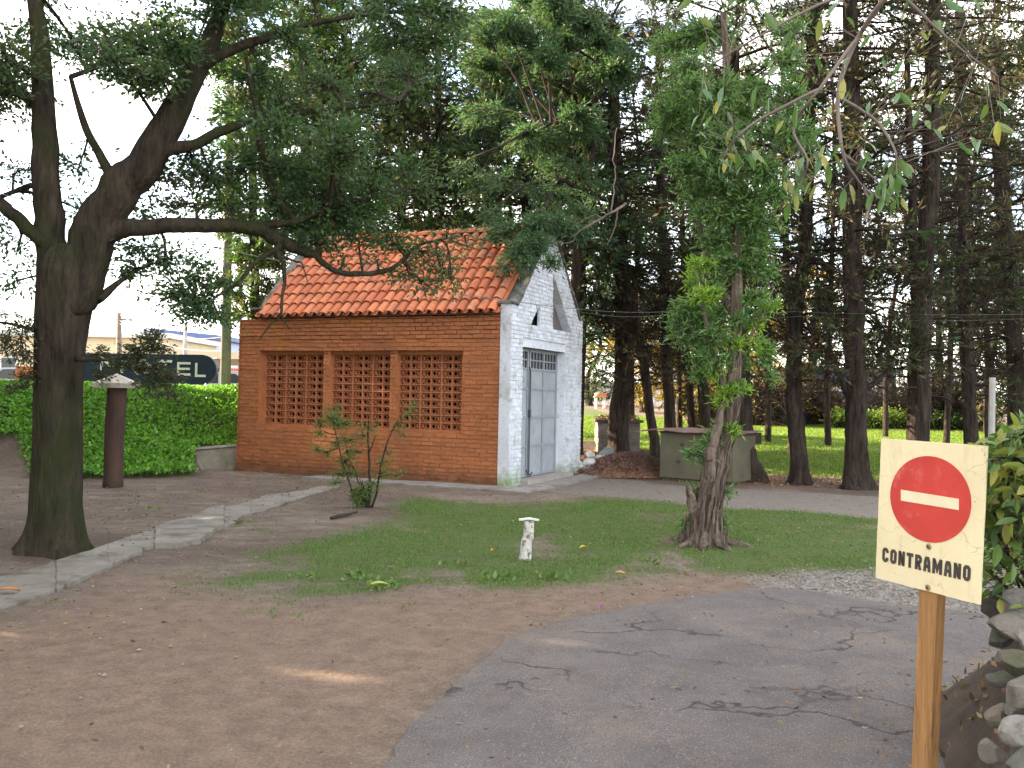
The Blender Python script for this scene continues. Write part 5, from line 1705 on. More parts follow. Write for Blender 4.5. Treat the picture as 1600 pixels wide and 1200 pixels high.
mb = MB(); mb.prism(np.array([(x0_ - .15, YP - .1, at(940, 626, YP)[2] + 0.2), (x1_ + .15, YP - .1, at(940, 626, YP)[2] + 0.2), (x1_ + .05, YP - .1, at(940, 614, YP)[2]), (x0_ + .1, YP - .1, at(940, 614, YP)[2])]), np.array([0, 1.1, 0])); mb.build('roof', plain('sunlit_orange_panel', (0.65, 0.26, 0.10), 0.6), pfm)  # orange sunlight is put into the roof panel colour
mb = MB(); mb.box((x0_, YP + 0.05, at(940, 634, YP)[2]), (x1_, YP + 0.85, at(940, 632, YP)[2])); mb.build('platform', plain('frame_board', (0.35, 0.32, 0.30), 0.7), pfm)
# small red round sign on its pole
c = at(979, 633, 44.0)
rs = thing('round_sign', 'small red round sign on a thin pole between the trunks beyond the brick enclosure', 'sign', (c[0], 44.0, float(hgt(c[0], 44.0))))
mb = MB(); th = np.linspace(0, 6.283, 20, endpoint=False)
mb.prism(np.column_stack([c[0] + 0.14 * np.cos(th), np.full(20, 44.0), c[2] + 0.14 * np.sin(th)]), np.array([0, 0.02, 0])); mb.build('disc', plain('bright_red', (0.8, 0.03, 0.04), 0.5), rs)
mb = MB(); mb.tube([(c[0], 44.04, float(hgt(c[0], 44.0)) - 0.1), (c[0], 44.04, c[2] + 0.1)], 0.025, 6); mb.build('pole', m_cpole, rs)
# pale concrete post at the right edge
c = at(1551, 590, 15.0); 
a = at(1549, 700, 15.0); a[2] = -0.2
stick('concrete_post', [a, c], [0.055, 0.05], m_cpole, 'slim pale grey concrete post behind the sign and the leafy shrub', 'post', rough=0.01)
# ---------------------------------------------------------------- trees
def bark(name, c1, c2, sc=6, st=0.22, d=0.03, moss=None):
    m, n, b = _nt(name)
    v = objvec(n, (1, 1, st))
    col = mix(n, ramp(n, noise(n, sc, 8, 0.7, v), [(0.35, 0), (0.65, 1)]), c1, c2)
    if moss:
        col = mix(n, ramp(n, noise(n, 1.6, 7, 0.7, objvec(n)), [(0.45, 0), (0.62, 0.75)]), col, moss)
    n.links.new(col, b.inputs['Base Color'])
    b.inputs['Roughness'].default_value = 0.95
    b.inputs['Specular IOR Level'].default_value = 0.15
    vo = n.nodes.new('ShaderNodeTexVoronoi'); vo.inputs['Scale'].default_value = sc * 3
    n.links.new(v, vo.inputs['Vector'])
    bump(n, b, math_node(n, 'ADD', noise(n, sc * 4, 7, 0.75, v), math_node(n, 'MULTIPLY', vo.outputs['Distance'], 0.8)), 0.9, d)
    return m
m_bark = bark('dark_bark', (0.075, 0.057, 0.046), (0.016, 0.0125, 0.011), 11, 0.16, 0.05)
m_barkL = bark('mossy_bark', (0.075, 0.057, 0.042), (0.018, 0.0145, 0.012), 10, 0.2, 0.05, (0.030, 0.038, 0.012))
m_barkS = bark('shaggy_bark', (0.23, 0.175, 0.14), (0.055, 0.040, 0.033), 16, 0.12, 0.03)
m_twig = plain('twig_bark', (0.038, 0.029, 0.024), 0.95, 0, 0.1)
m_twigG = plain('grey_twig', (0.16, 0.13, 0.115), 0.95, 0, 0.1)
DKG = [(0.020, 0.042, 0.018), (0.035, 0.070, 0.026), (0.045, 0.085, 0.030), (0.050, 0.050, 0.026)]
m_con = leafmat('conifer_needles', DKG + [(0.085, 0.065, 0.035)], 0.35, 0.6, 0.8, (0.10, 0.072, 0.034))
m_conb = leafmat('blue_green_needles', [(0.035, 0.085, 0.045), (0.06, 0.125, 0.065), (0.085, 0.15, 0.065), (0.04, 0.09, 0.045), (0.10, 0.10, 0.05)], 0.35, 0.6)
m_conw = leafmat('sunlit_gold_needles', [(0.18, 0.135, 0.05), (0.30, 0.21, 0.07), (0.12, 0.12, 0.04), (0.38, 0.26, 0.09), (0.20, 0.11, 0.05)], 0.5, 0.7)  # golden sunlight put into the leaf colours
m_mixg = leafmat('mixed_green_needles', [(0.045, 0.10, 0.025), (0.075, 0.14, 0.035), (0.03, 0.075, 0.03), (0.11, 0.13, 0.04)], 0.35, 0.6, 0.6, (0.12, 0.085, 0.045))
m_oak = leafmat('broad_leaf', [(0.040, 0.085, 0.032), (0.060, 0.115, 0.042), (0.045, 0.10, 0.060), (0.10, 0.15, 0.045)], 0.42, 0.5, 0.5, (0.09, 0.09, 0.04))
m_oakd = leafmat('brownish_dark_leaf', [(0.045, 0.045, 0.022), (0.035, 0.055, 0.022), (0.07, 0.055, 0.03)], 0.25, 0.6)  # brownish dark leaves of the low pine-like sprays
m_will = leafmat('willow_leaf', [(0.035, 0.095, 0.028), (0.08, 0.17, 0.045), (0.14, 0.25, 0.06), (0.06, 0.14, 0.065), (0.20, 0.28, 0.08)], 0.42, 0.4, gloss=0.5)
m_willy = leafmat('young_willow_leaf', [(0.20, 0.34, 0.04), (0.13, 0.28, 0.04), (0.28, 0.33, 0.06)], 0.4, 0.45)

def smooth_path(pts, k=6):
    pts = np.asarray(pts, float)
    n = len(pts)
    out = []
    for i in range(n - 1):
        p0 = pts[max(i - 1, 0)]; p1 = pts[i]; p2 = pts[i + 1]; p3 = pts[min(i + 2, n - 1)]
        for t in np.arange(k) / k:
            out.append(0.5 * ((2 * p1) + (-p0 + p2) * t + (2 * p0 - 5 * p1 + 4 * p2 - p3) * t * t + (-p0 + 3 * p1 - 3 * p2 + p3) * t ** 3))
    out.append(pts[-1])
    return np.array(out)

def limb(mb, pts, rads, sides=12, rough=0.07, seed=1, k=6, wob=0.0, m=0):
    P = smooth_path(pts, k)
    R = np.interp(np.linspace(0, 1, len(P)), np.linspace(0, 1, len(rads)), rads)
    if wob:
        g = np.random.default_rng(seed)
        w = g.normal(0, 1, P.shape)
        w = (w + np.roll(w, 1, 0) + np.roll(w, -1, 0)) / 3
        w[0] = 0
        P = P + w * wob * R[:, None] / max(R.max(), 1e-6)
    mb.tube(P, R, sides, rough=rough, seed=seed, m=m)
    return P

def flare(P, R, h, k):
    """widen the foot of a trunk"""
    z = P[:, 2] - P[0, 2]
    return R * (1 + k * np.exp(-z / h))

def trunk_from_px(mb, px, r0, r1, seed, base=None, Y=None, sides=14, wob=0.02, ridge_k=0.35):
    """px: list of pixel points, bottom first; the foot stands on the ground"""
    b0 = G(*px[0]) if base is None else np.array(base)
    Yt = b0[1] if Y is None else Y
    pts = [b0 + np.array([0, 0, -0.25])] + [b0] + [at(x, y, Yt) for x, y in px[1:]]
    P = smooth_path(pts, 7)
    zz_ = P[:, 2]
    R = np.interp(zz_, [b0[2], P[-1][2]], [r0, r1])
    R = R * (1 + 0.55 * np.exp(-np.clip(zz_ - b0[2], 0, 9) / 0.22))
    g = np.random.default_rng(seed)
    w = g.normal(0, 1, P.shape); w = (w + np.roll(w, 1, 0) + np.roll(w, -1, 0)) / 3; w[:8] = 0
    P = P + w * wob
    ph = g.uniform(0, 6.28, 4)
    def ridge(th, i, n):
        k = np.exp(-np.clip(P[:, 2][:, None] - b0[2], 0, 9) / 0.3)
        return 1 + ridge_k * k * (np.sin(3 * th + ph[0]) * 0.35 + np.sin(5 * th + ph[1]) * 0.3) + 0.05 * np.sin(4 * th + ph[2] + i * 0.25)
    mb.tube(P, R, sides, rough=0.06, ridge=ridge, seed=seed)
    return P, R

def conifer_crown(ml, mw, P, R, g, zlo, zhi, rad, nb=70, m=13, kl=13, L=0.17, W=0.046, droop=0.2, bare=0.35, ns=None, mi=0, bottom=0.6):
    """branches along the trunk path P, twigs and sprays of needles"""
    zt = P[:, 2]
    TP0, TP1, LP, LD = [], [], [], []
    for i in range(nb):
        f = (i + g.random()) / nb
        z = zlo + (zhi - zlo) * f
        base = np.array([np.interp(z, zt, P[:, k]) for k in range(3)])
        if z > zt[-1]:
            base = P[-1] + np.array([0, 0, z - zt[-1]])
        az = g.uniform(0, 6.28)
        el = g.uniform(-0.15, 0.55)
        ln = rad * (bottom + (1 - bottom) * math.sin(min(1, f * 1.6) * 1.57)) * (1 - 0.75 * max(0, f - 0.55) / 0.45) * g.uniform(0.55, 1.15)
        d = np.array([math.cos(az) * math.cos(el), math.sin(az) * math.cos(el), math.sin(el)])
        t = np.linspace(0, 1, 6)[:, None]
        pth = base + d * ln * t + np.array([0, 0, -droop * ln]) * t ** 2 + np.cumsum(g.normal(0, 0.035, (6, 3)), 0) * np.sqrt(ln)
        r = 0.012 + 0.014 * ln
        for a in range(5):
            ml[0].append((pth[a], pth[a + 1], r * (1 - a / 6), r * (1 - (a + 1) / 6)))
        isbare = g.random() < bare * (1.35 - f)
        for j in range(m):
            s = 0.2 + 0.8 * (j + g.random()) / m
            q = np.array([np.interp(s, t[:, 0], pth[:, k]) for k in range(3)])
            dd = d * 0.7 + g.normal(0, 0.55, 3) + np.array([0, 0, 0.05])
            dd /= np.linalg.norm(dd)
            tl = g.uniform(0.25, 0.65) * (1.15 - 0.4 * s) * (0.6 + 0.2 * rad)
            e = q + dd * tl
            TP0.append(q); TP1.append(e)
            nk = 0 if isbare and g.random() < 0.85 else kl
            if nk:
                u = g.random((nk, 1)) ** 0.7
                LP.append(q + (e - q) * u + g.normal(0, 0.035, (nk, 3)))
                LD.append(np.tile(dd, (nk, 1)) + np.array([0, 0, -0.15]))
            for _ in range(5 if isbare else 3):
                u = g.uniform(0.2, 1)
                q2 = q + (e - q) * u
                TP0.append(q2); TP1.append(q2 + (dd * 0.5 + g.normal(0, 0.6, 3)) * tl * 0.5)
    mw.twigs(TP0, TP1, 0.006, 0.003, 1)
    if LP:
        LP = np.concatenate(LP); LD = np.concatenate(LD)
        mw.leaves(LP, L, W, g, LD, 0.45, mi)

def flush_branches(mw, ml, m=1):
    a = ml[0]
    if a:
        mw.twigs(np.array([q[0] for q in a]), np.array([q[1] for q in a]), np.array([q[2] for q in a]), np.array([q[3] for q in a]), m)

def conifer(name, px, r0, r1, zlo, zhi, rad, label, seed, mat_leaf=None, forks=(), group='dark park conifers', Y=None, base=None, **kw):
    g = np.random.default_rng(seed)
    mb = MB()
    P, R = trunk_from_px(mb, px, r0, r1, seed, base=base, Y=Y)
    t = thing(name, label, 'tree', (P[7][0], P[7][1], float(hgt(P[7][0], P[7][1]))), group)
    Yt = P[-1][1]
    for fk, fr in forks:
        pts = [at(x, y, Yt + dy) for x, y, dy in fk]
        limb(mb, pts, fr, 9, 0.08, seed + 3, 5, 0.03)
    mb.build('trunk', m_bark, t, smooth=True)
    mw = MB(); ml = ([],)
    conifer_crown(ml, mw, P, R, g, zlo, zhi, rad, **kw)
    if 'shed' not in group:
        conifer_crown(ml, mw, P, R, g, P[7][2] + 1.7, P[7][2] + 4.6, 1.5, nb=24, m=9, kl=3, bare=0.7, droop=0.35)
    for fk, fr in forks:
        FPt = smooth_path([at(x, y, Yt + dy) for x, y, dy in fk], 4)
        if FPt[-1][2] > FPt[0][2] + 0.8:
            conifer_crown(ml, mw, FPt, None, g, FPt[0][2] + 0.5, FPt[-1][2] + 0.4, rad * 0.5, nb=14, m=9, kl=kw.get('kl', 13))
    flush_branches(mw, ml)
    mw.build('crown', [mat_leaf or m_con, m_twig], t)
    return t

# right-hand row of dark trunks
conifer('conifer', [(965, 718), (968, 640), (975, 560), (972, 450), (968, 330), (960, 180), (958, 40)], 0.255, 0.12, 3.2, 13.0, 2.6, 'thick leaning dark trunk in front of the old brick enclosure', 101, kl=7)
conifer('conifer', [(1027, 724), (1018, 650), (1006, 560), (990, 480), (974, 400), (962, 300), (955, 180)], 0.12, 0.06, 2.5, 11.0, 1.9, 'slender dark trunk bowing left between the leaf pile and the box tank', 102, kl=6, nb=75, bare=0.6)
conifer('conifer', [(1050, 712), (1046, 640), (1040, 500), (1035, 350), (1030, 180), (1028, 40)], 0.16, 0.09, 3.0, 12.0, 2.1, 'straight dark trunk rising from behind the left end of the tank lid', 103, kl=7)
conifer('conifer', [(1082, 702), (1077, 600), (1070, 500), (1066, 350), (1062, 150)], 0.11, 0.06, 2.5, 11.0, 2.0, 'thin reddish trunk behind the middle of the tank lid', 104, kl=6, bare=0.5)
conifer('conifer', [(1104, 704), (1098, 600), (1092, 480), (1090, 300), (1088, 100)], 0.17, 0.09, 3.0, 12.0, 2.1, 'dark trunk just left of the shaggy leaning tree and behind the tank', 105, kl=7)
conifer('conifer', [(1178, 753), (1163, 700), (1158, 620), (1154, 540), (1150, 400), (1148, 250), (1145, 60)], 0.21, 0.12, 3.0, 12.5, 2.2, 'dark trunk touching the right end of the box tank', 106, kl=7)
conifer('conifer', [(1249, 757), (1245, 680), (1240, 600), (1245, 500), (1256, 400), (1263, 300), (1270, 100), (1272, 0)], 0.165, 0.08, 3.4, 12.0, 2.0, 'dark forked trunk second to the right of the box tank', 107, forks=(([(1239, 590, 0), (1233, 500, .1), (1227, 400, .1), (1226, 300, .2), (1230, 150, .2)], [0.09, 0.08, 0.06, 0.04]),), kl=7)
conifer('conifer', [(1338, 764), (1337, 700), (1338, 600), (1335, 480), (1330, 350), (1332, 240), (1330, 100), (1328, -20)], 0.215, 0.13, 3.0, 11.5, 2.2, 'thickest dark trunk with low side branches left of the sign', 108, forks=(([(1336, 632, 0), (1315, 592, 0), (1302, 560, .1), (1290, 520, .2)], [0.08, 0.07, 0.045, 0.02]), ([(1342, 612, 0), (1368, 598, .1), (1388, 575, .2), (1402, 545, .3)], [0.06, 0.045, 0.03, 0.015])), kl=6, nb=90, bare=0.5)
conifer('conifer', [(1436, 762), (1435, 650), (1437, 550), (1441, 480), (1450, 350), (1455, 240), (1458, 60), (1460, -30)], 0.22, 0.12, 4.0, 12.5, 2.2, 'double-stemmed dark trunk standing directly above the sign', 109, forks=(([(1433, 500, 0), (1428, 420, -.1), (1426, 320, -.1), (1420, 200, -.1), (1418, 60, 0)], [0.11, 0.09, 0.07, 0.05]),), kl=5, nb=80, bare=0.6)
conifer('conifer', [(1517, 742), (1515, 650), (1511, 560), (1505, 450), (1505, 330), (1503, 200), (1500, 20)], 0.17, 0.10, 3.2, 12.5, 2.3, 'dark trunk above the right corner of the sign beside the pale post', 110, forks=(([(1517, 612, 0), (1540, 598, .1), (1560, 590, .2), (1580, 570, .2)], [0.07, 0.05, 0.035, 0.02]),), kl=6, nb=85, bare=0.5)
conifer('conifer', [(1592, 735), (1590, 640), (1584, 520), (1572, 380), (1562, 240), (1555, 60)], 0.24, 0.12, 2.2, 12.0, 2.3, 'broad dark trunk at the right edge behind the leafy shrub', 111, kl=8, nb=90)
# behind the shed
conifer('conifer', [(700, 610), (694, 480), (690, 360), (686, 240), (684, 60)], 0.15, 0.07, 3.6, 12.5, 2.8, 'green conifer whose trunk rises behind the middle of the tiled ridge', 112, m_mixg, base=at(700, 615, 26) * [1, 1, 0], kl=19, nb=110, bare=0.1, group='conifers behind the shed')
conifer('conifer', [(830, 610), (826, 440), (821, 330), (817, 240), (812, 60)], 0.14, 0.08, 4.0, 12.0, 2.2, 'conifer with a reddish trunk behind the right end of the tiled ridge', 113, m_conb, base=at(830, 615, 25) * [1, 1, 0], kl=18, nb=95, bare=0.15, group='conifers behind the shed')
conifer('conifer', [(905, 712), (906, 560), (908, 420), (905, 280), (900, 100)], 0.16, 0.08, 3.4, 11.5, 2.4, 'conifer close behind the white gable with foliage hanging over its top', 114, m_conb, base=at(900, 640, 22.5) * [1, 1, 0], kl=18, nb=95, bare=0.15, group='conifers behind the shed')
conifer('conifer', [(560, 610), (556, 440), (552, 330), (548, 200), (546, 60)], 0.15, 0.08, 3.6, 12.5, 2.8, 'conifer behind the shed left of the ridge middle', 115, m_mixg, base=at(560, 615, 26.5) * [1, 1, 0.5], kl=19, nb=110, bare=0.1, group='conifers behind the shed')
conifer('conifer', [(622, 610), (625, 440), (628, 330), (630, 200), (632, 60)], 0.17, 0.08, 4.0, 12.0, 1.9, 'brown tinged cypress with bare inner twigs behind the shed roof', 116, leafmat('brown_cypress', [(0.11, 0.075, 0.05), (0.075, 0.08, 0.035), (0.15, 0.10, 0.06)], 0.3, 0.7), base=at(622, 615, 28) * [1, 1, 0.5], kl=19, nb=110, bare=0.1, group='conifers behind the shed')
conifer('conifer', [(398, 600), (399, 500), (397, 380), (394, 240), (392, 60)], 0.13, 0.07, 2.8, 12.0, 1.15, 'narrow yellow-green cypress beside the concrete pole at the left end of the shed', 117, m_mixg, base=at(398, 615, 23.0) * [1, 1, 0.6], kl=16, bare=0.15, nb=100, group='conifers behind the shed')
conifer('conifer', [(470, 610), (472, 440), (474, 330), (476, 200), (478, 60)], 0.15, 0.08, 4.2, 12.5, 2.0, 'green conifer behind the left end of the tiled roof', 118, m_mixg, base=at(470, 615, 25.0) * [1, 1, 0.5], kl=19, nb=110, bare=0.1, group='conifers behind the shed')
conifer('conifer', [(755, 610), (756, 440), (758, 330), (760, 200), (762, 60)], 0.15, 0.08, 5.0, 12.5, 2.0, 'loose green conifer between the two trunks showing behind the ridge', 119, m_con, base=at(755, 615, 29.0) * [1, 1, 0], kl=17, nb=100, bare=0.15, group='conifers behind the shed')

# creeper on the pale pole
def creeper(mb, pth, rr, z0, z1, n_, g, L=0.07, W=0.045):
    z = g.uniform(z0, z1, n_)
    z = z0 + (z1 - z0) * (0.5 + 0.5 * np.sign(np.sin(z * 5)) * np.abs(np.sin(z * 5)) ** 0.6) * 0 + z
    x = np.interp(z, pth[:, 2], pth[:, 0]); y = np.interp(z, pth[:, 2], pth[:, 1])
    a = g.uniform(0, 6.28, n_)
    r = rr * (1 + g.random(n_) * (0.3 + 1.3 * np.clip(np.sin(z * 2.1 + 1), 0, 1)))
    P = np.column_stack([x + r * np.cos(a), y + r * np.sin(a), z])
    mb.leaves(P, L, W, g, np.column_stack([np.cos(a), np.sin(a), np.full(n_, -0.6)]), 0.6)
g = np.random.default_rng(50)
p3 = np.array([at(353, 600, 24.5), at(360, 60, 24.5)])
mb = MB()
creeper(mb, p3, 0.17, at(355, 560, 24.5)[2], at(360, 420, 24.5)[2], 420, g)
creeper(mb, p3, 0.24, at(357, 430, 24.5)[2], at(360, 60, 24.5)[2], 4200, g)
tag(mb.build('ivy', m_mixg), 'green creeper climbing the stout pale pole left of the shed', 'creeper')

# trees and bushes beyond the far lawn; some carry golden sunlight in their colour
def back_tree(px, Y0, h, rad, label, seed, mt, nb=45, low=0.5, r=0.16, group='sunlit trees beyond the far lawn', kl=11, name='background_tree'):
    g = np.random.default_rng(seed)
    b0 = at(px, 640, Y0); b0[2] = float(hgt(b0[0], b0[1]))
    t = thing(name, label, 'tree', b0, group)
    mb = MB()
    P = limb(mb, [b0 - [0, 0, .3], b0 + [g.normal(0, .22), 0, h * .3], b0 + [g.normal(0, .45), 0, h * .65], b0 + [g.normal(0, .5), 0, h]], [r * 1.3, r, r * .7, r * .2], 9, 0.08, seed, 5, 0.05)
    mb.build('trunk', m_bark, t, smooth=True)
    mw = MB(); ml = ([],)
    conifer_crown(ml, mw, P, None, g, b0[2] + low, b0[2] + h, rad, nb=nb, m=12, kl=kl, L=0.26, W=0.075, bare=0.25)
    flush_branches(mw, ml)
    mw.build('crown', [mt, m_twig], t)
k = 0
GB = [(1005, 52, 6.5, 2.9, m_conw, 'tree coloured sunlit gold seen between the thick leaning trunk and the tank lid'),
      (1068, 49, 6.5, 2.8, m_conw, 'tree coloured sunlit gold seen above the middle of the tank lid'),
      (1140, 46, 6.5, 2.8, m_conw, 'bushy tree coloured sunlit gold between the shaggy tree and the trunk at the tank end'),
      (1205, 42.5, 7.5, 2.7, m_conw, 'tree coloured sunlit golden brown left of the pale wooden stake'),
      (1275, 44, 7.5, 2.0, m_conw, 'tree coloured sunlit ochre between the forked trunk and the thickest trunk'),
      (1385, 47, 5.2, 2.0, m_mixg, 'low brownish tree right of the thickest trunk in front of the blue house'),
      (1475, 42, 8.5, 2.8, m_mixg, 'olive tree filling the gap above the right half of the sign'),
      (1545, 38, 8, 2.6, m_con, 'dark olive low-branched tree at the lawn end behind the slim pale post'),
      (1625, 36, 8, 2.6, m_con, 'dark bushy tree at the far right edge beyond the lawn'),
      (925, 60, 6.0, 3.0, m_mixg, 'green tree beyond the bright lawn beside the white gable'),
      (1330, 75, 9, 3.0, m_mixg, 'tall thin-crowned tree behind the blue house')]
for px, Y0, h, rad, mt, lab in GB:
    back_tree(px, Y0, h, rad, lab, 300 + k, mt, low=0.2, nb=60 if px not in (1385,) else 34, kl=13 if px not in (1385, 1330) else 4)
    k += 1
TB_ = [(900, 31, 'tall dark tree behind the right edge of the white gable'), (985, 30, 'tall dark tree right behind the thick leaning trunk'), (1062, 33, 'tall dark tree behind the thin reddish trunk'), (1130, 31, 'tall dark tree directly behind the shaggy tree crown'),
       (1200, 30, 'tall dark tree between the tank end trunk and the forked trunk'), (1295, 29, 'tall dark tree between the forked trunk and the thickest trunk'), (1385, 34, 'tall thin dark tree between the thickest trunk and the double-stemmed trunk'),
       (1478, 30, 'tall dark tree right of the double-stemmed trunk'), (1548, 28, 'tall dark tree above and behind the slim pale post'), (1640, 27, 'tall dark tree beyond the right edge'), (650, 32, 'tall dark tree behind the brown tinged cypress'), (790, 33, 'tall dark tree behind the right half of the shed roof'), (520, 34, 'tall dark tree behind the left half of the shed roof'), (860, 29, 'tall dark tree behind the top of the gable')]
for i, (px, Y0, lab) in enumerate(TB_):
    back_tree(px, Y0, 12.5, 2.5 if px != 1385 else 1.6, lab, 360 + i, m_mixg if px < 880 else m_con, nb=44 if px != 1385 else 30, low=3.0 if px < 880 else 4.2, r=0.085, group='tall trees in the rows behind', kl=9)
m_thick = leafmat('thicket_leaf', [(0.10, 0.06, 0.045), (0.075, 0.055, 0.035), (0.07, 0.08, 0.03), (0.15, 0.10, 0.06)], 0.3, 0.7)
# undergrowth in front of the tarpaulins
def bush(name, px, Y0, w, h, label, seed, mt, n_=1500, L=0.14, W=0.07, cat='bush', group=None, twn=90, grey=False, stuffed=True):
    g = np.random.default_rng(seed)
    b0 = at(px, 640, Y0); b0[2] = float(hgt(b0[0], b0[1]))
    t = thing(name, label, cat, b0, group)
    mb = MB()
    e = b0 + np.column_stack([g.normal(0, w * 0.55, twn), g.normal(0, w * 0.35, twn), h * g.uniform(0.35, 1.05, twn)])
    s = b0 + np.column_stack([g.normal(0, w * 0.3, twn), g.normal(0, w * 0.2, twn), np.zeros(twn) - 0.05])
    m_ = (s + e) / 2 + g.normal(0, 0.12 * h, (twn, 3))
    mb.twigs(s, m_, 0.022, 0.014); mb.twigs(m_, e, 0.014, 0.005)
    e2 = e[g.integers(0, twn, twn * 3)]; m2 = m_[g.integers(0, twn, twn * 3)]
    mb.twigs(m2, m2 + g.normal(0, 0.35 * h, m2.shape), 0.008, 0.003)
    mb.build('stem', m_twigG if grey else m_twig, t)
    if n_:
        mb = MB()
        idx = g.integers(0, twn, n_)
        u = g.uniform(0.25, 1.1, (n_, 1))
        P = m_[idx] + (e[idx] - m_[idx]) * u + g.normal(0, 0.09 * h + 0.03, (n_, 3))
        P[:, 2] = np.maximum(P[:, 2], b0[2] + 0.02)
        mb.leaves(P, L, W, g, np.tile([0, 0, 0.25], (n_, 1)), 1.0)
        mb.build('foliage', mt, t)
    return t
m_ylw = leafmat('yellow_green_leaf', [(0.14, 0.22, 0.035), (0.20, 0.26, 0.05), (0.09, 0.16, 0.03)], 0.4, 0.6)
for i, (px, w_, lab) in enumerate(((1322, 0.8, 'yellow-green low shrub just left of the thickest trunk at the lawn edge'), (1368, 0.9, 'yellow-green low shrub right of the thickest trunk at the lawn edge'), (1400, 0.8, 'yellow-green low shrub beside the upper left corner of the sign'), (1475, 1.0, 'grey-green low plant above the top edge of the sign'), (1535, 0.9, 'green low plant at the foot of the pale concrete post'))):
    bush('low_shrub', px, 39.6, w_, 0.75, lab, 400 + i, m_ylw if i < 3 else m_mixg, 1300, 0.12, 0.08, 'shrub', 'low shrubs along the back of the lawn', 40)
for i, (px, Y0, w_, h, lab, n_) in enumerate(((1265, 42.5, 2.2, 2.3, 'tangle of bare brown brushwood left of the thickest trunk', 900), (1375, 42.8, 1.8, 1.9, 'tangle of bare grey branches right of the thickest trunk', 900), (1455, 41, 2.2, 2.8, 'dense dark thicket just above the sign', 1800), (1500, 40.5, 1.5, 2.4, 'dark brown thicket between the two dark trunks above the sign', 1600), (1120, 33, 1.2, 1.8, 'twiggy sunlit-coloured bush behind the shaggy tree', 700), (1195, 40.5, 1.8, 2.6, 'tall sunlit-coloured bundle of dry shoots left of the navy tarpaulin', 900))):
    bush('thicket', px, Y0, w_, h, lab, 420 + i, m_conw if px in (1120, 1195) else m_thick, n_, 0.16, 0.07, 'thicket', 'brushwood behind the lawn', 300, grey=px in (1375,))  # two of them take the gold leaf colour in place of sunlight

# ---------------------------------------------------------------- generic clump foliage
def clump(mw, limbs, c, rad, g, nt=46, kl=18, L=0.06, W=0.028, spread=0.7, m=0, mt=2, rb=0.012, hang=-0.1, connect=True, jit=0.03):
    c = np.asarray(c, float); rad = np.asarray(rad, float)
    d = np.linalg.norm(limbs - c, axis=1)
    s = limbs[np.argmin(d)]
    ln = np.linalg.norm(c - s)
    if connect and ln > 0.03:
        mid = (s + c) / 2 + g.normal(0, 0.08 * ln, 3) + np.array([0, 0, 0.06 * ln])
        pth = smooth_path([s, mid, c], 4)
        r = np.linspace(rb * (1 + ln * 0.9), rb * 0.5, len(pth))
        mw.tube(pth, r, 6, m=mt, cap=False)
    else:
        pth = np.array([s, c])
    # twig ends inside the ellipsoid
    u = g.normal(0, 1, (nt, 3)); u /= np.linalg.norm(u, axis=1)[:, None]
    e = c + u * rad * g.random((nt, 1)) ** 0.4
    f = g.uniform(0.45, 1.0, nt)
    q = np.column_stack([np.interp(f, np.linspace(0, 1, len(pth)), pth[:, k]) for k in range(3)])
    q = c + (q - c) * np.minimum(1, rad.mean() * 1.3 / (np.linalg.norm(q - c, axis=1)[:, None] + 1e-6))
    mw.twigs(q, e, 0.004, 0.002, mt)
    idx = np.repeat(np.arange(nt), kl)
    t = g.uniform(0.25, 1.05, (nt * kl, 1))
    dd = (e - q)[idx]; dd /= np.linalg.norm(dd, axis=1)[:, None] + 1e-6
    P = q[idx] + (e - q)[idx] * t + g.normal(0, jit, (nt * kl, 3))
    mw.leaves(P, L, W, g, dd + np.array([0, 0, hang]), spread, m)

# ---------------------------------------------------------------- the big tree on the left
g = np.random.default_rng(7)
tb = G(84, 858)
big = thing('evergreen_tree', 'large mossy evergreen tree forking low at the left, one long limb reaching over the shed', 'tree', tb)
YT = tb[1]
mb = MB()
LB = []
bpts = [tb - [0, 0, .3], tb, at(87, 800, YT), at(90, 720, YT), at(92, 600, YT), at(98, 500, YT), at(106, 430, YT), at(112, 385, YT)]
P = smooth_path(bpts, 7)
Rz = np.interp(P[:, 2], [tb[2] - .3, tb[2], at(0, 720, YT)[2], at(0, 600, YT)[2], at(0, 470, YT)[2], at(0, 420, YT)[2], at(0, 385, YT)[2]], [0.31, 0.275, 0.255, 0.238, 0.285, 0.31, 0.22])
Rz = Rz * 0.86 * (1 + 0.45 * np.exp(-np.clip(P[:, 2] - tb[2], 0, 9) / 0.13))
ph = g.uniform(0, 6.28, 4)
kk = np.exp(-np.clip(P[:, 2][:, None] - tb[2], 0, 9) / 0.25)
mb.tube(P, Rz, 40, rough=0.025, seed=71, ridge=lambda th, i, n: 1 + 0.35 * kk * (np.sin(3 * th + ph[0]) * 0.4 + np.sin(5 * th + ph[1]) * 0.35) + 0.025 * np.sin(7 * th + ph[2] + i * 0.1) + 0.02 * np.sin(11 * th + i * 0.17))
LB.append(P)
def bl_(px3, rads, sides=16, seed=1, wob=0.02, rough=0.06):
    p = limb(mb, [at(x, y, YT + dy) for x, y, dy in px3], rads, sides, rough, seed, 6, wob)
    LB.append(p)
    return p
bl_([(92, 480, 0), (82, 400, 0), (76, 330, 0), (72, 250, 0), (68, 150, 0.1), (60, 40, 0.2), (50, -60, 0.3)], [0.15, 0.14, 0.13, 0.12, 0.10, 0.08, 0.05], 20, 2)
bl_([(112, 480, 0), (132, 410, 0), (158, 345, 0), (192, 295, 0.05), (232, 245, 0.1), (280, 160, 0.2), (330, 60, 0.3), (360, -40, 0.4)], [0.20, 0.21, 0.20, 0.185, 0.165, 0.13, 0.09, 0.05], 22, 3)
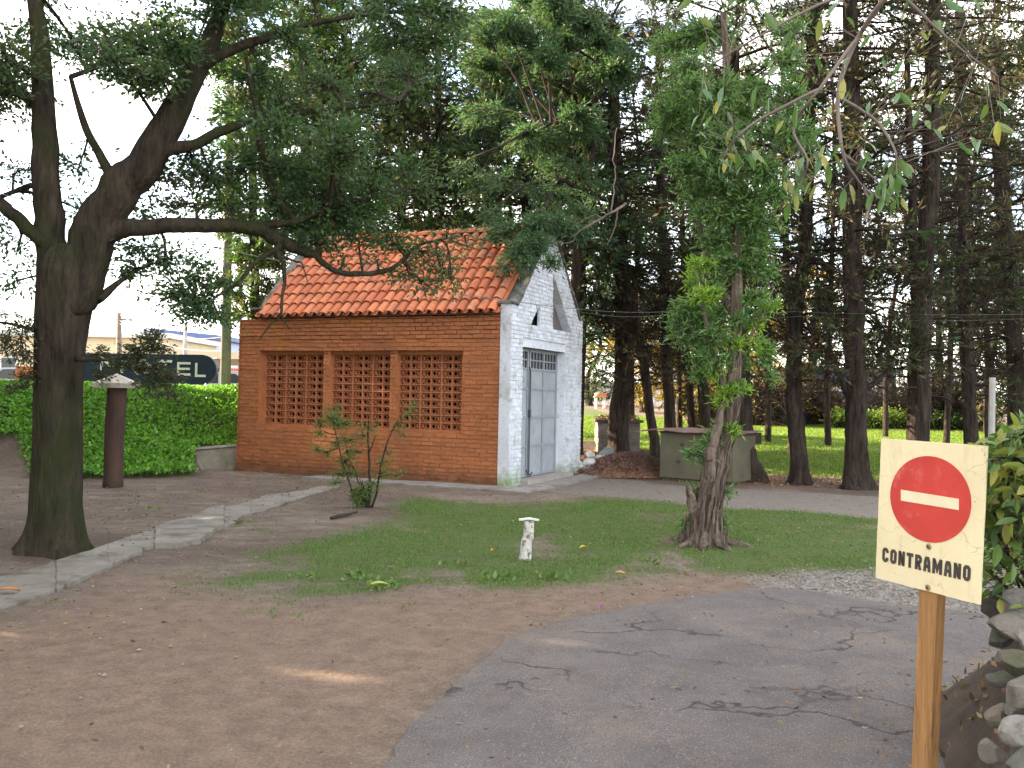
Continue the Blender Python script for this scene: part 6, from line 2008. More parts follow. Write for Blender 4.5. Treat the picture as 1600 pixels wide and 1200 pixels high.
bl_([(165, 362, 0), (200, 356, 0.02), (260, 352, 0.1), (330, 352, 0.3), (400, 356, 0.5), (430, 372, 0.6), (468, 390, 0.8), (500, 396, 0.9)], [0.12, 0.085, 0.074, 0.068, 0.066, 0.068, 0.062, 0.04], 14, 4)
bl_([(488, 394, 0.85), (508, 412, 0.9), (528, 424, 1.0), (560, 428, 1.1), (600, 424, 1.2), (628, 408, 1.3), (650, 385, 1.4), (690, 374, 1.5), (730, 368, 1.6)], [0.04, 0.032, 0.030, 0.030, 0.028, 0.022, 0.018, 0.012, 0.008], 10, 5, 0.01)
bl_([(395, 354, 0.5), (430, 350, 0.55), (465, 346, 0.6), (500, 330, 0.7), (530, 319, 0.8), (562, 312, 0.9), (600, 308, 1.0)], [0.045, 0.04, 0.034, 0.03, 0.025, 0.02, 0.01], 10, 6, 0.01)
bl_([(465, 346, 0.6), (440, 318, 0.6), (425, 295, 0.6), (415, 265, 0.6), (408, 230, 0.5), (400, 170, 0.4), (385, 90, 0.3)], [0.032, 0.034, 0.034, 0.036, 0.036, 0.03, 0.02], 10, 7, 0.01)
bl_([(440, 372, 0.6), (432, 392, 0.6), (443, 412, 0.6), (444, 440, 0.55), (440, 470, 0.5), (438, 492, 0.5), (420, 510, 0.5), (404, 532, 0.5)], [0.05, 0.034, 0.026, 0.018, 0.015, 0.013, 0.009, 0.005], 9, 8, 0.01)
bl_([(439, 490, 0.5), (446, 505, 0.5), (452, 514, 0.5)], [0.011, 0.008, 0.006], 7, 9, 0.0)
bl_([(434, 388, 0.6), (412, 400, 0.5), (390, 420, 0.4), (366, 446, 0.3), (340, 462, 0.2), (318, 478, 0.1)], [0.03, 0.024, 0.022, 0.017, 0.012, 0.006], 9, 10, 0.01)
bl_([(440, 400, 0.6), (462, 408, 0.6), (472, 412, 0.6), (480, 440, 0.6)], [0.016, 0.012, 0.008, 0.004], 7, 11, 0.01)
bl_([(112, 418, 0), (90, 395, -0.05), (60, 372, -0.1), (30, 345, -0.1), (0, 318, -0.1), (-60, 275, -0.1), (-160, 220, -0.1)], [0.09, 0.072, 0.065, 0.062, 0.058, 0.045, 0.02], 12, 12, 0.01)
bl_([(80, 300, 0), (50, 290, 0.1), (20, 300, 0.2), (-20, 310, 0.3), (-90, 290, 0.3)], [0.04, 0.028, 0.024, 0.02, 0.01], 9, 13, 0.01)
bl_([(185, 300, 0), (160, 250, 0.2), (130, 190, 0.3), (110, 120, 0.4)], [0.06, 0.045, 0.035, 0.02], 9, 14, 0.01)
bl_([(150, 470, 0), (172, 452, 0.1), (200, 430, 0.2), (230, 415, 0.3), (260, 408, 0.4)], [0.05, 0.035, 0.02, 0.014, 0.008], 9, 15, 0.01)
bl_([(120, 560, -0.1), (150, 562, -0.3), (190, 560, -0.4), (225, 545, -0.4), (255, 535, -0.4)], [0.03, 0.016, 0.012, 0.009, 0.005], 8, 16, 0.01)
bl_([(175, 562, -0.35), (205, 575, -0.4), (240, 590, -0.4), (270, 592, -0.4)], [0.012, 0.01, 0.007, 0.004], 7, 17, 0.01)
bl_([(66, 520, 0), (40, 512, -0.2), (10, 505, -0.3), (-30, 500, -0.3)], [0.03, 0.018, 0.014, 0.008], 8, 18, 0.01)
bl_([(235, 245, 0.1), (300, 225, 0.2), (360, 200, 0.4), (430, 180, 0.6), (520, 170, 0.9), (620, 160, 1.2)], [0.07, 0.055, 0.045, 0.035, 0.025, 0.012], 10, 19, 0.02)
bl_([(300, 110, 0.2), (380, 70, 0.3), (480, 40, 0.6), (600, 20, 0.9)], [0.06, 0.045, 0.03, 0.012], 10, 20, 0.02)
bl_([(70, 180, 0.1), (10, 130, 0.1), (-80, 90, 0.1), (-200, 60, 0.2)], [0.06, 0.04, 0.03, 0.012], 10, 21, 0.02)
mb.build('trunk', m_barkL, big, smooth=True)
limbs = np.concatenate(LB)
mw = MB()
CL = [  # px, py, rx, ry, dY, twigs
 (30, 262, 70, 40, .3, 30), (25, 400, 50, 34, .2, 16), (20, 440, 40, 20, .2, 14), (120, 270, 40, 40, .9, 22), (130, 330, 24, 40, 1.0, 14), (0, 350, 40, 30, .4, 14),
 (250, 285, 60, 40, .6, 40), (300, 262, 50, 34, .5, 56), (340, 285, 60, 30, .5, 50), (285, 320, 60, 24, .7, 34), (380, 262, 55, 34, .6, 64), (355, 320, 50, 22, .6, 34),
 (225, 385, 50, 22, .3, 30), (260, 405, 55, 26, .3, 40), (215, 420, 40, 24, .3, 26), (300, 430, 45, 26, .2, 40), (275, 460, 48, 24, .2, 44), (318, 470, 34, 26, .1, 44), (300, 492, 34, 22, .1, 34), (352, 440, 34, 20, .3, 20), (345, 500, 24, 22, .3, 18), (240, 340, 60, 24, .5, 24),
 (450, 262, 60, 36, .7, 76), (430, 320, 50, 28, .7, 60), (490, 300, 55, 34, .8, 76), (510, 262, 50, 30, .9, 60), (470, 345, 50, 26, .8, 60), (520, 345, 55, 28, .9, 76), (560, 330, 50, 30, 1.0, 64), (575, 290, 50, 34, 1.0, 50), (500, 375, 40, 20, .9, 40),
 (560, 372, 45, 18, 1.1, 44), (600, 360, 48, 26, 1.2, 50), (540, 400, 34, 12, 1.0, 12), (620, 385, 44, 16, 1.3, 36), (660, 396, 40, 22, 1.4, 44), (640, 432, 40, 18, 1.4, 34), (690, 420, 36, 22, 1.5, 40), (672, 448, 28, 14, 1.5, 18), (705, 440, 24, 14, 1.5, 16), (700, 365, 40, 18, 1.5, 20),
 (650, 300, 50, 34, 1.3, 34), (640, 262, 50, 30, 1.2, 36), (590, 405, 24, 10, 1.2, 8), (730, 385, 24, 20, 1.6, 16)]
for px, py, rx, ry, dy, nt in CL:
    c = at(px, py, YT + dy)
    s = (YT + dy) / FPX
    clump(mw, limbs, c, (rx * s * 1.35, rx * s * 1.3, ry * s * 1.35), g, int(nt * (0.5 if px > 535 and py > 340 else 0.95)), 13, 0.056, 0.026, m=0, mt=2, jit=0.045)
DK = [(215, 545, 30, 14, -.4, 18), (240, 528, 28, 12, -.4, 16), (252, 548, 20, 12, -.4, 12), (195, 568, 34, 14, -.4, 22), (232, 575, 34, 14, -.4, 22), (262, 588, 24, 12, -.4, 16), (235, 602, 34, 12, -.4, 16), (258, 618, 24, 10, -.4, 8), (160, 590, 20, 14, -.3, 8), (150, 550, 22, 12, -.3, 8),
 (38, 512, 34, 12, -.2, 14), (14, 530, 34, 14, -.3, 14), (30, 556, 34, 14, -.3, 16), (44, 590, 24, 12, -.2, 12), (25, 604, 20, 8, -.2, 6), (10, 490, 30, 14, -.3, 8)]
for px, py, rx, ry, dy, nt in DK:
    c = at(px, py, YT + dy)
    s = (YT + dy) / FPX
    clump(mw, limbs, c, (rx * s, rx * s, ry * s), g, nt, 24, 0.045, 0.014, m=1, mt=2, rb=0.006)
for i in range(70):
    px, py = g.uniform(-260, 760), g.uniform(-60, 225)
    if 560 < px and py > 150: continue
    dy = g.uniform(-0.9, 1.6) + max(0, px - 200) / 500
    s = (YT + dy) / FPX
    rx = g.uniform(40, 75)
    clump(mw, limbs, at(px, py, YT + dy), (rx * s * 1.3, rx * s * 1.3, rx * s * 0.75), g, 50, 14, 0.060, 0.028, m=0, mt=2, jit=0.045)
mw.build('crown', [m_oak, m_oakd, m_twig], big)

# foliage spilling over the gable belongs to a conifer leaning from behind it
g = np.random.default_rng(17)
yc = 20.4
tg = at(890, 720, yc); tg[2] = 0.0
over = thing('overhanging_conifer', 'blue-green conifer branch mass spilling over the top of the white gable and the tiles', 'tree', (tg[0], 21.8, 0.0))
mb = MB(); LB = []
def ov(px3, rads, seed):
    p = limb(mb, [at(x, y, Y_) for x, y, Y_ in px3], rads, 9, 0.08, seed, 6, 0.02); LB.append(p)
b0 = at(885, 700, 21.8); b0[2] = -0.2
LB.append(limb(mb, [b0, at(887, 640, 21.8), at(893, 520, 21.6), at(903, 400, 21.2), at(915, 300, 21), at(930, 180, 20.8), at(935, 30, 20.6)], [0.16, 0.13, 0.12, 0.11, 0.09, 0.07, 0.04], 10, 0.08, 3, 6, 0.03))
ov([(912, 330, 21), (925, 350, 20), (915, 365, 19), (895, 382, 18.2), (870, 395, 17.6)], [0.05, 0.045, 0.035, 0.025, 0.012], 4)
ov([(915, 300, 21), (900, 290, 20), (870, 280, 19), (820, 290, 18.4), (780, 320, 18)], [0.06, 0.05, 0.045, 0.035, 0.015], 5)
ov([(928, 210, 20.8), (900, 190, 20), (840, 200, 19), (780, 230, 18.4)], [0.06, 0.05, 0.04, 0.015], 6)
ov([(870, 280, 19), (850, 330, 18), (830, 370, 17.2), (815, 400, 16.6)], [0.03, 0.025, 0.02, 0.01], 7)
ov([(905, 372, 18.4), (880, 400, 17), (868, 420, 16.6)], [0.015, 0.01, 0.006], 8)
mb.build('trunk', m_bark, over, smooth=True)
limbs = np.concatenate(LB)
mw = MB()
for px, py, rx, ry, Y_, nt in ((860, 262, 50, 24, 19.5, 40), (905, 270, 44, 28, 19.8, 44), (870, 310, 44, 22, 18.8, 50), (905, 330, 40, 22, 19, 46), (835, 300, 40, 22, 18.6, 34), (870, 350, 46, 22, 17.8, 70), (900, 365, 36, 16, 17.8, 40), (835, 352, 40, 20, 17.4, 56), (800, 360, 36, 18, 17.3, 50), (815, 388, 30, 16, 16.8, 44), (845, 380, 34, 16, 17, 44), (800, 400, 18, 12, 16.6, 12), (822, 415, 12, 16, 16.4, 12), (866, 412, 12, 14, 16.3, 8), (858, 408, 10, 12, 16.3, 6), (775, 340, 30, 20, 17.8, 30), (930, 300, 30, 30, 20, 26), (775, 285, 34, 30, 18.6, 26), (770, 372, 18, 12, 17.3, 14), (740, 300, 34, 36, 19, 22), (720, 270, 34, 30, 19.4, 22), (786, 425, 12, 12, 16.5, 8)):
    s = Y_ / FPX
    clump(mw, limbs, at(px, py, Y_), (rx * s * 1.1, rx * s, ry * s * 1.1), g, int(nt * 1.0), 18, 0.11, 0.028, m=0, mt=1, rb=0.012, jit=0.05)
for i in range(26):
    px, py = g.uniform(740, 990), g.uniform(0, 250)
    Y_ = g.uniform(18.5, 21)
    s = Y_ / FPX
    rx = g.uniform(30, 55)
    clump(mw, limbs, at(px, py, Y_), (rx * s, rx * s, rx * s * 0.6), g, 50, 20, 0.13, 0.036, m=0, mt=1, rb=0.012, jit=0.05)
mw.build('crown', [m_conb, m_twig], over)

# dead grey branch right of the gable
p_ = lambda x, y, Y_=17.5: at(x, y, Y_)
mb = MB()
limb(mb, [p_(978, 318, 20.5), p_(965, 326), p_(945, 340), p_(925, 350), p_(905, 362), p_(890, 372)], [0.03, 0.026, 0.022, 0.02, 0.014, 0.006], 8, 0.08, 3, 5, 0.02)
limb(mb, [p_(965, 326), p_(962, 345), p_(958, 365), p_(948, 385)], [0.014, 0.012, 0.009, 0.004], 6, 0.05, 3, 5, 0.02)
limb(mb, [p_(955, 333), p_(958, 290), p_(962, 262), p_(960, 240), p_(965, 200)], [0.016, 0.013, 0.011, 0.009, 0.006], 6, 0.05, 3, 5, 0.04)
limb(mb, [p_(900, 366), p_(893, 377), p_(878, 382), p_(866, 380)], [0.010, 0.009, 0.006, 0.003], 6, 0.05, 3, 5, 0.02)
limb(mb, [p_(940, 343), p_(930, 335), p_(912, 345), p_(900, 352)], [0.01, 0.009, 0.006, 0.003], 6, 0.05, 3, 5, 0.02)
tag(mb.build('dead_branch', m_twigG, smooth=True), 'bare pale grey dead branch reaching toward the gable from the right', 'branch')

# ---------------------------------------------------------------- shaggy leaning tree in the lawn
g = np.random.default_rng(23)
mbse = G(1100, 849)
mid = thing('shaggy_tree', 'leaning tree with peeling grey bark and willow-like leaves standing in the near lawn', 'tree', mbse)
YM_ = mbse[1]
mb = MB(); LB = []
pts = [mbse - [0, 0, .25], mbse, at(1103, 800, YM_), at(1116, 745, YM_), at(1127, 700, YM_ + .1), at(1141, 655, YM_ + .1), at(1147, 600, YM_ + .1), at(1150, 520, YM_ + .1), at(1152, 420, YM_ + .1), at(1146, 300, YM_ + .1), at(1138, 160, YM_), at(1130, 20, YM_)]
P = smooth_path(pts, 9)
Rz = np.interp(P[:, 2], [mbse[2], at(0, 800, YM_)[2], at(0, 745, YM_)[2], at(0, 700, YM_)[2], at(0, 640, YM_)[2], at(0, 500, YM_)[2], at(0, 20, YM_)[2]], [0.205, 0.17, 0.125, 0.10, 0.085, 0.06, 0.03])
Rz = Rz * (1 + 0.22 * np.exp(-np.clip(P[:, 2] - mbse[2], 0, 9) / 0.08))
rgk = np.random.default_rng(3)
phs = rgk.uniform(0, 6.28, 8)
def shag(th, i, n):
    tw = i * 0.05
    return 1 + 0.10 * np.sin(6 * th + phs[0] + tw * 2) + 0.07 * np.sin(11 * th + phs[1] - tw * 3 + 0.8 * np.sin(i * 0.3)) + 0.05 * np.sin(17 * th + phs[2] + 2 * np.sin(i * 0.21)) + 0.04 * np.sin(29 * th + i * 0.4)
mb.tube(P, Rz, 72, rough=0.02, seed=5, ridge=shag)
LB.append(P)
LB.append(limb(mb, [at(1092, 835, YM_), at(1086, 800, YM_ - .05), at(1079, 775, YM_ - .1), at(1074, 758, YM_ - .1)], [0.10, 0.07, 0.045, 0.025], 16, 0.15, 4, 6, 0.02))
LB.append(limb(mb, [at(1112, 760, YM_ - .05), at(1110, 720, YM_ - .1), at(1116, 690, YM_ - .1), at(1124, 650, YM_ - .05), at(1130, 600, YM_), at(1112, 540, YM_), at(1098, 470, YM_), at(1092, 420, YM_)], [0.075, 0.06, 0.05, 0.042, 0.035, 0.028, 0.018, 0.01], 16, 0.15, 6, 6, 0.02))
LB.append(limb(mb, [at(1147, 610, YM_ + .1), at(1160, 560, YM_ + .2), at(1180, 510, YM_ + .2), at(1200, 470, YM_ + .2)], [0.04, 0.03, 0.02, 0.01], 9, 0.1, 6, 6, 0.02))
LB.append(limb(mb, [at(1150, 500, YM_ + .1), at(1120, 440, YM_ + .3), at(1095, 370, YM_ + .4), at(1080, 300, YM_ + .4), at(1070, 200, YM_ + .3)], [0.045, 0.035, 0.028, 0.02, 0.01], 9, 0.1, 6, 6, 0.02))
LB.append(limb(mb, [at(1150, 430, YM_ + .1), at(1180, 360, YM_ + .3), at(1200, 290, YM_ + .4), at(1215, 200, YM_ + .4), at(1225, 90, YM_ + .4)], [0.045, 0.035, 0.028, 0.02, 0.01], 9, 0.1, 6, 6, 0.02))
# strips of peeling bark
nst = 520
idx = g.integers(3, 60, nst)
th = g.uniform(0, 6.28, nst)
B0 = P[idx] + np.column_stack([np.cos(th), np.sin(th), np.zeros(nst)]) * Rz[idx][:, None] * 1.04
ln = g.uniform(0.08, 0.30, nst)
up_ = (P[np.minimum(idx + 4, len(P) - 1)] - P[idx]); up_ /= np.linalg.norm(up_, axis=1)[:, None]
outd = np.column_stack([np.cos(th), np.sin(th), np.zeros(nst)]); sided = np.column_stack([-np.sin(th), np.cos(th), np.zeros(nst)])
w_ = g.uniform(0.006, 0.018, nst)[:, None]
B1 = B0 + up_ * ln[:, None] + outd * g.uniform(-0.01, 0.03, nst)[:, None]
Bm = (B0 + B1) / 2 + outd * g.uniform(0.0, 0.02, nst)[:, None]
V = np.stack([B0 - sided * w_ * .3, B0 + sided * w_ * .3, Bm + sided * w_, Bm - sided * w_, B1 + sided * w_ * .4, B1 - sided * w_ * .4], 1).reshape(-1, 3)
o6 = (np.arange(nst) * 6)[:, None]
mb.add(V, np.concatenate([o6 + [[0, 1, 2, 3]], o6 + [[3, 2, 4, 5]]]))
# roots
for a_, l_ in ((-0.3, 0.42), (0.9, 0.28), (-1.1, 0.30), (-2.4, 0.36), (2.6, 0.3), (-1.8, 0.28)):
    d_ = np.array([math.cos(a_), math.sin(a_), 0])
    limb(mb, [mbse + d_ * 0.12 + [0, 0, .12], mbse + d_ * 0.25 + [0, 0, .04], mbse + d_ * (0.25 + l_ * 0.4) + [0, 0, .005], mbse + d_ * (0.2 + l_) + [0, 0, -.05]], [0.06, 0.045, 0.03, 0.012], 8, 0.15, 3, 4, 0.01)
mb.build('trunk', m_barkS, mid, smooth=False)
limbs = np.concatenate(LB)
mw = MB()
MC = [(1070, 262, 40, 24, 0), (1110, 262, 44, 28, 0), (1155, 262, 44, 28, 0), (1195, 265, 40, 28, 0), (1085, 300, 34, 24, 0), (1130, 300, 46, 26, 0), (1175, 305, 44, 26, 0), (1215, 300, 30, 22, 0), (1100, 335, 32, 20, 0), (1140, 340, 46, 26, 0), (1185, 345, 40, 26, 0), (1150, 378, 46, 24, 0), (1190, 385, 34, 22, 0), (1115, 378, 30, 20, 0), (1160, 415, 40, 20, 0), (1130, 408, 30, 18, 0), (1195, 425, 24, 18, 0),
      (1100, 415, 20, 14, 1), (1085, 410, 12, 8, 1), (1088, 440, 24, 18, 1), (1115, 445, 26, 16, 0), (1100, 465, 30, 16, 1), (1075, 480, 28, 16, 0), (1060, 500, 22, 18, 0), (1090, 500, 36, 20, 0), (1120, 490, 28, 18, 0), (1185, 465, 28, 12, 0), (1200, 475, 20, 10, 1), (1170, 490, 30, 14, 0), (1180, 505, 22, 10, 1), (1150, 500, 20, 16, 0), (1085, 530, 34, 18, 0), (1118, 525, 26, 16, 0), (1150, 535, 30, 12, 1), (1175, 540, 24, 10, 1), (1195, 540, 12, 12, 0), (1065, 525, 14, 14, 0), (1120, 560, 24, 16, 0), (1095, 560, 22, 16, 0), (1115, 580, 18, 18, 1), (1092, 585, 14, 14, 0), (1150, 565, 26, 12, 0), (1200, 560, 12, 14, 0),
      (1135, 612, 22, 10, 1), (1118, 628, 14, 8, 1), (1165, 612, 18, 8, 1), (1150, 605, 16, 8, 0), (1208, 590, 8, 10, 0), (1124, 668, 12, 10, 0), (1145, 672, 12, 7, 1), (1112, 690, 12, 18, 0), (1104, 720, 12, 14, 0), (1076, 708, 12, 10, 0), (1098, 700, 10, 8, 0), (1105, 772, 9, 8, 1), (1086, 768, 5, 6, 0), (1138, 770, 4, 8, 0), (1073, 820, 5, 7, 0), (1130, 820, 3, 6, 0)]
for px, py, rx, ry, yw in MC:
    c = at(px, py, YM_ + g.uniform(-0.15, 0.35) * (0.2 if py > 650 else 1))
    s = YM_ / FPX
    nt = int(8 + rx * ry * (0.058 if py > 480 else 0.068))
    clump(mw, limbs, c, (rx * s * 1.25, rx * s, ry * s * 1.25), g, int(nt * 0.85), 12, 0.078, 0.0175, spread=1.5, m=1 if yw else 0, mt=2, rb=0.006, hang=0.15, jit=0.03)
for i in range(34):
    px, py = g.uniform(1030, 1250), g.uniform(-40, 235)
    rx = g.uniform(34, 50); s = YM_ / FPX
    clump(mw, limbs, at(px, py, YM_ + g.uniform(-.4, .7)), (rx * s * 1.2, rx * s, rx * s * 0.8), g, 48, 13, 0.08, 0.018, spread=1.5, m=0, mt=2, rb=0.008, hang=0.2, jit=0.015)
mw.build('crown', [m_will, m_willy, m_twig], mid)

# ---------------------------------------------------------------- small multi-stem shrub in front of the long wall
g = np.random.default_rng(29)
sbse = G(570, 793)
sh = thing('small_shrub', 'spindly many-stemmed shrub growing from bare ground in front of the orange wall', 'shrub', sbse)
YS_ = sbse[1]
mb = MB(); LB = []
for k_, (pts_, r0_) in enumerate((([(560, 792), (550, 770), (545, 750), (538, 735), (530, 700), (520, 660), (515, 640)], 0.012), ([(566, 792), (562, 760), (556, 740), (545, 715), (540, 690)], 0.010), ([(577, 793), (578, 760), (577, 730), (576, 700), (575, 670), (577, 650)], 0.020), ([(576, 710), (582, 692), (588, 680)], 0.009), ([(581, 793), (588, 770), (592, 745), (596, 722), (602, 700), (612, 675), (622, 655)], 0.017), ([(572, 793), (567, 765), (562, 748)], 0.014), ([(575, 793), (570, 770), (566, 750)], 0.014), ([(568, 792), (558, 775), (548, 762)], 0.010), ([(593, 745), (610, 742), (620, 745)], 0.007), ([(602, 700), (608, 712), (612, 705)], 0.006), ([(612, 675), (618, 665), (636, 650), (645, 640)], 0.007), ([(530, 700), (512, 705), (498, 702)], 0.006), ([(525, 680), (508, 675), (500, 668)], 0.006))):
    LB.append(limb(mb, [at(x, y, YS_ + 0.05 * (k_ % 3 - 1)) for x, y in pts_], [r0_, r0_ * .8, r0_ * .35], 7, 0.08, k_, 5, 0.008))
mb.build('stem', m_bark, sh, smooth=True)
limbs = np.concatenate(LB)
mw = MB()
for px, py, rx, ry, nt in ((518, 655, 16, 10, 22), (535, 662, 14, 8, 18), (502, 665, 10, 8, 9), (496, 702, 12, 5, 7), (512, 706, 14, 7, 9), (525, 690, 14, 10, 12), (548, 688, 14, 8, 12), (498, 680, 10, 6, 6), (575, 668, 14, 8, 9), (565, 680, 12, 8, 7), (538, 720, 16, 10, 16), (545, 740, 16, 9, 16), (530, 742, 12, 8, 9), (525, 755, 10, 6, 6), (520, 640, 12, 8, 8), (600, 722, 12, 8, 8), (596, 740, 10, 6, 6), (620, 742, 12, 5, 6), (608, 708, 8, 5, 4), (622, 665, 10, 8, 6), (640, 645, 12, 8, 7), (648, 632, 8, 6, 4), (560, 770, 10, 12, 20), (568, 778, 12, 12, 26), (575, 765, 10, 12, 14), (556, 780, 8, 10, 12), (583, 755, 8, 8, 6), (632, 682, 8, 8, 4), (558, 705, 12, 8, 8), (540, 705, 12, 8, 9)):
    s = YS_ / FPX
    clump(mw, limbs, at(px, py, YS_ + g.uniform(-.15, .15)), (rx * s * 1.5, rx * s * 1.3, ry * s * 1.5), g, int(nt * 1.7), 9, 0.046, 0.014, spread=1.0, m=0, mt=1, rb=0.003, jit=0.03)
mw.build('foliage', [leafmat('shrub_leaf', [(0.07, 0.13, 0.04), (0.10, 0.17, 0.05), (0.17, 0.22, 0.06), (0.13, 0.14, 0.06)], 0.4, 0.5), m_twig], sh)

# ---------------------------------------------------------------- near leafy shrub and stones at the right edge
def big_leaves(mb, P, D, L, W, g, m=0):
    """curved lance-shaped leaves made of six faces"""
    n = len(P)
    a = D / (np.linalg.norm(D, axis=1)[:, None] + 1e-9)
    b = g.normal(0, 1, (n, 3)) + np.array([0, 0, 0.0]); b -= a * (a * b).sum(1)[:, None]; b /= np.linalg.norm(b, axis=1)[:, None]
    c = np.cross(a, b); c *= np.sign(c[:, 2:3] + 1e-6)
    s = g.uniform(0.6, 1.2, (n, 1)); L = L * s; W = W * s
    ts = [0, 0.2, 0.5, 0.8, 1.0]; ws = [0.04, 0.75, 1.0, 0.6, 0.0]
    V = []
    for t, w in zip(ts, ws):
        cen = P + a * L * t - c * L * 0.22 * t * t
        V += [cen - b * W * 0.5 * w + c * W * 0.12 * w, cen, cen + b * W * 0.5 * w + c * W * 0.12 * w]
    V = np.stack(V, 1).reshape(-1, 3)
    f = []
    for i in range(4):
        f += [[3 * i, 3 * i + 1, 3 * i + 4, 3 * i + 3], [3 * i + 1, 3 * i + 2, 3 * i + 5, 3 * i + 4]]
    f = (np.arange(n) * 15)[:, None, None] + np.array(f)[None]
    mb.add(V, f.reshape(-1, 4), m)
g = np.random.default_rng(37)
YR = 3.5
m_laur = leafmat('laurel_leaf', [(0.07, 0.13, 0.035), (0.12, 0.20, 0.045), (0.06, 0.11, 0.05), (0.26, 0.25, 0.05), (0.18, 0.24, 0.06)], 0.4, 0.4, gloss=0.4)
base_ = at(1680, 640, YR + 0.2) * [1, 1, 0]
rs_ = thing('leafy_shrub', 'green and yellow leafy shrub at the right edge just behind the no-entry sign', 'shrub', base_)
mb = MB(); LB = []
for k_ in range(34):
    px1, py1 = g.uniform(1540, 1800), g.uniform(650, 960)
    Y1 = YR + g.uniform(-0.15, 1.1)
    e = at(px1, py1, Y1)
    s0 = base_ + np.array([g.uniform(-0.25, 0.5), g.uniform(-0.1, 0.6), -0.05])
    m0 = (s0 + e) / 2 + np.array([0.06, 0, -0.05]) + g.normal(0, 0.05, 3)
    LB.append(limb(mb, [s0, m0, e], [0.011, 0.008, 0.003], 6, 0.05, k_, 6, 0.006))
for (x0_, y0_, x1_, y1_) in ((1620, 935, 1545, 815), (1610, 900, 1540, 840), (1640, 960, 1550, 870), (1630, 870, 1540, 790), (1650, 960, 1560, 920), (1600, 960, 1538, 880), (1640, 930, 1580, 820)):
    LB.append(limb(mb, [at(x0_, y0_, YR + .2), at((x0_ + x1_) / 2, (y0_ + y1_) / 2 - 6, YR + .25), at(x1_, y1_, YR + .3)], [0.007, 0.006, 0.003], 6, 0.05, 1, 6, 0.004))
mb.build('stem', m_twig, rs_, smooth=True)
limbs = np.concatenate(LB)
mw = MB()
P, D = [], []
for i in range(3200):
    while True:
        px, py = (g.uniform(1525, 1700) if g.random() < 0.75 else g.uniform(1600, 1850)), g.uniform(640, 950)
        top_ = 700 - 0.55 * max(0, min(px - 1525, 110))
        if py > top_ and g.random() < (1.0 if py < 830 else 0.22): break
    Y1 = YR + g.uniform(-0.1, 1.0) + max(0, 1560 - px) / 150
    c = at(px, py, Y1)
    P.append(c); D.append(g.normal(0, 1, 3) + np.array([-0.4, -0.3, -0.1]))
P = np.array(P); D = np.array(D)
big_leaves(mw, P, D, 0.075, 0.032, g)
near_ = limbs[np.array([np.argmin(((limbs - p) ** 2).sum(1)) for p in P])]
far_ok = np.linalg.norm(near_ - P, axis=1) < 0.4
mw.twigs(near_[far_ok], P[far_ok], 0.0016, 0.0012, 1)
mw.build('foliage', [m_laur, m_twig], rs_)

# stones piled at the lower right
g = np.random.default_rng(41)
k_ = 0
for px, py, Y_, r in ((1588, 938, 3.7, 0.08), (1553, 950, 3.7, 0.05), (1612, 952, 3.5, 0.10), (1640, 920, 3.8, 0.10), (1595, 985, 3.4, 0.08), (1566, 995, 3.5, 0.05), (1630, 1015, 3.3, 0.10), (1590, 1040, 3.2, 0.07), (1620, 1090, 3.0, 0.10), (1568, 1062, 3.3, 0.045), (1605, 1145, 2.9, 0.075), (1560, 1120, 3.1, 0.05), (1552, 1175, 3.0, 0.04), (1620, 1195, 2.8, 0.09)):
    c = at(px, py, Y_)
    col = [(0.17, 0.15, 0.13), (0.10, 0.095, 0.085), (0.24, 0.22, 0.20), (0.13, 0.105, 0.085)][k_ % 4]
    labs = ['pale angular stone at the right edge on top of the heap below the shrub', 'small dark stone beside the lower right corner of the sign', 'grey stone at the very edge of the picture under the shrub', 'mottled stone behind the top of the heap', 'dark brown stone in the middle of the heap', 'small stone low on the left side of the heap', 'large grey stone low at the right edge', 'broad brownish stone near the foot of the heap', 'large dark stone at the right edge near the foot of the heap', 'small brown stone left of the broad one at the foot of the heap', 'grey stone second from the bottom of the heap', 'small dark stone nearest the sign post at the foot of the heap', 'lowest small stone on the left of the heap', 'lowest large stone at the bottom right edge']
    mb = rock(c[0], c[1], c[2], r, 900 + k_, (1, 0.9, 0.72))
    # each rock rests on the heap of soil
    tag(mb.build('stone', M('stone_%d' % (k_ % 4), col, tuple(x * 0.55 for x in col), 9, 0.9, 0.8, 25, 0.015, c3=(0.06, 0.07, 0.035), s3=8)), labs[k_], 'stone', 'stones heaped under the shrub')
    k_ += 1
mb = MB()
gx2, gy2 = np.meshgrid(np.linspace(1.2, 5.2, 110), np.linspace(2.2, 6.0, 90), indexing='ij')
hz_ = 0.80 * sstep((gx2 - (1.62 + 0.10 * (gy2 - 2.6)) - 0.12 * fbm(gx2, gy2, 2.5, 1)) / 0.75) * (1 - sstep((gy2 - 4.0) / 1.4)) * sstep((gy2 - 2.2) / 0.3) + 0.035 * fbm(gx2, gy2, 5.0, 2)
idx = np.arange(gx2.size).reshape(gx2.shape)
mb.add(np.stack([gx2, gy2, hz_ - 0.06 + hgt(gx2, gy2)], -1).reshape(-1, 3), np.stack([idx[:-1, :-1], idx[1:, :-1], idx[1:, 1:], idx[:-1, 1:]], -1).reshape(-1, 4))
tag(mb.build('soil_mound', M('mound_soil', (0.085, 0.062, 0.048), (0.05, 0.038, 0.03), 7, 0.95, 0.8, 30, 0.03), smooth=True), kind='structure')

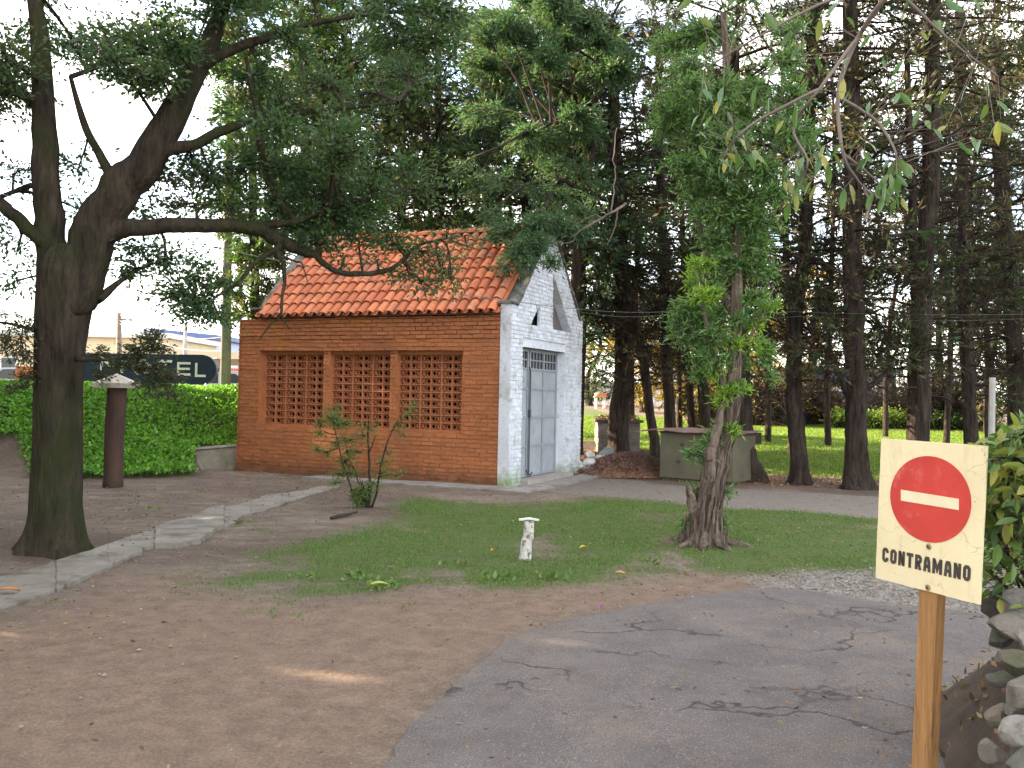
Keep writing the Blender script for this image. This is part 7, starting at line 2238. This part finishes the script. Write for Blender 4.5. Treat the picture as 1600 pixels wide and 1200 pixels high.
g = np.random.default_rng(61)
n_ = 9000
i_ = g.integers(0, gx2.shape[0], n_); j_ = g.integers(0, gx2.shape[1], n_)
P = np.column_stack([gx2[i_, j_] + g.normal(0, 0.02, n_), gy2[i_, j_] + g.normal(0, 0.02, n_), hz_[i_, j_] - 0.05 + hgt(gx2[i_, j_], gy2[i_, j_])])
k2 = hz_[i_, j_] > 0.10
P = P[k2]
mb = MB()
h_ = len(P) // 2
mb.leaves(P[:h_], 0.05, 0.02, g, np.tile([0, 0, 0.2], (h_, 1)), 1.0)
q_ = P[h_:][fbm(P[h_:, 0], P[h_:, 1], 2.0, 1) > 0.05]
mb.leaves(q_, 0.055, 0.026, g, np.tile([-0.2, -0.2, 0.8], (len(q_), 1)), 0.7, 1)
tag(mb.build('mound_litter', [m_litter, m_mixg]), 'dry leaves and low weeds on the soil under the shrub at the right edge', 'ground cover', kind='stuff')

# branch with large leaves hanging into view at the top
g = np.random.default_rng(43)
YO = 4.2
ob = thing('overhanging_branch', 'branch with large drooping green and yellow leaves hanging in at the upper right', 'branch', at(1330, -60, YO))
mb = MB(); LB = []
for pts_ in ([(1500, -120), (1400, -20), (1340, 60), (1310, 150), (1318, 240), (1335, 275), (1352, 295), (1375, 310)], [(1340, 60), (1280, 140), (1240, 200), (1262, 250), (1250, 285)], [(1318, 240), (1345, 262), (1372, 285), (1388, 305)], [(1310, 150), (1370, 190), (1400, 240), (1395, 262)], [(1280, 140), (1200, 180), (1150, 215), (1132, 245)], [(1352, 295), (1360, 320), (1350, 345)], [(1400, -20), (1300, 0), (1180, 60), (1100, 110)], [(1400, -20), (1480, 60), (1560, 120)]):
    LB.append(limb(mb, [at(x, y, YO + 0.1 * math.sin(x)) for x, y in pts_], [0.009, 0.006, 0.003] if pts_[0][0] != 1500 else [0.014, 0.009, 0.004], 6, 0.05, 2, 6, 0.004))
mb.build('stem', m_twigG, ob, smooth=True)
limbs = np.concatenate(LB)
P, D = [], []
for (px, py, n_) in ((1245, 265, 7), (1235, 285, 7), (1255, 300, 6), (1240, 318, 3), (1290, 252, 8), (1305, 262, 4), (1330, 300, 2), (1385, 275, 5), (1400, 268, 5), (1392, 308, 5), (1378, 300, 3), (1400, 322, 3), (1130, 258, 4), (1150, 262, 3), (1165, 250, 4), (1405, 255, 5), (1265, 250, 6), (1345, 250, 4)):
    for _ in range(n_):
        P.append(at(px + g.normal(0, 9), py - 12 + g.normal(0, 9), YO + g.normal(0, 0.06)))
        D.append(np.array([g.normal(0.1, 0.45), g.normal(0, 0.35), -0.55]))
for _ in range(110):
    px, py = g.uniform(1080, 1580), g.uniform(-60, 235)
    P.append(at(px, py, YO + g.normal(0, 0.15))); D.append(np.array([g.normal(0, 0.5), g.normal(0, 0.4), -0.5]))
P = np.array(P); D = np.array(D)
mw = MB()
big_leaves(mw, P, D, 0.088, 0.030, g)
near_ = limbs[np.array([np.argmin(((limbs - p) ** 2).sum(1)) for p in P])]
mw.twigs(near_, P, 0.0018, 0.0014, 1)
mw.build('foliage', [leafmat('drooping_leaf', [(0.05, 0.12, 0.035), (0.09, 0.17, 0.04), (0.07, 0.14, 0.06), (0.30, 0.27, 0.05)], 0.3, 0.4, gloss=0.5), m_twigG], ob)

# ---------------------------------------------------------------- unseen trees added left of the view to block the sun
def shade_tree(x, y, h, rad, seed, label):
    g = np.random.default_rng(seed)
    b0 = np.array([x, y, float(hgt(x, y))])
    t = thing('added_shade_tree', label, 'tree', b0, 'added trees shading the garden from the left')
    mb = MB()
    P = limb(mb, [b0 - [0, 0, .3], b0 + [0.1, 0, h * .35], b0 + [-0.1, 0.1, h * .7], b0 + [0, 0, h]], [0.35, 0.28, 0.2, 0.06], 12, 0.08, seed, 6, 0.05)
    mb.build('trunk', m_bark, t, smooth=True)
    mw = MB(); ml = ([],)
    conifer_crown(ml, mw, P, None, g, b0[2] + 1.2, b0[2] + h, rad, nb=90, m=12, kl=12, L=0.42, W=0.20, bare=0.0, bottom=0.95)
    flush_branches(mw, ml)
    mw.build('crown', [m_con, m_twig], t)
for i, (x, y) in enumerate(((-9.5, 5.5), (-11.3, 11.2), (-12.5, 14.5), (-15.5, 18), (-18.5, 22), (-24.0, 20), (-19, 14), (-15.5, 9.5), (-13.8, 6.8), (-12.0, 3.0))):
    shade_tree(x, y, 13.5 + 0.6 * (i % 3), 3.3, 600 + i, ['added dense shade tree nearest the viewer outside the left edge', 'added dense shade tree beside the big mossy trunk outside the left edge', 'added dense shade tree in the front row outside the left edge', 'added dense shade tree behind the front row outside the left edge', 'added dense shade tree farther back outside the left edge', 'added dense shade tree farthest back outside the left edge', 'added dense shade tree in the second row outside the left edge', 'added dense shade tree second nearest the viewer outside the left edge', 'added dense shade tree behind the two nearest ones outside the left edge', 'added dense shade tree level with the asphalt drive outside the left edge'][i])
